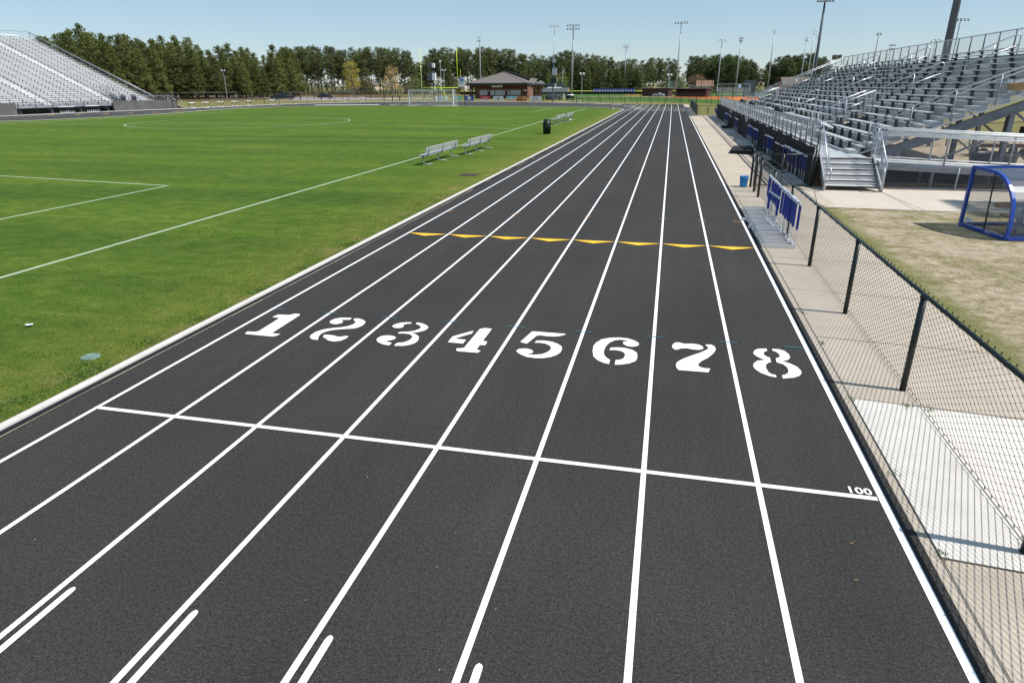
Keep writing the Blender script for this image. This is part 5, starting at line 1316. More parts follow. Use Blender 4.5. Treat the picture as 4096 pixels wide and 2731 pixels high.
def p_zax(t, f, D, W):
    txt(t, f, D, "ZAXBY'S", .5, .74, .46, 'b_navy'); disc(t, f, D, W, .5, .32, .31, .31, 'b_maroon', 'roundel'); 
    poly_on(t, f, [(.46, .18), (.52, .14), (.57, .26), (.56, .36), (.52, .38), (.50, .50), (.47, .48), (.48, .36), (.44, .30)], 'b_white', 'emblem', .04)
    for u0, u1 in ((.07, .32), (.68, .93)):
        for v in (.16, .24, .32): rect(t, f, u0, u1, v, v+.04, 'b_sky', 'small_print')
def p_beach(t, f, D, W):
    poly_on(t, f, [(0, 0.0), (1, 0.0), (1, .62), (.85, .74), (.74, .56), (.6, .62), (.4, .55), (.28, .72), (.14, .58), (0, .74)], 'b_peach', 'sand'); disc(t, f, D, W, .5, .52, .38, .48, 'b_sky', 'jar', .04); disc(t, f, D, W, .5, .6, .2, .25, 'b_white', 'label', .045); rect(t, f, .05, .13, .1, .25, 'b_royal', 'seal')
def p_food(t, f, D, W):
    poly_on(t, f, [(0, 0), (.55, 0), (.5, .6), (.36, .95), (.2, .8), (.06, .55)], 'b_brown', 'food'); 
    for u, v in ((.2, .45), (.3, .62), (.38, .42), (.28, .3), (.42, .65)): disc(t, f, D, W, u, v, .17, .16, 'b_orange', 'bread', .04)
    disc(t, f, D, W, .05, .8, .12, .15, 'b_white', 'plate', .032)
    txt(t, f, D, "SMOKED", .80, .68, .20, 'b_white'); txt(t, f, D, "BBQ", .80, .46, .22, 'b_white'); rect(t, f, .70, .99, .05, .3, 'b_red', 'price_panel'); txt(t, f, D, "LIVE", .85, .16, .2, 'b_white', .042)
def p_err(t, f, D, W):
    txt(t, f, D, "ERR", .45, .68, .62, 'b_maroon'); txt(t, f, D, "R", .66, .42, .62, 'b_maroon', .04); txt(t, f, D, "EMPIRE", .30, .33, .26, 'b_royal'); rect(t, f, .12, .92, .06, .11, 'b_red', 'strapline')
def p_green(t, f, D, W):
    disc(t, f, D, W, .18, .62, .3, .34, 'b_white', 'roundel'); rect(t, f, .42, .72, .72, .80, 'b_white', 'text_line'); rect(t, f, .40, .90, .50, .60, 'b_white', 'text_line'); rect(t, f, .45, .75, .28, .36, 'b_white', 'text_line')
def p_torn(t, f, D, W):
    disc(t, f, D, W, .62, .58, .32, .34, 'b_navy', 'ring'); disc(t, f, D, W, .62, .58, .25, .27, 'b_white', 'ring_centre', .04); rect(t, f, .32, .52, .1, .95, 'b_sky', 'fold')
zg = zz(1700, 240, 8.7125)
def zbx(x): return (zg(x, 0)[0]-1840)*6.9176
banner(zbx(390), zbx(793), 'b_white', "crumpled white banner with a dark ring seen behind the white goal net", p_torn)
banner(zbx(905), zbx(1265), 'b_green', "pale green banner beside the right post of the white goal", p_green)
banner(128, 410, 'b_blue', "blue banner with a white oval and script lettering", p_blue)
banner(515, 805, 'b_red', "red and white banner reading Tony Pope", p_red)
banner(885, 1168, 'b_white', "white banner with dark ZAXBY'S lettering and a maroon roundel", p_zax)
banner(1250, 1535, 'b_turq', "turquoise and peach banner with a pale jar picture", p_beach)
banner(1615, 1892, 'b_orange', "orange and brown food banner", p_food)
banner(1978, 2250, 'b_white', "white banner with large maroon ERR letters", p_err)

# ------------------------------------------------------------------ goals
t = thing('soccer_goal', "white soccer goal with a sagging net at the far end of the field", 'goal', (-38, 124, 0))
gl, gr, gh = Vector((-42.75, 124.95, 0)), Vector((-33.4, 123.4, 0)), 2.84; gd = (gr-gl).normalized(); gb = Vector((-gd.y, gd.x, 0))
for p in (gl, gr):
    b = MB(); b.bar(p, p+UP*gh, 0.16, 0.14, gd); b.build('post', MT['white_paint'], t)
b = MB(); b.bar(gl+UP*(gh-0.04)-gd*0.08, gr+UP*(gh-0.04)+gd*0.08, 0.14, 0.16); b.build('crossbar', MT['white_paint'], t)
b = MB(); b.smooth = True
for p in (gl, gr):
    b.tube([p+UP*gh, p+gb*0.9+UP*gh*1.0, p+gb*1.9+UP*0.05], 0.035, 6); b.tube([p, p+gb*1.95+UP*0.04], 0.04, 6)
b.tube([gl+gb*1.95+UP*0.04, gr+gb*1.95+UP*0.04], 0.04, 6); b.build('back_frame', MT['white_paint'], t)
b = MB(); Wg = (gr-gl).length; r_ = 0.007
def netp(u, v):                                            # u across, v from crossbar down the back to the ground
    sag = 0.25*math.sin(math.pi*u/Wg)
    if v < 0.9: return gl+gd*u+gb*v+UP*(gh-0.02-sag*v/0.9)
    k = (v-0.9)/(3.2); return gl+gd*u+gb*(0.9+1.0*k+0.12*math.sin(math.pi*k))+UP*((gh-0.02-sag)*(1-k)+0.03)
nu = 46
for i in range(nu+1): b.tube([netp(Wg*i/nu, v) for v in (0, .45, .9, 1.7, 2.5, 3.3, 4.1)], r_, 3, cap=False)
for j in range(21): b.tube([netp(Wg*i/10, 4.1*j/20) for i in range(11)], r_, 3, cap=False)
for p in (gl, gr):
    for j in range(14):
        z = gh*j/14; b.tube([p+UP*z, p+gb*(1.9-1.0*max(0, z-0.2)/gh)+UP*z], r_, 3, cap=False)
    for i in range(8): o = 0.22*i; b.tube([p+gb*o, p+gb*o+UP*(gh if o < 0.9 else gh*(1.95-o)/1.05)], r_, 3, cap=False)
b.build('net', MT['net'], t)
t = thing('goalposts', "bright yellow American football goalposts rising behind the white goal", 'goalposts', (-36.4, 126.1, 0))
b = MB(); b.smooth = True; b.tube([(-36.4, 127.6, 0), (-36.45, 127.6, 2.1), (-36.6, 127.2, 2.75), (-36.85, 126.1, 3.12)], 0.11, 10); b.build('gooseneck', MT['neon'], t)
b = MB(); b.smooth = True; b.tube([(-40.62, 126.4, 3.16), (-33.1, 125.7, 3.16)], 0.085, 10); b.build('crossbar', MT['neon'], t)
for p in ((-40.6, 126.4), (-33.12, 125.7)):
    b = MB(); b.smooth = True; b.tube([(*p, 3.16), (*p, 9.95)], 0.055, 8); b.build('upright', MT['neon'], t)
for (x, y, lab) in ((-37.3, 126.3, "left slim black post standing behind the white goal"), (-31.7, 125.2, "slim black post standing right of the white goal")):
    b = MB(); b.tube([(x, y, 0), (x, y, 3.35)], 0.06, 8); tag(b.build('net_post', MT['blk']), lab, 'post', "slim black posts by the goal")
# black pole with loudspeakers, twice; yellow foul pole
def boxf(b, c, w, d, h): b.box(c[0]-w/2, c[0]+w/2, c[1]-d/2, c[1]+d/2, c[2]-h/2, c[2]+h/2)
g = gz(*z3(700, 1010)); 
t = thing('speaker_pole', "black pole with two white backed loudspeakers behind the goal", 'speaker pole', (g.x, g.y, 0))
b = MB(); b.tube([(g.x, g.y, 0), (g.x-0.25, g.y, 8.7)], 0.14, 10); b.build('pole', MT['blk'], t)
for z, w, h in ((5.7, 1.25, 1.75), (8.3, 0.85, 1.05)):
    b = MB(); boxf(b, (g.x-0.75, g.y-0.3, z), w, 0.5, h); sp = b.build('speaker_face', MT['pole_dark'], t)
    b = MB(); boxf(b, (g.x+0.28-(0.1 if z > 7 else 0), g.y-0.2, z), w*0.66, 0.7, h*0.95); b.build('speaker_housing', MT['board_white'], sp)
g = gz(*z3(2090, 1022))
t = thing('speaker_pole', "dark pole with stacked grey loudspeakers and a black box beside the pavilion", 'speaker pole', (g.x, g.y, 0))
b = MB(); b.tube([(g.x, g.y, 0), (g.x+0.05, g.y, 9.2)], 0.17, 10); b.build('pole', MT['pole_dark'], t)
b = MB(); boxf(b, (g.x+0.35, g.y-0.3, 6.35), 1.0, 0.5, 1.45); b.build('speaker_box', MT['lamp_alu'], t)
b = MB(); boxf(b, (g.x+0.2, g.y-0.3, 8.6), 0.65, 0.45, 0.8); b.build('small_speaker_box', MT['lamp_alu'], t)
b = MB(); boxf(b, (g.x+0.15, g.y-0.35, 4.45), 1.3, 0.5, 1.1); b.build('control_box', MT['black_plastic'], t)
a = aty(*z3(1003, 645), 300); b = MB()
t = thing('foul_pole', "slim yellow foul pole carrying a white sign right of the goalposts", 'foul pole', (a.x, 300, 0))
b.tube([(a.x, 300, 0), (a.x, 300, a.z)], 0.13, 8); b.build('pole', MT['yellow'], t)
s0 = aty(*z3(1015, 755), 299.8); s1 = aty(*z3(1015, 848), 299.8); b = MB(); b.box(s0.x-1.4, s0.x+1.5, 299.6, 299.72, s1.z, s0.z); sg = b.build('sign', MT['board_white'], t)
b = MB(); b.box(s0.x-0.5, s0.x+1.2, 299.54, 299.598, s1.z+1.9, s1.z+4.0); b.build('logo', MT['b_sky'], sg)
b = MB(); b.box(s0.x-0.45, s0.x+1.1, 299.5, 299.538, s1.z+2.6, s1.z+3.2); b.build('stripe', MT['b_royal'], sg)
a = aty(*z4(1737, 880), 300); b = MB(); b.tube([(a.x, 300, 0), (a.x, 300, a.z)], 0.13, 8)
tag(b.build('foul_pole', MT['yellow']), "slim yellow foul pole by the reddish tree above the open dugout", 'foul pole')
# outfield fence with yellow cap
oa, oc = aty(*z3(1005, 903), 279), aty(*z4(1475, 1076), 279)
t = thing('outfield_fence', "long dark outfield fence with a bright yellow cap", 'fence', (-20, 279, 0))
b = MB(); b.prism([(oa.x, 279, 0), (oc.x, 279, 0), (oc.x, 279, oc.z), (oa.x, 279, oa.z)], (0, 0.08, 0)); b.build('fabric', MT['screen'], t)
b = MB(); b.tube([(oa.x, 279.0, oa.z+0.1), (oc.x, 279.0, oc.z+0.1)], 0.16, 8); b.build('cap', MT['yellow'], t)

# ------------------------------------------------------------------ concession building
t = thing('concession_building', "red brick concession building with a brown hipped metal roof and grey shutters", 'building', (-42, 196, 0))
FY = 196.0
zc = zz(1820, 270, 5.88)
def cp(x, y, Y=FY): return aty(*zc(x, y), Y)
xl, xr = cp(345, 600).x, cp(1695, 600).x; ze = cp(800, 410).z; 
b = MB()
b.box(xl+1.2, xr, FY+1.6, FY+2.0, 0, ze)                                   # recessed front wall
b.box(xr-0.3, xr, FY, FY+9, 0, ze); b.box(xl+1.2, xl+1.5, FY+1.6, FY+12, 0, ze)
b.build('wall', MT['brick'], t)
b = MB(); b.box(xl, xr, FY-0.05, FY+0.35, ze-0.75, ze); b.build('front_beam', MT['brick_brown'], t)
for x0, x1 in ((345, 420), (765, 810), (1185, 1230), (1605, 1695)):
    a = cp(x0, 600).x; c = cp(x1, 600).x; b = MB(); b.box(a, c, FY-0.02, FY+0.40, 0, ze-0.76); pc = b.build('pier', MT['brick_brown'], t)
    b = MB(); b.box(a+0.12, c-0.12, FY-0.12, FY-0.025, 2.0, 2.35); b.build('wall_lamp', MT['lamp_alu'], pc)
for i, (x0, x1) in enumerate(((582, 765), (942, 1178), (1298, 1542))):
    a = cp(x0, 600, FY+1.55); c = cp(x1, 600, FY+1.55); top = cp(x0, 537, FY+1.55).z; b = MB()
    b.box(a.x, c.x, FY+1.50, FY+1.58, 0.9, top)
    for k in range(9): b.box(a.x, c.x, FY+1.48, FY+1.50, 0.9+k*(top-0.9)/9, 0.93+k*(top-0.9)/9)
    b.build('roll_shutter', MT['shutter'], t)
for x0, x1 in ((830, 918), (1230, 1282)):
    a = cp(x0, 600, FY+1.4); c = cp(x1, 600, FY+1.4); b = MB(); b.box(a.x, c.x, FY+1.36, FY+1.42, 0.9, cp(x0, 537, FY+1.4).z); mb_ = b.build('menu_board', MT['board_white'], t)
    b = MB(); b.box(a.x+0.2, c.x-0.2, FY+1.33, FY+1.355, 1.9, 2.0); b.build('menu_stripe', MT['b_red'], mb_)
a = cp(865, 470, FY-0.3); c = cp(1115, 425, FY-0.3); b = MB(); b.box(a.x, c.x, FY-0.32, FY-0.2, a.z, c.z); sg = b.build('sign', MT['board_white'], t)
text_mesh("DUGOUT GRILL", 0.36, ((a.x+c.x)/2, FY-0.335, (a.z+c.z)/2), (1, 0, 0), (0, 0, 1), MT['b_royal'], 'lettering', sg)
# roof: hipped front, eaves all round
e0 = cp(262, 375, FY-1.2); e1 = cp(1700, 375, FY-1.2); zr = e0.z; rx = (e0.x+e1.x)/2
apx = aty(*zc(1150, 112), FY+7.5); 
b = MB()
E0, E1, A0 = Vector((e0.x, FY-1.2, zr)), Vector((e1.x, FY-1.2, zr)), apx
Bk = FY+17
b.tri(E0, E1, A0); b.quad(E1, Vector((e1.x, Bk, zr)), Vector((A0.x, Bk, A0.z)), A0); b.quad(Vector((e0.x, Bk, zr)), E0, A0, Vector((A0.x, Bk, A0.z)))
b.build('roof', MT['roof'], t)
b = MB(); b.box(e0.x, e1.x, FY-1.3, FY-1.18, zr-0.62, zr-0.01); b.box(e0.x, e0.x+0.1, FY-1.18, Bk, zr-0.62, zr-0.01); b.box(e1.x-0.1, e1.x, FY-1.18, Bk, zr-0.62, zr-0.01); b.box(e0.x+0.1, e1.x-0.1, FY-1.18, Bk, zr-0.5, zr-0.42); b.build('fascia', MT['fascia'], t)
b = MB()
for p in ((E0, A0), (E1, A0)): b.bar(p[0]+UP*0.03, p[1]+UP*0.05, 0.22, 0.1)
b.bar(A0+UP*0.05, Vector((A0.x, Bk, A0.z+0.05)), 0.22, 0.1); b.build('ridge_cap', MT['roof'], t)
# parapet gable wall standing proud of the roof at the rear, with its long slope on the right
PY = FY+10.0
q0 = aty(*zc(1190, 75), PY); q1 = aty(*zc(1900, 335), PY); q2 = aty(*zc(1185, 110), PY)
b = MB(); b.prism([(q0.x-0.3, PY, q0.z-0.05), (q1.x, PY, q1.z), (q1.x, PY, 0), (q1.x-1.6, PY, 0), (q1.x-1.6, PY, q1.z-0.9), (q0.x-0.3, PY, q0.z-2.2)], (0, 0.5, 0)); b.build('parapet_wall', MT['brick_brown'], t)
b = MB(); b.bar((q0.x-0.4, PY+0.2, q0.z+0.05), (q1.x+0.3, PY+0.2, q1.z+0.12), 0.75, 0.22); b.build('parapet_coping', MT['fascia'], t)
# rear wing on the right
r0 = aty(*zc(1940, 660), PY+2); r1 = aty(*zc(2040, 660), PY+2); zt = aty(*zc(1980, 375), PY+2).z
b = MB(); b.box(q1.x-0.2, r1.x, PY+2, PY+2.3, 0, zt-0.4); b.box(xr, q1.x-1.65, FY+7.0, FY+7.3, 0, zt-0.3); b.build('wing_wall', MT['brick'], t)
d0 = aty(*zc(1765, 660), FY+6.9); d1 = aty(*zc(1808, 660), FY+6.9); b = MB(); b.box(d0.x, d1.x, FY+6.88, FY+6.98, 0, 2.3); b.build('door', MT['board_white'], t)
b = MB(); w0 = aty(*zc(1710, 380), FY+5.6).x; w1 = aty(*zc(1880, 380), FY+5.6).x; b.box(w0, w1, FY+5.6, FY+5.7, zt-0.45, zt-0.1); w2 = aty(*zc(2120, 380), PY+0.6).x; b.box(q1.x+0.02, w2, PY+0.7, PY+0.8, zt-0.45, zt-0.05); b.build('gutter', MT['galv'], t)
b = MB(); hi = aty(*zc(1960, 320), PY+5).z; b.quad((q1.x, PY+0.7, zt-0.04), (w2, PY+0.7, zt-0.04), (w2-2.2, PY+7, hi), (q1.x, PY+7, hi+0.1)); b.quad((w0, FY+5.6, zt-0.08), (w1, FY+5.6, zt-0.08), (w1, PY-0.02, zt+1.2), (w0, PY-0.02, zt+1.5)); b.build('wing_roof', MT['roof'], t)
b = MB()
for x in (xl-0.3, xr+0.05): b.bar((x, FY-0.1, 0), (x, FY-0.1, ze-0.3), 0.12)
b.build('downpipe', MT['fascia'], t)

# pavilion, smoker, tables
zp = zz(2140, 270, 10.4545)
def pp(x, y, Y): return aty(*zp(x, y), Y)
PYv = 176.0
t = thing('pavilion', "open picnic pavilion with a grey green shingle roof beside the concession building", 'pavilion', (-23, PYv, 0))
l, r, lo, hi = pp(262, 1030, PYv).x, pp(1345, 1030, PYv).x, pp(800, 1035, PYv).z, pp(800, 905, PYv+2).z
b = MB(); b.quad((l, PYv, lo), (r, PYv, lo), (r, PYv+2.2, hi+0.3), (l+0.2, PYv+2.2, hi+0.3)); b.quad((r, PYv+4.4, lo), (l, PYv+4.4, lo), (l+0.2, PYv+2.2, hi+0.3), (r, PYv+2.2, hi+0.3)); b.build('roof', MT['shingle'], t)
for ya in (PYv-0.06, PYv+4.4): b = MB(); b.box(l, r, ya, ya+0.06, lo-0.38, lo+0.02); b.build('fascia', MT['fascia'], t)
b = MB(); b.prism([(r+0.01, PYv, lo), (r+0.01, PYv+4.4, lo), (r+0.01, PYv+2.2, hi+0.28)], (0.05, 0, 0)); b.build('gable', MT['wood'], t)
for x in (l+0.4, l+1.5, r-3.4, r-1.9, r-0.3):
    for y in (PYv+0.15, PYv+4.2):
        b = MB(); b.box(x-0.07, x+0.07, y-0.07, y+0.07, 0, lo-0.1); b.build('post', MT['fascia'], t)
t = thing('equipment_shed', "white shed with a bright ribbed roof standing behind the picnic pavilion", 'shed', (-25, 184, 0))
l2, r2 = pp(425, 1100, 184).x, pp(1035, 1100, 184).x; h2 = pp(600, 880, 184).z
b = MB(); b.box(l2, r2+0.6, 184, 187, 0, h2-0.9); b.build('wall', MT['grey_wall'], t)
b = MB(); b.quad((pp(460, 905, 183.5).x, 183.4, h2-0.55), (pp(1060, 905, 183.5).x, 183.4, h2-0.55), (pp(1060, 850, 184).x, 186, h2+0.25), (pp(480, 850, 184).x, 186, h2+0.25)); b.build('roof', MT['board_white'], t)
b = MB(); b.box(r2+0.62, r2+1.2, 183.7, 184.3, 0, h2-0.9); b.build('corner_post', MT['white_wall'], t)
t = thing('smoker', "black barrel barbecue smoker with a pale lid behind the far fence", 'smoker', (-17.3, 161, 0))
gx, gy = gz(*zp(1430, 1420)).x, 162.0
b = MB(); b.smooth = True; b.tube([(gx-1.0, gy, 0.95), (gx+1.0, gy, 0.95)], 0.42, 14); b.build('barrel', MT['black_plastic'], t)
b = MB(); b.smooth = True; b.tube([(gx-0.75, gy, 1.28), (gx+0.75, gy, 1.28)], 0.2, 10); b.build('lid', MT['b_white'], t)
b = MB()
for x in (-0.7, 0.7): b.bar((gx+x, gy-0.3, 0), (gx+x, gy, 0.7), 0.08); b.bar((gx+x, gy+0.3, 0), (gx+x, gy, 0.7), 0.08)
b.bar((gx-1.1, gy, 0.25), (gx+1.1, gy, 0.25), 0.1); b.build('frame', MT['black_plastic'], t)
b = MB(); b.box(gx-0.9, gx+2.6, gy-0.6, gy+0.8, -0.04, 0.10); tag(b.build('smoker_slab', MT['kerb']), "small pale concrete slab under the barbecue smoker", 'slab', None, 'structure')
for i, px in enumerate((430, 560, 870)):
    x = pp(px, 1300, 176.8).x; t = thing('picnic_table', ["left", "middle", "right"][i]+" dark picnic table under the pavilion roof", 'table', (x, 177.5, 0), "picnic tables under the pavilion")
    b = MB(); b.box(x-0.9, x+0.9, 177.1, 177.9, 0.72, 0.78); b.build('tabletop', MT['black_plastic'], t)
    for dy in (-0.75, 0.75):
        b = MB(); b.box(x-0.9, x+0.9, 177.5+dy-0.13, 177.5+dy+0.13, 0.42, 0.46); b.build('bench', MT['black_plastic'], t)
    for dx in (-0.6, 0.6):
        for ya, yb in ((176.8, 177.7), (178.2, 177.3)): b = MB(); b.bar((x+dx, ya, 0), (x+dx, yb, 0.72), 0.08); b.build('leg', MT['black_plastic'], t)
# flagpole and scoreboard backs
a = aty(*zp(1155, 30), 228)
t = thing('flagpole', "pale flagpole behind the pavilion", 'flagpole', (a.x, 228, 0)); b = MB(); b.tube([(a.x-0.1, 228, 0), (a.x, 228, a.z+0.5)], 0.09, 8); b.build('pole', MT['lamp_alu'], t)
t = thing('flag', "drooping American flag hanging from the pale flagpole", 'flag', (a.x, 228, a.z-1.6))
for i in range(7):
    b = MB(); x0 = a.x+0.05; 
    b.quad((x0+i*0.08, 227.9, a.z-2.0-0.05*i+0.2), (x0+0.09+i*0.08, 227.9, a.z-1.9+0.2), (x0+0.14+i*0.085, 227.9, a.z-0.1-0.02*i), (x0+0.05+i*0.085, 227.9, a.z-0.15)); b.build('stripe', MT['b_red' if i % 2 == 0 else 'b_white'], t)
b = MB(); b.quad((a.x+0.06, 227.86, a.z-0.75), (a.x+0.40, 227.86, a.z-0.72), (a.x+0.45, 227.86, a.z-0.12), (a.x+0.08, 227.86, a.z-0.15)); b.build('canton', MT['b_navy'], t)
q = aty(*zp(510, 660), 225); q2 = aty(*zp(1165, 850), 225); b = MB(); b.box(q.x, q2.x, 225, 225.4, q2.z-0.4, q.z)
t = thing('scoreboard', "dark back of a wide scoreboard with two white posts behind the pavilion", 'scoreboard', (q.x, 225, 0)); b.build('panel', MT['pole_dark'], t)
for x in (775, 853):
    w = aty(*zp(x, 600), 224.6); b = MB(); b.box(w.x-0.14, w.x+0.14, 224.5, 224.9, 0, aty(*zp(x, 570 if x > 800 else 640), 224.6).z); b.build('post', MT['board_white'], t)

# ------------------------------------------------------------------ player banners on the tall fence
fl = smooth_line([(-16.2, 167.6), (-9, 164.9), (-3.1, 162.2), (5.2, 153.8)], 12)
def tall_pt(px):
    k = ray(px, 380); k = k.x/k.y
    return min(fl, key=lambda p: abs((p[0]-CAM.x)-k*p[1]))
zq = zz(2360, 345, 11.76)
cx_list = [200, 333, 462, 587, 712, 835, 955, 1088, 1210, 1335, 1455, 1580, 1700, 1822, 1945, 2062]
for i, xx in enumerate(cx_list):
    p = Vector(tall_pt(zq(xx, 0)[0])); k = ray(*zq(xx, 200)); Yp = p.y-0.12
    X = CAM.x+k.x/k.y*Yp; w = 0.285; zt_ = aty(*zq(xx, 112), Yp).z; zb_ = aty(*zq(xx, 290), Yp).z
    lab = "blue banner with a player's figure, %s on the tall fence" % ("leftmost" if i == 0 else "rightmost" if i == len(cx_list)-1 else ORD[i]+" from the left")
    t = thing('player_banner', lab, 'banner', (X, Yp, zb_), "blue player banners on the tall fence")
    b = MB(); out = [(X-w, Yp, zb_), (X+w, Yp, zb_)]+[(X+w*math.cos(a), Yp, zt_-0.2+0.2*math.sin(a)) for a in [j*math.pi/8 for j in range(9)]]
    b.prism(out, (0, 0.02, 0)); b.build('panel', MT['b_royal'], t)
    b = MB(); h_ = zt_-zb_; d_ = random.uniform(-.05, .05)
    b.prism([(X-0.16, Yp-0.012, zb_+h_*.22), (X+0.16, Yp-0.012, zb_+h_*.22), (X+0.13+d_, Yp-0.012, zb_+h_*.52), (X+0.05+d_, Yp-0.012, zb_+h_*.62), (X-0.05+d_, Yp-0.012, zb_+h_*.62), (X-0.15+d_, Yp-0.012, zb_+h_*.5)], (0, 0.010, 0))
    b.build('figure', MT['b_player'], t)
    b = MB(); b.lathe([(0.0, -0.07), (0.055, -0.04), (0.06, 0.03), (0.0, 0.08)], (X+d_, Yp-0.07, zb_+h_*.72), 8); b.build('head', MT['b_skin'], t)
    b = MB(); b.box(X-w*0.92, X+w*0.92, Yp-0.008, Yp-0.001, zb_+0.02, zb_+h_*.16); b.build('name_strip', MT['b_navy'], t)

# ------------------------------------------------------------------ dugouts and small bleachers by the ball field
def dugout(label, p0, p1, h, open_front):
    d = (p1-p0); W = d.length; d.normalize(); nn = Vector((-d.y, d.x, 0))
    t = thing('dugout', label, 'dugout', tuple(p0))
    def bb(b, u0, u1, v0, v1, za, zb_): b.obox(p0+d*((u0+u1)/2)+nn*((v0+v1)/2)+UP*((za+zb_)/2), d, nn, UP, (u1-u0)/2, (v1-v0)/2, (zb_-za)/2)
    b = MB()
    if open_front: bb(b, 0, W, 3.0, 3.2, 0, h); bb(b, 0, 0.25, 0.2, 3.0, 0, h); bb(b, W-0.25, W, 0.2, 3.0, 0, h); bb(b, 0.25, W-0.25, 0.1, 0.25, 0, 0.95)
    else: bb(b, 0, W, 0, 0.25, 0, h); bb(b, 0, 0.25, 0.25, 3, 0, h); bb(b, W-0.25, W, 0.25, 3, 0, h)
    b.build('wall', MT['brick_brown'], t)
    b = MB(); bb(b, -0.4, W+0.4, -0.5, 3.6, h, h+0.14); b.build('roof', MT['galv'] if not open_front else MT['galv_dark'], t)
    if open_front:
        for k in range(6): b = MB(); bb(b, W*k/5-0.04+(0.04 if k == 0 else 0), W*k/5+0.04, -0.35, -0.27, 0, h); b.build('post', MT['blk'], t)
        b = MB(); bb(b, 0.5, W-0.5, 2.2, 2.7, 0.42, 0.48); b.build('bench', MT['wood'], t)
a = gz(*z4(1085, 1130)); c = gz(*z4(1390, 1130)); dugout("brown brick dugout with a plain blank rear wall left of the big light pole", Vector((a.x, 232, 0)), Vector((aty(*z4(1390, 1130), 228).x, 228, 0)), 2.35, False)
dugout("brown brick dugout with an open dark front right of the big light pole", Vector((aty(*z4(1475, 1140), 217).x, 217, 0)), Vector((aty(*z4(1830, 1140), 213).x, 213, 0)), 2.25, True)
def small_bleacher(label, x0, x1, Y, rows, rise=0.33):
    t = thing('small_bleacher', label, 'bleacher', (x0, Y, 0))
    for k in range(rows):
        b = MB(); b.box(x0, x1, Y+0.7*k, Y+0.7*k+0.3, 0.35+rise*k, 0.40+rise*k); b.build('seat_plank', MT['alu_seat'], t)
        b = MB(); b.box(x0, x1, Y+0.7*k+0.32, Y+0.7*k+0.68, 0.18+rise*k, 0.22+rise*k); b.build('footboard', MT['alu'], t)
    b = MB()
    for s in range(int((x1-x0)/2)+1): b.bar((x0+s*2.0, Y, 0.1), (x0+s*2.0, Y+0.7*rows, 0.1+rise*rows), 0.08); b.bar((x0+s*2.0, Y+0.7*rows, 0), (x0+s*2.0, Y+0.7*rows, rise*rows), 0.08)
    b.build('frame', MT['galv'], t)
    b = MB(); zt = rise*rows+1.2; yb = Y+0.7*rows
    b.tube([(x0, yb, zt), (x1, yb, zt)], 0.04, 6); b.tube([(x0, Y, 1.2), (x0, yb, zt), (x0, yb, 0.2)], 0.04, 6); b.tube([(x1, Y, 1.2), (x1, yb, zt), (x1, yb, 0.2)], 0.04, 6)
    b.build('guard_rail', MT['alu'], t)
    b = MB(); lattice(b, x1-x0, 1.1, 0.4, 0.008, lambda u, v: Vector((x0+u, yb, zt-1.15+v))); b.build('guard_mesh', MT['galv'], t)
small_bleacher("small silver bleacher with a guard rail behind the open dugout on the right", aty(*z5(235, 1250), 222).x, aty(*z5(680, 1250), 222).x, 222, 7)
small_bleacher("tiny silver bleacher seen over the roof of the open dugout", aty(*z4(1640, 1000), 240).x, aty(*z4(1840, 1000), 240).x, 240, 6)
q = aty(*z5(535, 1160), 226); b = MB(); b.smooth = True; b.smooth = False; b.lathe([(0.0, -0.02), (0.55, -0.02), (0.55, 0.02), (0, 0.02)][::-1], (0, 0, 0), 24)
o = b.build('round_sign', MT['b_sky']); o.location = (q.x, 226, q.z); o.rotation_euler = (R(90), 0, 0); tag(o, "round pale blue disc sign on the back of the small bleacher", 'sign')
q0, q1 = aty(*z5(595, 1080), 232), aty(*z5(745, 1180), 232); b = MB(); b.box(q0.x, q1.x, 232, 232.3, 0.0, q0.z); tag(b.build('batters_eye', MT['pole_dark']), "dark slatted screen panel beyond the small bleacher", 'screen')

# ------------------------------------------------------------------ light poles
def lamp(b, p, s, aim=(0, -1)):
    b.lathe([(0.0, 0.30*s), (0.14*s, 0.28*s), (0.20*s, 0.05*s), (0.36*s, -0.22*s), (0.30*s, -0.25*s), (0, -0.2*s)], p, 10)
def light_pole(label, top, Y, rows, per, span, r=0.22, mat='steel_grey', lmat='lamp_alu', s=1.3, angle=0.0, drop=1.5, group="floodlight poles"):
    P0 = aty(*top, Y); x, H = P0.x, P0.z
    t = thing('light_pole', label, 'light pole', (x, Y, 0))
    b = MB(); b.smooth = True; b.tube([(x, Y, -0.05), (x, Y, H*0.5), (x, Y, H)], [r, r*0.78, r*0.5], 12); b.build('pole', MT[mat], t)
    ca, sa = math.cos(angle), math.sin(angle)
    for j in range(rows):
        z = H-0.1-j*drop
        b = MB(); b.bar((x-ca*span/2, Y-sa*span/2-0.2, z), (x+ca*span/2, Y+sa*span/2-0.2, z), 0.10*s, 0.10*s); arm = b.build('crossarm', MT['galv_dark'], t)
        for i in range(per):
            u = (i/(per-1)-0.5)*span if per > 1 else 0
            b = MB(); b.smooth = True; lamp(b, (x+ca*u, Y+sa*u-0.35, z-0.32*s), s); b.build('floodlight', MT[lmat], arm)
    return t
light_pole("tall floodlight pole with a short lamp cluster behind the concession roof", z3(1229, 250), 240, 2, 3, 1.4, 0.22, s=0.85, drop=1.3)
light_pole("tall floodlight pole with one row of five lamps beside the dark speaker pole", z4(52, 297), 245, 1, 5, 3.4, 0.17, s=0.9)
light_pole("tall floodlight pole with two rows of five lamps right of the pavilion", z4(275, 288), 226, 2, 5, 3.7, 0.30, lmat='lamp_dark', s=0.9, drop=1.0)
light_pole("slim floodlight pole with two rows of four lamps behind the blue player banners", z4(898, 523), 300, 2, 4, 2.5, 0.24, drop=0.9, s=0.9)
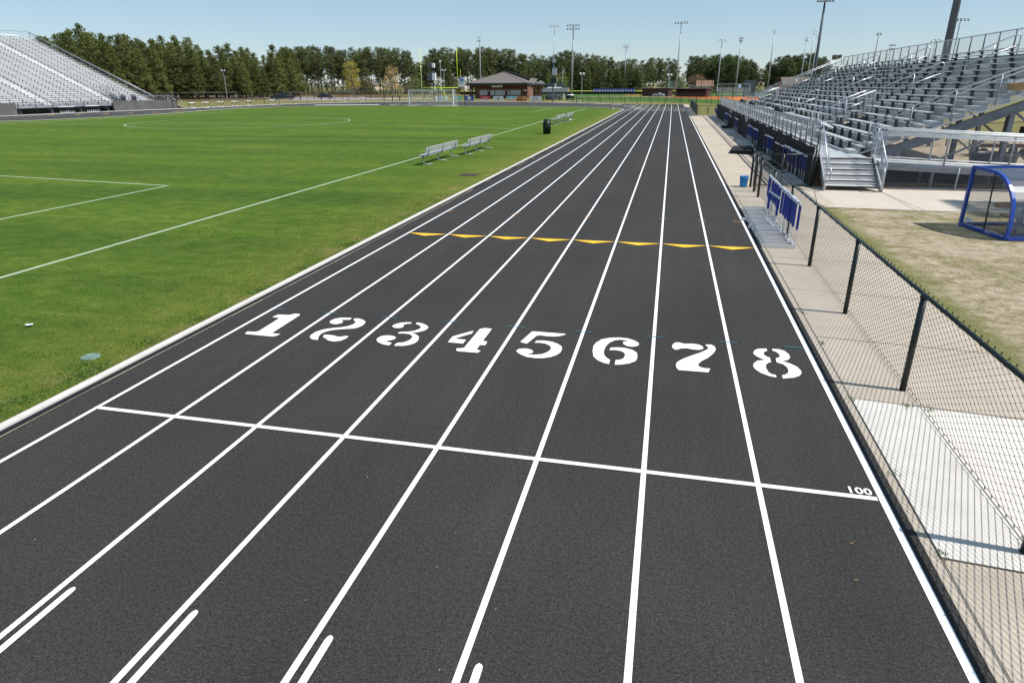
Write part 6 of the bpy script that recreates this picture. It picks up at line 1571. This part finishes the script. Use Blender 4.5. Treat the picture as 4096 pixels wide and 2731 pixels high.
light_pole("tall floodlight pole with one row of five lamps beside the brick dugouts", z4(1546, 258), 250, 1, 5, 3.9, 0.27, lmat='lamp_dark', s=0.95)
light_pole("floodlight pole with one row of three lamps right of the open dugout", z4(2026, 465), 240, 1, 3, 2.3, 0.22, s=0.95)
light_pole("floodlight pole with two lamp pairs seen edge on above the small bleacher", z4(2250, 437), 250, 2, 2, 0.8, 0.24, lmat='lamp_dark', drop=0.8, s=0.9)
light_pole("lone floodlight pole with one lamp pair above the gap in the right trees", z5(1006, 405), 260, 1, 2, 0.9, 0.26, s=0.85)
light_pole("floodlight pole with two lamp pairs in front of the right tree clump", z5(1438, 495), 260, 2, 2, 0.8, 0.23, drop=0.8, s=0.85)
light_pole("taller floodlight pole with one lamp pair beside the big pole on the right", z5(1540, 400), 250, 1, 2, 1.0, 0.2, s=0.85)
light_pole("floodlight pole half hidden by the big pole on the right", z5(1585, 458), 270, 1, 2, 1.0, 0.2, s=0.85)
light_pole("big near floodlight pole with a lamp row at the top edge of the picture", z5(1687, -14), 112, 1, 6, 2.0, 0.27, mat='pole_dark', lmat='lamp_dark', s=0.6)
light_pole("floodlight pole with one lamp pair behind the top of the right grandstand", z6(638, 390), 180, 1, 2, 0.8, 0.14, lmat='lamp_dark', s=0.7, mat='pole_dark')
light_pole("floodlight pole with a lamp cluster just above the right grandstand back rail", z6(795, 523), 170, 2, 3, 1.0, 0.14, s=0.6, drop=0.8, lmat='lamp_dark')
light_pole("pale floodlight pole with three lamps seen through the right grandstand back fence", z6(1312, 466), 150, 1, 3, 1.6, 0.11, s=0.6)
light_pole("floodlight pole with a row of five lamps right of the thick dark pole", z6(1608, 220), 150, 1, 5, 2.4, 0.13, mat='pole_dark', lmat='lamp_dark', s=0.62)
P0 = aty(*z6(1500, 300), 62)
t = thing('light_pole', "thick dark light pole rising out of the top edge behind the right grandstand", 'light pole', (27, 62, 0))
b = MB(); b.smooth = True; b.tube([(P0.x, 62, 0), (P0.x, 62, 12), (P0.x, 62, 26)], [0.30, 0.26, 0.18], 20); b.build('pole', MT['pole_dark'], t)
b = MB(); b.bar((P0.x-3, 61.8, 25.8), (P0.x+3, 61.8, 25.8), 0.15); b.build('crossarm', MT['galv_dark'], t)
# its twin beyond the right edge of the frame throws the lamp shadows on the pavement
t = thing('light_pole', "tall floodlight pole standing on the lawn right of the team shelter", 'light pole', (33.5, 20.3, 0))
b = MB(); b.smooth = True; b.tube([(33.5, 20.3, -0.05), (33.5, 20.3, 14), (33.5, 20.3, 26.3)], [0.15, 0.13, 0.10], 16); b.build('pole', MT['pole_dark'], t)
b = MB(); b.smooth = True
for j, z in enumerate((25.9, 24.7, 23.6)):
    for i in range(5): lamp(b, (33.5+0.1*j, 19.2+0.62*i, z), 1.0)
    b.bar((33.5, 19.0, z+0.3), (33.5, 21.9, z+0.3), 0.12)
b.build('lamp_bank', MT['lamp_dark'], t)
g = aty(*z5(1840, 745), 100)
t = thing('floodlight_stand', "twin square floodlights on a short pole at the far end of the right grandstand", 'floodlight', (g.x, 100, 0))
b = MB(); b.tube([(g.x, 100, 0), (g.x, 100, g.z-0.5)], 0.06, 8); b.build('pole', MT['galv'], t)
for dx in (-0.3, 0.3):
    b = MB(); b.obox((g.x+dx, 99.8, g.z-0.25), (1, 0, 0), (0, 1, 0.3), (0, -0.3, 1), 0.27, 0.10, 0.28); b.build('floodlight', MT['lamp_dark'], t)
# small lamp posts
def lamp_post(label, top, Y, twin, r=0.09, s=0.9):
    P0 = aty(*top, Y); x, H = P0.x, P0.z; t = thing('lamp_post', label, 'lamp post', (x, Y, 0))
    b = MB(); b.tube([(x, Y, 0), (x, Y, H)], r, 8); b.build('pole', MT['lamp_alu'], t)
    for dx in ((-0.55, 0.55) if twin else (0.0,)):
        b = MB(); b.lathe([(0, -0.35*s), (0.3*s, -0.3*s), (0.42*s, 0.15*s), (0, 0.35*s)], (x+dx, Y-0.1, H+0.3), 10); b.bar((x, Y, H), (x+dx, Y-0.1, H+0.1), 0.08) if twin else None
        b.build('lamp', MT['board_white'], t)
lamp_post("slim lamp post with two small white lamps in front of the left pines", z2(493, 400), 200, True, 0.09, 0.6)
lamp_post("slim white lamp post left of the loudspeaker pole behind the goal", z3(540, 622), 230, False, 0.11)
lamp_post("tallest slim white lamp post behind the goal crossbar", z3(766, 560), 225, False, 0.11)
lamp_post("short slim white lamp post right of the tallest one behind the goal", z3(808, 660), 232, True, 0.10, 0.7)
lamp_post("twin headed lamp post right of the flag in front of the pines", z4(378, 880), 245, True, 0.11, 1.0)
lamp_post("twin headed lamp post left of the big pole by the dugouts", z4(1406, 893), 245, True, 0.11, 1.0)
lamp_post("short single lamp post in front of the white house right of the dugouts", z4(1587, 962), 245, False, 0.11, 1.0)

# ------------------------------------------------------------------ vehicles
def vehicle(name, label, cat, c, xdir, Lv, prof, wid, paint, wheels, glass, lights, small=1.0):
    X = Vector(xdir).normalized(); Yd = Vector((-X.y, X.x, 0)); c = Vector(c)
    t = thing(name, label, cat, tuple(c))
    def W(x, y, z): return c+X*x+Yd*y+UP*z
    b = MB()
    ins = lambda z: wid/2-(0.0 if z < 0.95 else 0.16*(z-0.95)/0.6)
    for side in (-1, 1):
        k = len(b.v); b.v += [tuple(W(x, side*ins(z), z)) for x, z in prof]
        for q in tessellate_polygon([[Vector((x, z, 0)) for x, z in prof]]): b.face(tuple(k+i for i in (q if side < 0 else q[::-1])))
    n = len(prof)
    for i in range(n): j = (i+1) % n; b.face((i, j, n+j, n+i))
    b.build('body', MT[paint], t, recalc=True)
    for side in (-1, 1):
        for pts in glass:
            b = MB(); b.v = [tuple(W(x, side*(ins(z)+0.012), z)) for x, z in pts]; b.face(tuple(range(len(pts)))); b.build('window', MT['dark_glass'], t)
    for x in wheels:
        for side in (-1, 1):
            b = MB(); b.smooth = True; b.tube([W(x, side*(wid/2-0.2), 0.36), W(x, side*(wid/2+0.02), 0.36)], 0.36, 18); wh = b.build('wheel', MT['tyre'], t)
            b = MB(); b.tube([W(x, side*(wid/2+0.021), 0.36), W(x, side*(wid/2+0.04), 0.36)], 0.21, 14); b.build('rim', MT['chrome'], wh)
    for (x, z, m_) in lights:
        for side in (-1, 1):
            b = MB(); b.obox(W(x, side*(wid/2-0.25), z), X, Yd, UP, 0.05, 0.2, 0.09); b.build('headlight' if m_ == 'board_white' else 'tail_light', MT[m_], t)
    t.scale = (small, small, small)
    return W
gt = gz(*z2(1105, 692)); vd = Vector((gt.x-CAM.x, gt.y, 0)).normalized(); lt = Vector((-vd.y, vd.x, 0))
vehicle('pickup_truck', "dark pickup truck parked facing left before the pines", 'truck', (gt.x, gt.y, 0.02), tuple(lt+vd*0.12), 6.6,
        [(-3.3, .55), (-3.3, 1.15), (-0.75, 1.18), (-0.62, 1.85), (-0.4, 1.92), (0.85, 1.92), (1.5, 1.3), (3.1, 1.18), (3.35, 1.0), (3.35, .5), (2.7, .42), (-2.8, .42)], 2.05, 'truck_dark', (-2.05, 2.2),
        [[(-0.58, 1.28), (0.3, 1.28), (0.3, 1.8), (-0.5, 1.8)], [(0.38, 1.28), (1.4, 1.28), (0.85, 1.8), (0.38, 1.8)]], ((3.33, .95, 'board_white'), (-3.3, 1.0, 'red')))
gt = gz(*z2(1540, 680)); vd = Vector((gt.x-CAM.x, gt.y, 0)).normalized(); rt = Vector((vd.y, -vd.x, 0))
vehicle('sedan', "dark blue sedan parked facing right on the drive by the pines", 'car', (gt.x, gt.y, 0.02), tuple(rt-vd*0.12), 4.8,
        [(-2.35, .55), (-2.4, .95), (-1.75, 1.05), (-0.95, 1.45), (-0.3, 1.52), (0.4, 1.45), (1.15, 1.02), (2.15, .88), (2.4, .7), (2.38, .35), (-2.3, .35)], 1.85, 'car_dark', (-1.45, 1.45),
        [[(-1.4, 1.05), (-0.3, 1.05), (-0.3, 1.43), (-0.85, 1.4)], [(-0.22, 1.05), (0.95, 1.05), (0.35, 1.4), (-0.22, 1.43)]], ((2.36, .72, 'board_white'), (-2.38, .85, 'red')))
gt = gz(*z4(1275, 1128)); 
_car = vehicle('silver_car', "pale car parked before the blank brick dugout", 'car', (aty(*z4(1275, 1128), 224).x, 224, 0.0), (1, -0.35, 0), 4.6,
        [(-2.3, .5), (-2.35, .9), (-1.7, 1.0), (-0.9, 1.4), (0.4, 1.4), (1.15, 1.0), (2.15, .85), (2.35, .6), (2.3, .32), (-2.25, .32)], 1.8, 'steel_grey', (-1.4, 1.4), [[(-1.3, 1.0), (0.9, 1.0), (0.35, 1.36), (-0.85, 1.36)]], ((2.3, .7, 'board_white'), (-2.33, .8, 'red')), 0.78)

# ------------------------------------------------------------------ houses beyond the trees
def house(label, xc, Y, w, d, h, rh, wall, roof, gable_front=True):
    k_ = 1.16 if Y > 280 else 1.0; xc = CAM.x+(xc-CAM.x)*k_; Y *= k_; w *= k_*0.9; h *= 1.1
    t = thing('house', label, 'house', (xc, Y, 0)); b = MB(); b.box(xc-w/2, xc+w/2, Y, Y+d, 0, h)
    b.build('wall', MT[wall], t)
    b = MB(); e = 0.4
    if gable_front:
        g_ = MB(); g_.prism([(xc-w/2, Y-0.01, h), (xc+w/2, Y-0.01, h), (xc, Y-0.01, h+rh)], (0, d, 0)); g_.build('gable', MT[wall], t)
        for s in (-1, 1): b.prism([(xc+s*(w/2+e), Y-e, h-e*rh/(w/2)), (xc, Y-e, h+rh+0.02), (xc, Y-e, h+rh+0.25), (xc+s*(w/2+e), Y-e, h-e*rh/(w/2)+0.22)], (0, d+2*e, 0))
    else:
        b.quad((xc-w/2-e, Y-e, h-0.1), (xc+w/2+e, Y-e, h-0.1), (xc+w/2+e, Y+d/2, h+rh), (xc-w/2-e, Y+d/2, h+rh)); b.quad((xc+w/2+e, Y+d+e, h-0.1), (xc-w/2-e, Y+d+e, h-0.1), (xc-w/2-e, Y+d/2, h+rh), (xc+w/2+e, Y+d/2, h+rh))
    b.build('roof', MT[roof], t)
    for k in range(3):
        x = xc-w/2+w*(k+0.5)/3; b = MB(); b.box(x-0.5, x+0.5, Y-0.06, Y-0.012, 1.0, 2.3); f = b.build('window', MT['dark_glass'], t)
        b = MB(); b.box(x-0.58, x+0.58, Y-0.09, Y-0.062, 0.92, 1.0); b.build('sill', MT['board_white'], f)
house("pale house with a grey side roof behind the goalposts", -104, 290, 13, 10, 3.6, 3.2, 'white_wall', 'house_roof')
house("cream gabled house just right of the loudspeaker pole behind the goal", -88, 296, 9, 10, 3.8, 2.4, 'white_wall', 'house_roof')
house("cream gabled house seen between the concession roof and the speaker pole", -47, 292, 10, 10, 4.3, 2.2, 'white_wall', 'house_roof')
house("beige two storey house behind the flagpole", -36.5, 290, 9.5, 10, 5.4, 2.2, 'beige_wall', 'house_roof')
house("grey house with a long dark roof right of the flag", -27.0, 288, 9, 9, 4.6, 2.6, 'grey_wall', 'house_roof', False)
house("white house among trunks left of the blue player banners", -17.5, 300, 7, 9, 4.2, 1.8, 'white_wall', 'house_roof')
house("white gabled house between the dugouts and the big pole", 6.6, 296, 8, 10, 3.6, 2.4, 'white_wall', 'house_roof')
house("low brick house with a reddish brown roof beyond the open dugout", 17.6, 262, 6, 8, 2.6, 1.9, 'beige_wall', 'house_roof_red', False)
house("beige house glimpsed between pine trunks behind the pickup truck", -178, 300, 16, 10, 3.2, 2.6, 'beige_wall', 'house_roof')
house("beige house glimpsed behind the yellow spring tree", -140, 312, 15, 10, 3.6, 2.8, 'beige_wall', 'house_roof')
house("brown roofed building rising behind the far end of the right grandstand", 34.5, 165, 9, 8, 3.0, 1.6, 'beige_wall', 'house_roof', False)
house("pale low building seen under the right tree clump", 28, 300, 14, 8, 4.0, 2.0, 'white_wall', 'house_roof', False)
# ------------------------------------------------------------------ trees: tapered trunk with limbs, crown of many small leaf clumps
def clump(vs, fs, c, rc, n, ls, rnd, lw=0.34, flat_=0.7):
    for _ in range(n):
        while True:
            p = Vector((rnd.uniform(-1, 1), rnd.uniform(-1, 1), rnd.uniform(-1, 1)))
            if p.length <= 1: break
        p = Vector((p.x, p.y, p.z*flat_))*rc+c
        a = Vector((rnd.gauss(0, 1), rnd.gauss(0, 1), rnd.gauss(0.35, 0.7))).normalized(); q = a.cross(Vector((rnd.gauss(0, 1), rnd.gauss(0, 1), rnd.gauss(0, 1)))).normalized()
        l = ls*rnd.uniform(0.6, 1.3); w = l*lw; k = len(vs)
        vs += [tuple(p-q*w*0.5), tuple(p+a*l*0.55-q*w*0.35), tuple(p+a*l), tuple(p+a*l*0.45+q*w*0.6)]; fs.append((k, k+1, k+2, k+3))
def mesh_from(name, vs, fs, mat):
    me = bpy.data.meshes.new(name); me.from_pydata(vs, [], fs); me.materials.append(mat); me.update()
    o = bpy.data.objects.new(name, me); col.objects.link(o); return o
def make_tree(name, seed, H, base, Rm, shape, whorl, per, mat, bark, ls=0.5, rc=0.75, nq=12, trunk_r=0.2, droop=0.1, lean=0.03, irregular=0.35, skip=0.12, stubs=True, lw=0.34, inner=0.45):
    rnd = random.Random(seed); r = empty(name)
    tr = MB(); tr.smooth = True; lx, ly = rnd.gauss(0, lean), rnd.gauss(0, lean)
    def ax(z): 
        k = z/H; return Vector((lx*z*k+0.12*math.sin(z*0.5+seed), ly*z*k+0.12*math.cos(z*0.43+seed), z))
    zs = [H*i/9 for i in range(10)]
    tr.tube([ax(z) for z in zs], [trunk_r*(1.25 if i == 0 else 1-0.86*i/9) for i in range(10)], 7)
    vs, fs = [], []; z = base*H; az = rnd.random()*6.28
    while z < H*0.985:
        k = (z-base*H)/(H-base*H); R_ = Rm*shape(k)
        for j in range(per):
            if rnd.random() < skip: continue
            az += 2.4+rnd.uniform(-.5, .5); ln = R_*rnd.uniform(1-irregular, 1+irregular*0.6)
            if ln < 0.3: ln = 0.3
            up = (0.10+0.55*k)*ln-droop*ln; p0 = ax(z); p1 = p0+Vector((math.cos(az)*ln, math.sin(az)*ln, up))
            if ln > 0.8: tr.tube([p0, p0.lerp(p1, 0.55)+Vector((0, 0, 0.08*ln)), p1], [0.05+0.02*ln, 0.04+0.01*ln, 0.015], 4, cap=False)
            m_ = max(1, int(ln/0.75))
            for i in range(m_):
                f_ = inner+(1-inner)*(i+0.7)/m_
                c = p0.lerp(p1, f_)+Vector((rnd.gauss(0, .22), rnd.gauss(0, .22), rnd.gauss(0.1, .22)))
                clump(vs, fs, c, rc*rnd.uniform(0.65, 1.2), nq, ls, rnd, lw)
        z += whorl*rnd.uniform(0.7, 1.35)
    clump(vs, fs, ax(H), rc*0.6, nq, ls, rnd, lw)
    if stubs:
        zz_ = 0.2*H
        while zz_ < base*H:
            a = rnd.random()*6.28; l = rnd.uniform(0.4, 1.3); p0 = ax(zz_); tr.tube([p0, p0+Vector((math.cos(a)*l, math.sin(a)*l, -0.1*l))], [0.04, 0.012], 3, cap=False)
            if rnd.random() < 0.25: clump(vs, fs, p0+Vector((math.cos(a)*l, math.sin(a)*l, 0)), rc*0.7, nq, ls, rnd, lw)
            zz_ += rnd.uniform(0.8, 2.2)
    t1 = tr.build('trunk', MT[bark], r)
    cr = mesh_from('crown', vs, fs, MT[mat]); cr.parent = r; KIDS.setdefault(r.name, []).append(cr)
    r["category"] = 'tree'; r["h"] = H
    return Stock(r)
cone = lambda k: max(0.05, (1-k)**0.75)*(0.75+0.25*min(1, k*6))
oval = lambda k: max(0.15, math.sin(math.pi*min(1, 0.12+0.88*k))**0.7)
top = lambda k: max(0.25, math.sin(math.pi*(0.18+0.76*k))**0.8)
full = [make_tree('pine_tree', 11+i, 18, 0.08+0.03*i, 4.6+0.25*i, cone, 0.75, 5, 'pine', 'bark', ls=0.62, rc=0.85, nq=17, trunk_r=0.26, droop=0.16, irregular=0.45, lw=0.42) for i in range(4)]
tall = [make_tree('tall_pine_tree', 31+i, 23, 0.33+0.06*(i % 3), 3.3+0.2*i, top, 0.72, 4, 'pine_dark', 'bark', ls=0.66, rc=0.95, nq=17, lw=0.42, trunk_r=0.24, droop=0.0, irregular=0.5, skip=0.2) for i in range(5)]
mid_ = [make_tree('pine_tree', 71+i, 15, 0.12, 3.5, cone, 0.8, 5, 'pine_dark', 'bark', ls=0.62, rc=0.85, nq=16, lw=0.42, trunk_r=0.2, irregular=0.4) for i in range(2)]
broad = [make_tree('broad_tree', 51+i, 20, 0.14, 4.6, oval, 0.7, 5, 'oak', 'bark', ls=0.7, rc=1.1, nq=18, lw=0.42, trunk_r=0.3, irregular=0.35, skip=0.1) for i in range(3)]
spring = make_tree('spring_tree', 91, 10, 0.22, 3.3, lambda k: max(0.2, (1-k)**0.6), 0.45, 4, 'spring', 'bark_pale', ls=0.5, rc=0.8, nq=16, trunk_r=0.16, droop=-0.5, irregular=0.4, stubs=False, inner=0.3)
bud = make_tree('budding_tree', 92, 8, 0.2, 3.4, lambda k: max(0.25, (1-k)**0.5), 0.5, 4, 'bud', 'bark_pale', ls=0.36, rc=0.8, nq=11, trunk_r=0.15, droop=-0.5, irregular=0.4, stubs=False, inner=0.4)
redd = make_tree('reddish_tree', 93, 7, 0.12, 3.4, oval, 0.5, 5, 'redbud', 'bark_pale', ls=0.4, rc=0.7, nq=8, trunk_r=0.15, stubs=False)
lime = make_tree('small_tree', 94, 7, 0.18, 2.8, oval, 0.5, 4, 'limegreen', 'bark_pale', ls=0.45, rc=0.8, nq=8, trunk_r=0.14, stubs=False)
palm = make_tree('small_tree', 95, 5.5, 0.5, 2.2, oval, 0.6, 5, 'limegreen', 'bark', ls=0.5, rc=0.8, nq=9, trunk_r=0.14, stubs=False)

sky_line = [(40,150),(160,148),(240,128),(275,106),(321,104),(360,128),(394,134),(432,150),(474,120),(520,145),(547,151),(593,150),(628,155),(690,148),(711,148),(759,155),(786,181),(829,179),(864,176),(942,185),(989,189),(1036,210),(1052,228),(1075,195),(1095,177),(1118,187),(1177,187),(1232,189),(1275,185),(1298,185),(1349,198),(1377,200),(1443,189),(1470,191),(1521,191),(1580,193),(1609,199),(1635,215),(1653,230),(1684,244),(1711,206),(1735,198),(1755,196),(1789,189),(1847,191),(1891,196),(1925,189),(1986,193),(2044,199),(2095,213),(2136,223),(2145,240),(2173,215),(2204,220),(2248,206),(2290,210),(2333,219),(2384,221),(2438,226),(2472,245),(2516,230),(2547,240),(2584,235),(2618,235),(2659,233),(2700,235),(2720,268),(2732,292),(2744,250),(2761,228),(2805,221),(2863,219),(2914,218),(2948,221),(2990,232),(3020,245),(3047,266),(3068,253),(3112,229),(3181,222),(3240,211),(3276,217),(3306,235),(3324,258),(3345,285)]
def sky_y(px):
    for a, b_ in zip(sky_line, sky_line[1:]):
        if a[0] <= px <= b_[0]: return a[1]+(b_[1]-a[1])*(px-a[0])/(b_[0]-a[0])
    return 200
def plant(stock, px, py, Y, label, group, wid=1.0):
    p = aty(px, py, Y); H0 = stock.o["h"] if "h" in stock.o else 18
    s = max(0.3, p.z/H0)
    o = stock.put((p.x, Y, -0.05), random.random()*6.28, label, group, (s*wid*random.uniform(.88, 1.12), s*wid*random.uniform(.88, 1.12), s)); return o
random.seed(21)
# left block: dense pines branching almost to the ground
for row in range(4):
    n = (22, 23, 23, 21)[row]
    for i in range(n):
        px = 130+(1180-130)*(i+0.5+random.uniform(-.35, .35))/n
        Yf = 150+(px-160)*0.083 if px < 700 else 195+(px-700)*0.075
        if row == 0 and px < 360: continue
        Y = Yf+11*row+random.uniform(-3, 3)
        py = sky_y(px)+(0 if row == 3 else (6, 16, 26, 44)[3-row])+random.uniform(-4, 12)
        st = full[random.randrange(4)]
        plant(st, px, py, Y, "dense green pine branching low in the thick stand behind the left grandstand", "pines of the left stand", 1.0)
# middle: tall slim pines with bare trunks, houses showing between
for row in range(2):
    n = (56, 64)[row]
    for i in range(n):
        px = 1120+(2705-1120)*(i+0.5+random.uniform(-.4, .4))/n
        Y = 306+row*20+random.uniform(-5, 6)
        py = sky_y(px)+(random.uniform(0, 10) if row else random.uniform(4, 34))
        if 1640 < px < 1700: py += 8
        plant(tall[random.randrange(5)], px, py, Y, "tall slim pine with a bare trunk in the distant row across the middle", "tall pines of the middle row", 1.0)
for i in range(26):
    px = 2300+(2700-2300)*(i+0.5+random.uniform(-.4, .4))/26 if i < 18 else random.uniform(1150, 2250)
    plant(mid_[i % 2], px, sky_y(px)+random.uniform(28, 62), 300+random.uniform(-6, 3), "shorter bushy pine among the tall slim ones in the middle", "shorter pines of the middle row", 1.0)
# right clump
for row in range(2):
    n = (19, 20)[row]
    for i in range(n):
        px = 2745+(3335-2745)*(i+0.5+random.uniform(-.3, .3))/n; Y = 312+row*16+random.uniform(-4, 4)
        if 3025 < px < 3060 and row: continue
        py = sky_y(px)+(random.uniform(0, 7) if row else random.uniform(6, 40))
        plant(broad[random.randrange(3)] if random.random() < 0.62 else tall[random.randrange(5)], px, py, Y, "dark rounded tree in the clump beyond the ball field bleachers", "dark trees of the right clump", 1.0)
plant(spring, *z2(1795, 318), 215, "yellow green spring tree standing before the tall pines", None)
plant(bud, *z2(2210, 388), 212, "tan budding tree left of the white goal", None)
plant(redd, *z4(1740, 888), 284, "rounded reddish brown tree beyond the open dugout", None)
plant(lime, *z4(1545, 920), 280, "small lime green tree beside the white house right of the dugouts", None)
plant(lime, *z3(450, 740), 262, "low bright green tree between the budding tree and the goalposts", None, 1.2)
plant(lime, *z2(1400, 548), 268, "small pale green tree before the distant dark fence", None, 1.2)
plant(palm, *z3(2155, 700), 262, "light green tree just left of the flagpole", None, 1.4)
plant(palm, *z3(2215, 745), 258, "small palm like tree right of the flagpole", None)
for px, Y, nm in ((z2(60, 300), 176, "left"), (z2(290, 310), 186, "right")): pass
# undergrowth that nobody could count
vs, fs = [], []; rnd = random.Random(3)
for i in range(620):
    if i < 420: px = rnd.uniform(1080, 2740); Y = rnd.uniform(292, 308); h = rnd.uniform(0.8, 3.2)
    elif i < 520: px = rnd.uniform(2740, 3340); Y = rnd.uniform(292, 306); h = rnd.uniform(1.0, 4.5)
    else: px = rnd.uniform(180, 1100); Y = 185+px*0.06+rnd.uniform(22, 45); h = rnd.uniform(0.8, 3.0)
    r_ = ray(px, 380); c = Vector((CAM.x+r_.x/r_.y*Y, Y, h*0.45)); clump(vs, fs, c, h*0.8, 26, 0.7, rnd, 0.4, 0.6)
o = mesh_from('undergrowth', vs, fs, MT['shrub']); tag(o, "brushy undergrowth along the feet of the distant trees", 'undergrowth', None, 'stuff')
# far wood closing the gaps at the horizon
vs, fs = [], []
for i in range(700):
    px = rnd.uniform(-900, 4600); Y = rnd.uniform(520, 560); r_ = ray(px, 330); k = r_.x/r_.y
    if abs(k) > 1.6: continue
    h = rnd.uniform(6, 13); c = Vector((CAM.x+k*Y, Y, h*0.55)); clump(vs, fs, c, h*0.55, 30, 2.0, rnd, 0.5, 0.9)
o = mesh_from('far_wood', vs, fs, MT['oak']); tag(o, "low dark far off wood along the horizon", 'wood', None, 'stuff')

flush_many()
# ------------------------------------------------------------------ light and sky
S = Vector((0.70, -0.075, 1.0)).normalized()
sun_d = bpy.data.lights.new("sun", 'SUN'); sun = bpy.data.objects.new("sun", sun_d); col.objects.link(sun)
sun_d.energy = 4.3; sun_d.angle = R(0.53); sun_d.color = (1.0, 0.955, 0.90)
sun.rotation_euler = S.to_track_quat('Z', 'Y').to_euler(); sun.location = (40, -10, 60)
w = bpy.data.worlds.new("World"); scene.world = w; w.use_nodes = True; nt = w.node_tree
bg = nt.nodes['Background']; sk = nt.nodes.new('ShaderNodeTexSky'); sk.sky_type = 'NISHITA'; sk.sun_disc = False
sk.sun_elevation = math.asin(S.z); sk.sun_rotation = math.atan2(S.x, S.y); sk.altitude = 0; sk.air_density = 1.0; sk.dust_density = 0.0; sk.ozone_density = 3.6
tint = nt.nodes.new('ShaderNodeMix'); tint.data_type = 'RGBA'; tint.blend_type = 'MULTIPLY'; tint.inputs[0].default_value = 1.0; tint.inputs[7].default_value = (0.90, 0.90, 0.94, 1)
nt.links.new(sk.outputs[0], tint.inputs[6]); veil = nt.nodes.new('ShaderNodeMix'); veil.data_type = 'RGBA'; veil.inputs[0].default_value = 0.42; veil.inputs[7].default_value = (3.75, 5.28, 6.35, 1)
nt.links.new(tint.outputs[2], veil.inputs[6]); nt.links.new(veil.outputs[2], bg.inputs[0]); bg.inputs[1].default_value = 0.092
scene.view_settings.view_transform = 'Standard'; scene.view_settings.look = 'None'; scene.view_settings.exposure = 0.38; scene.view_settings.gamma = 1.0
scene.render.engine = 'CYCLES'
scene.cycles.transparent_max_bounces = 12
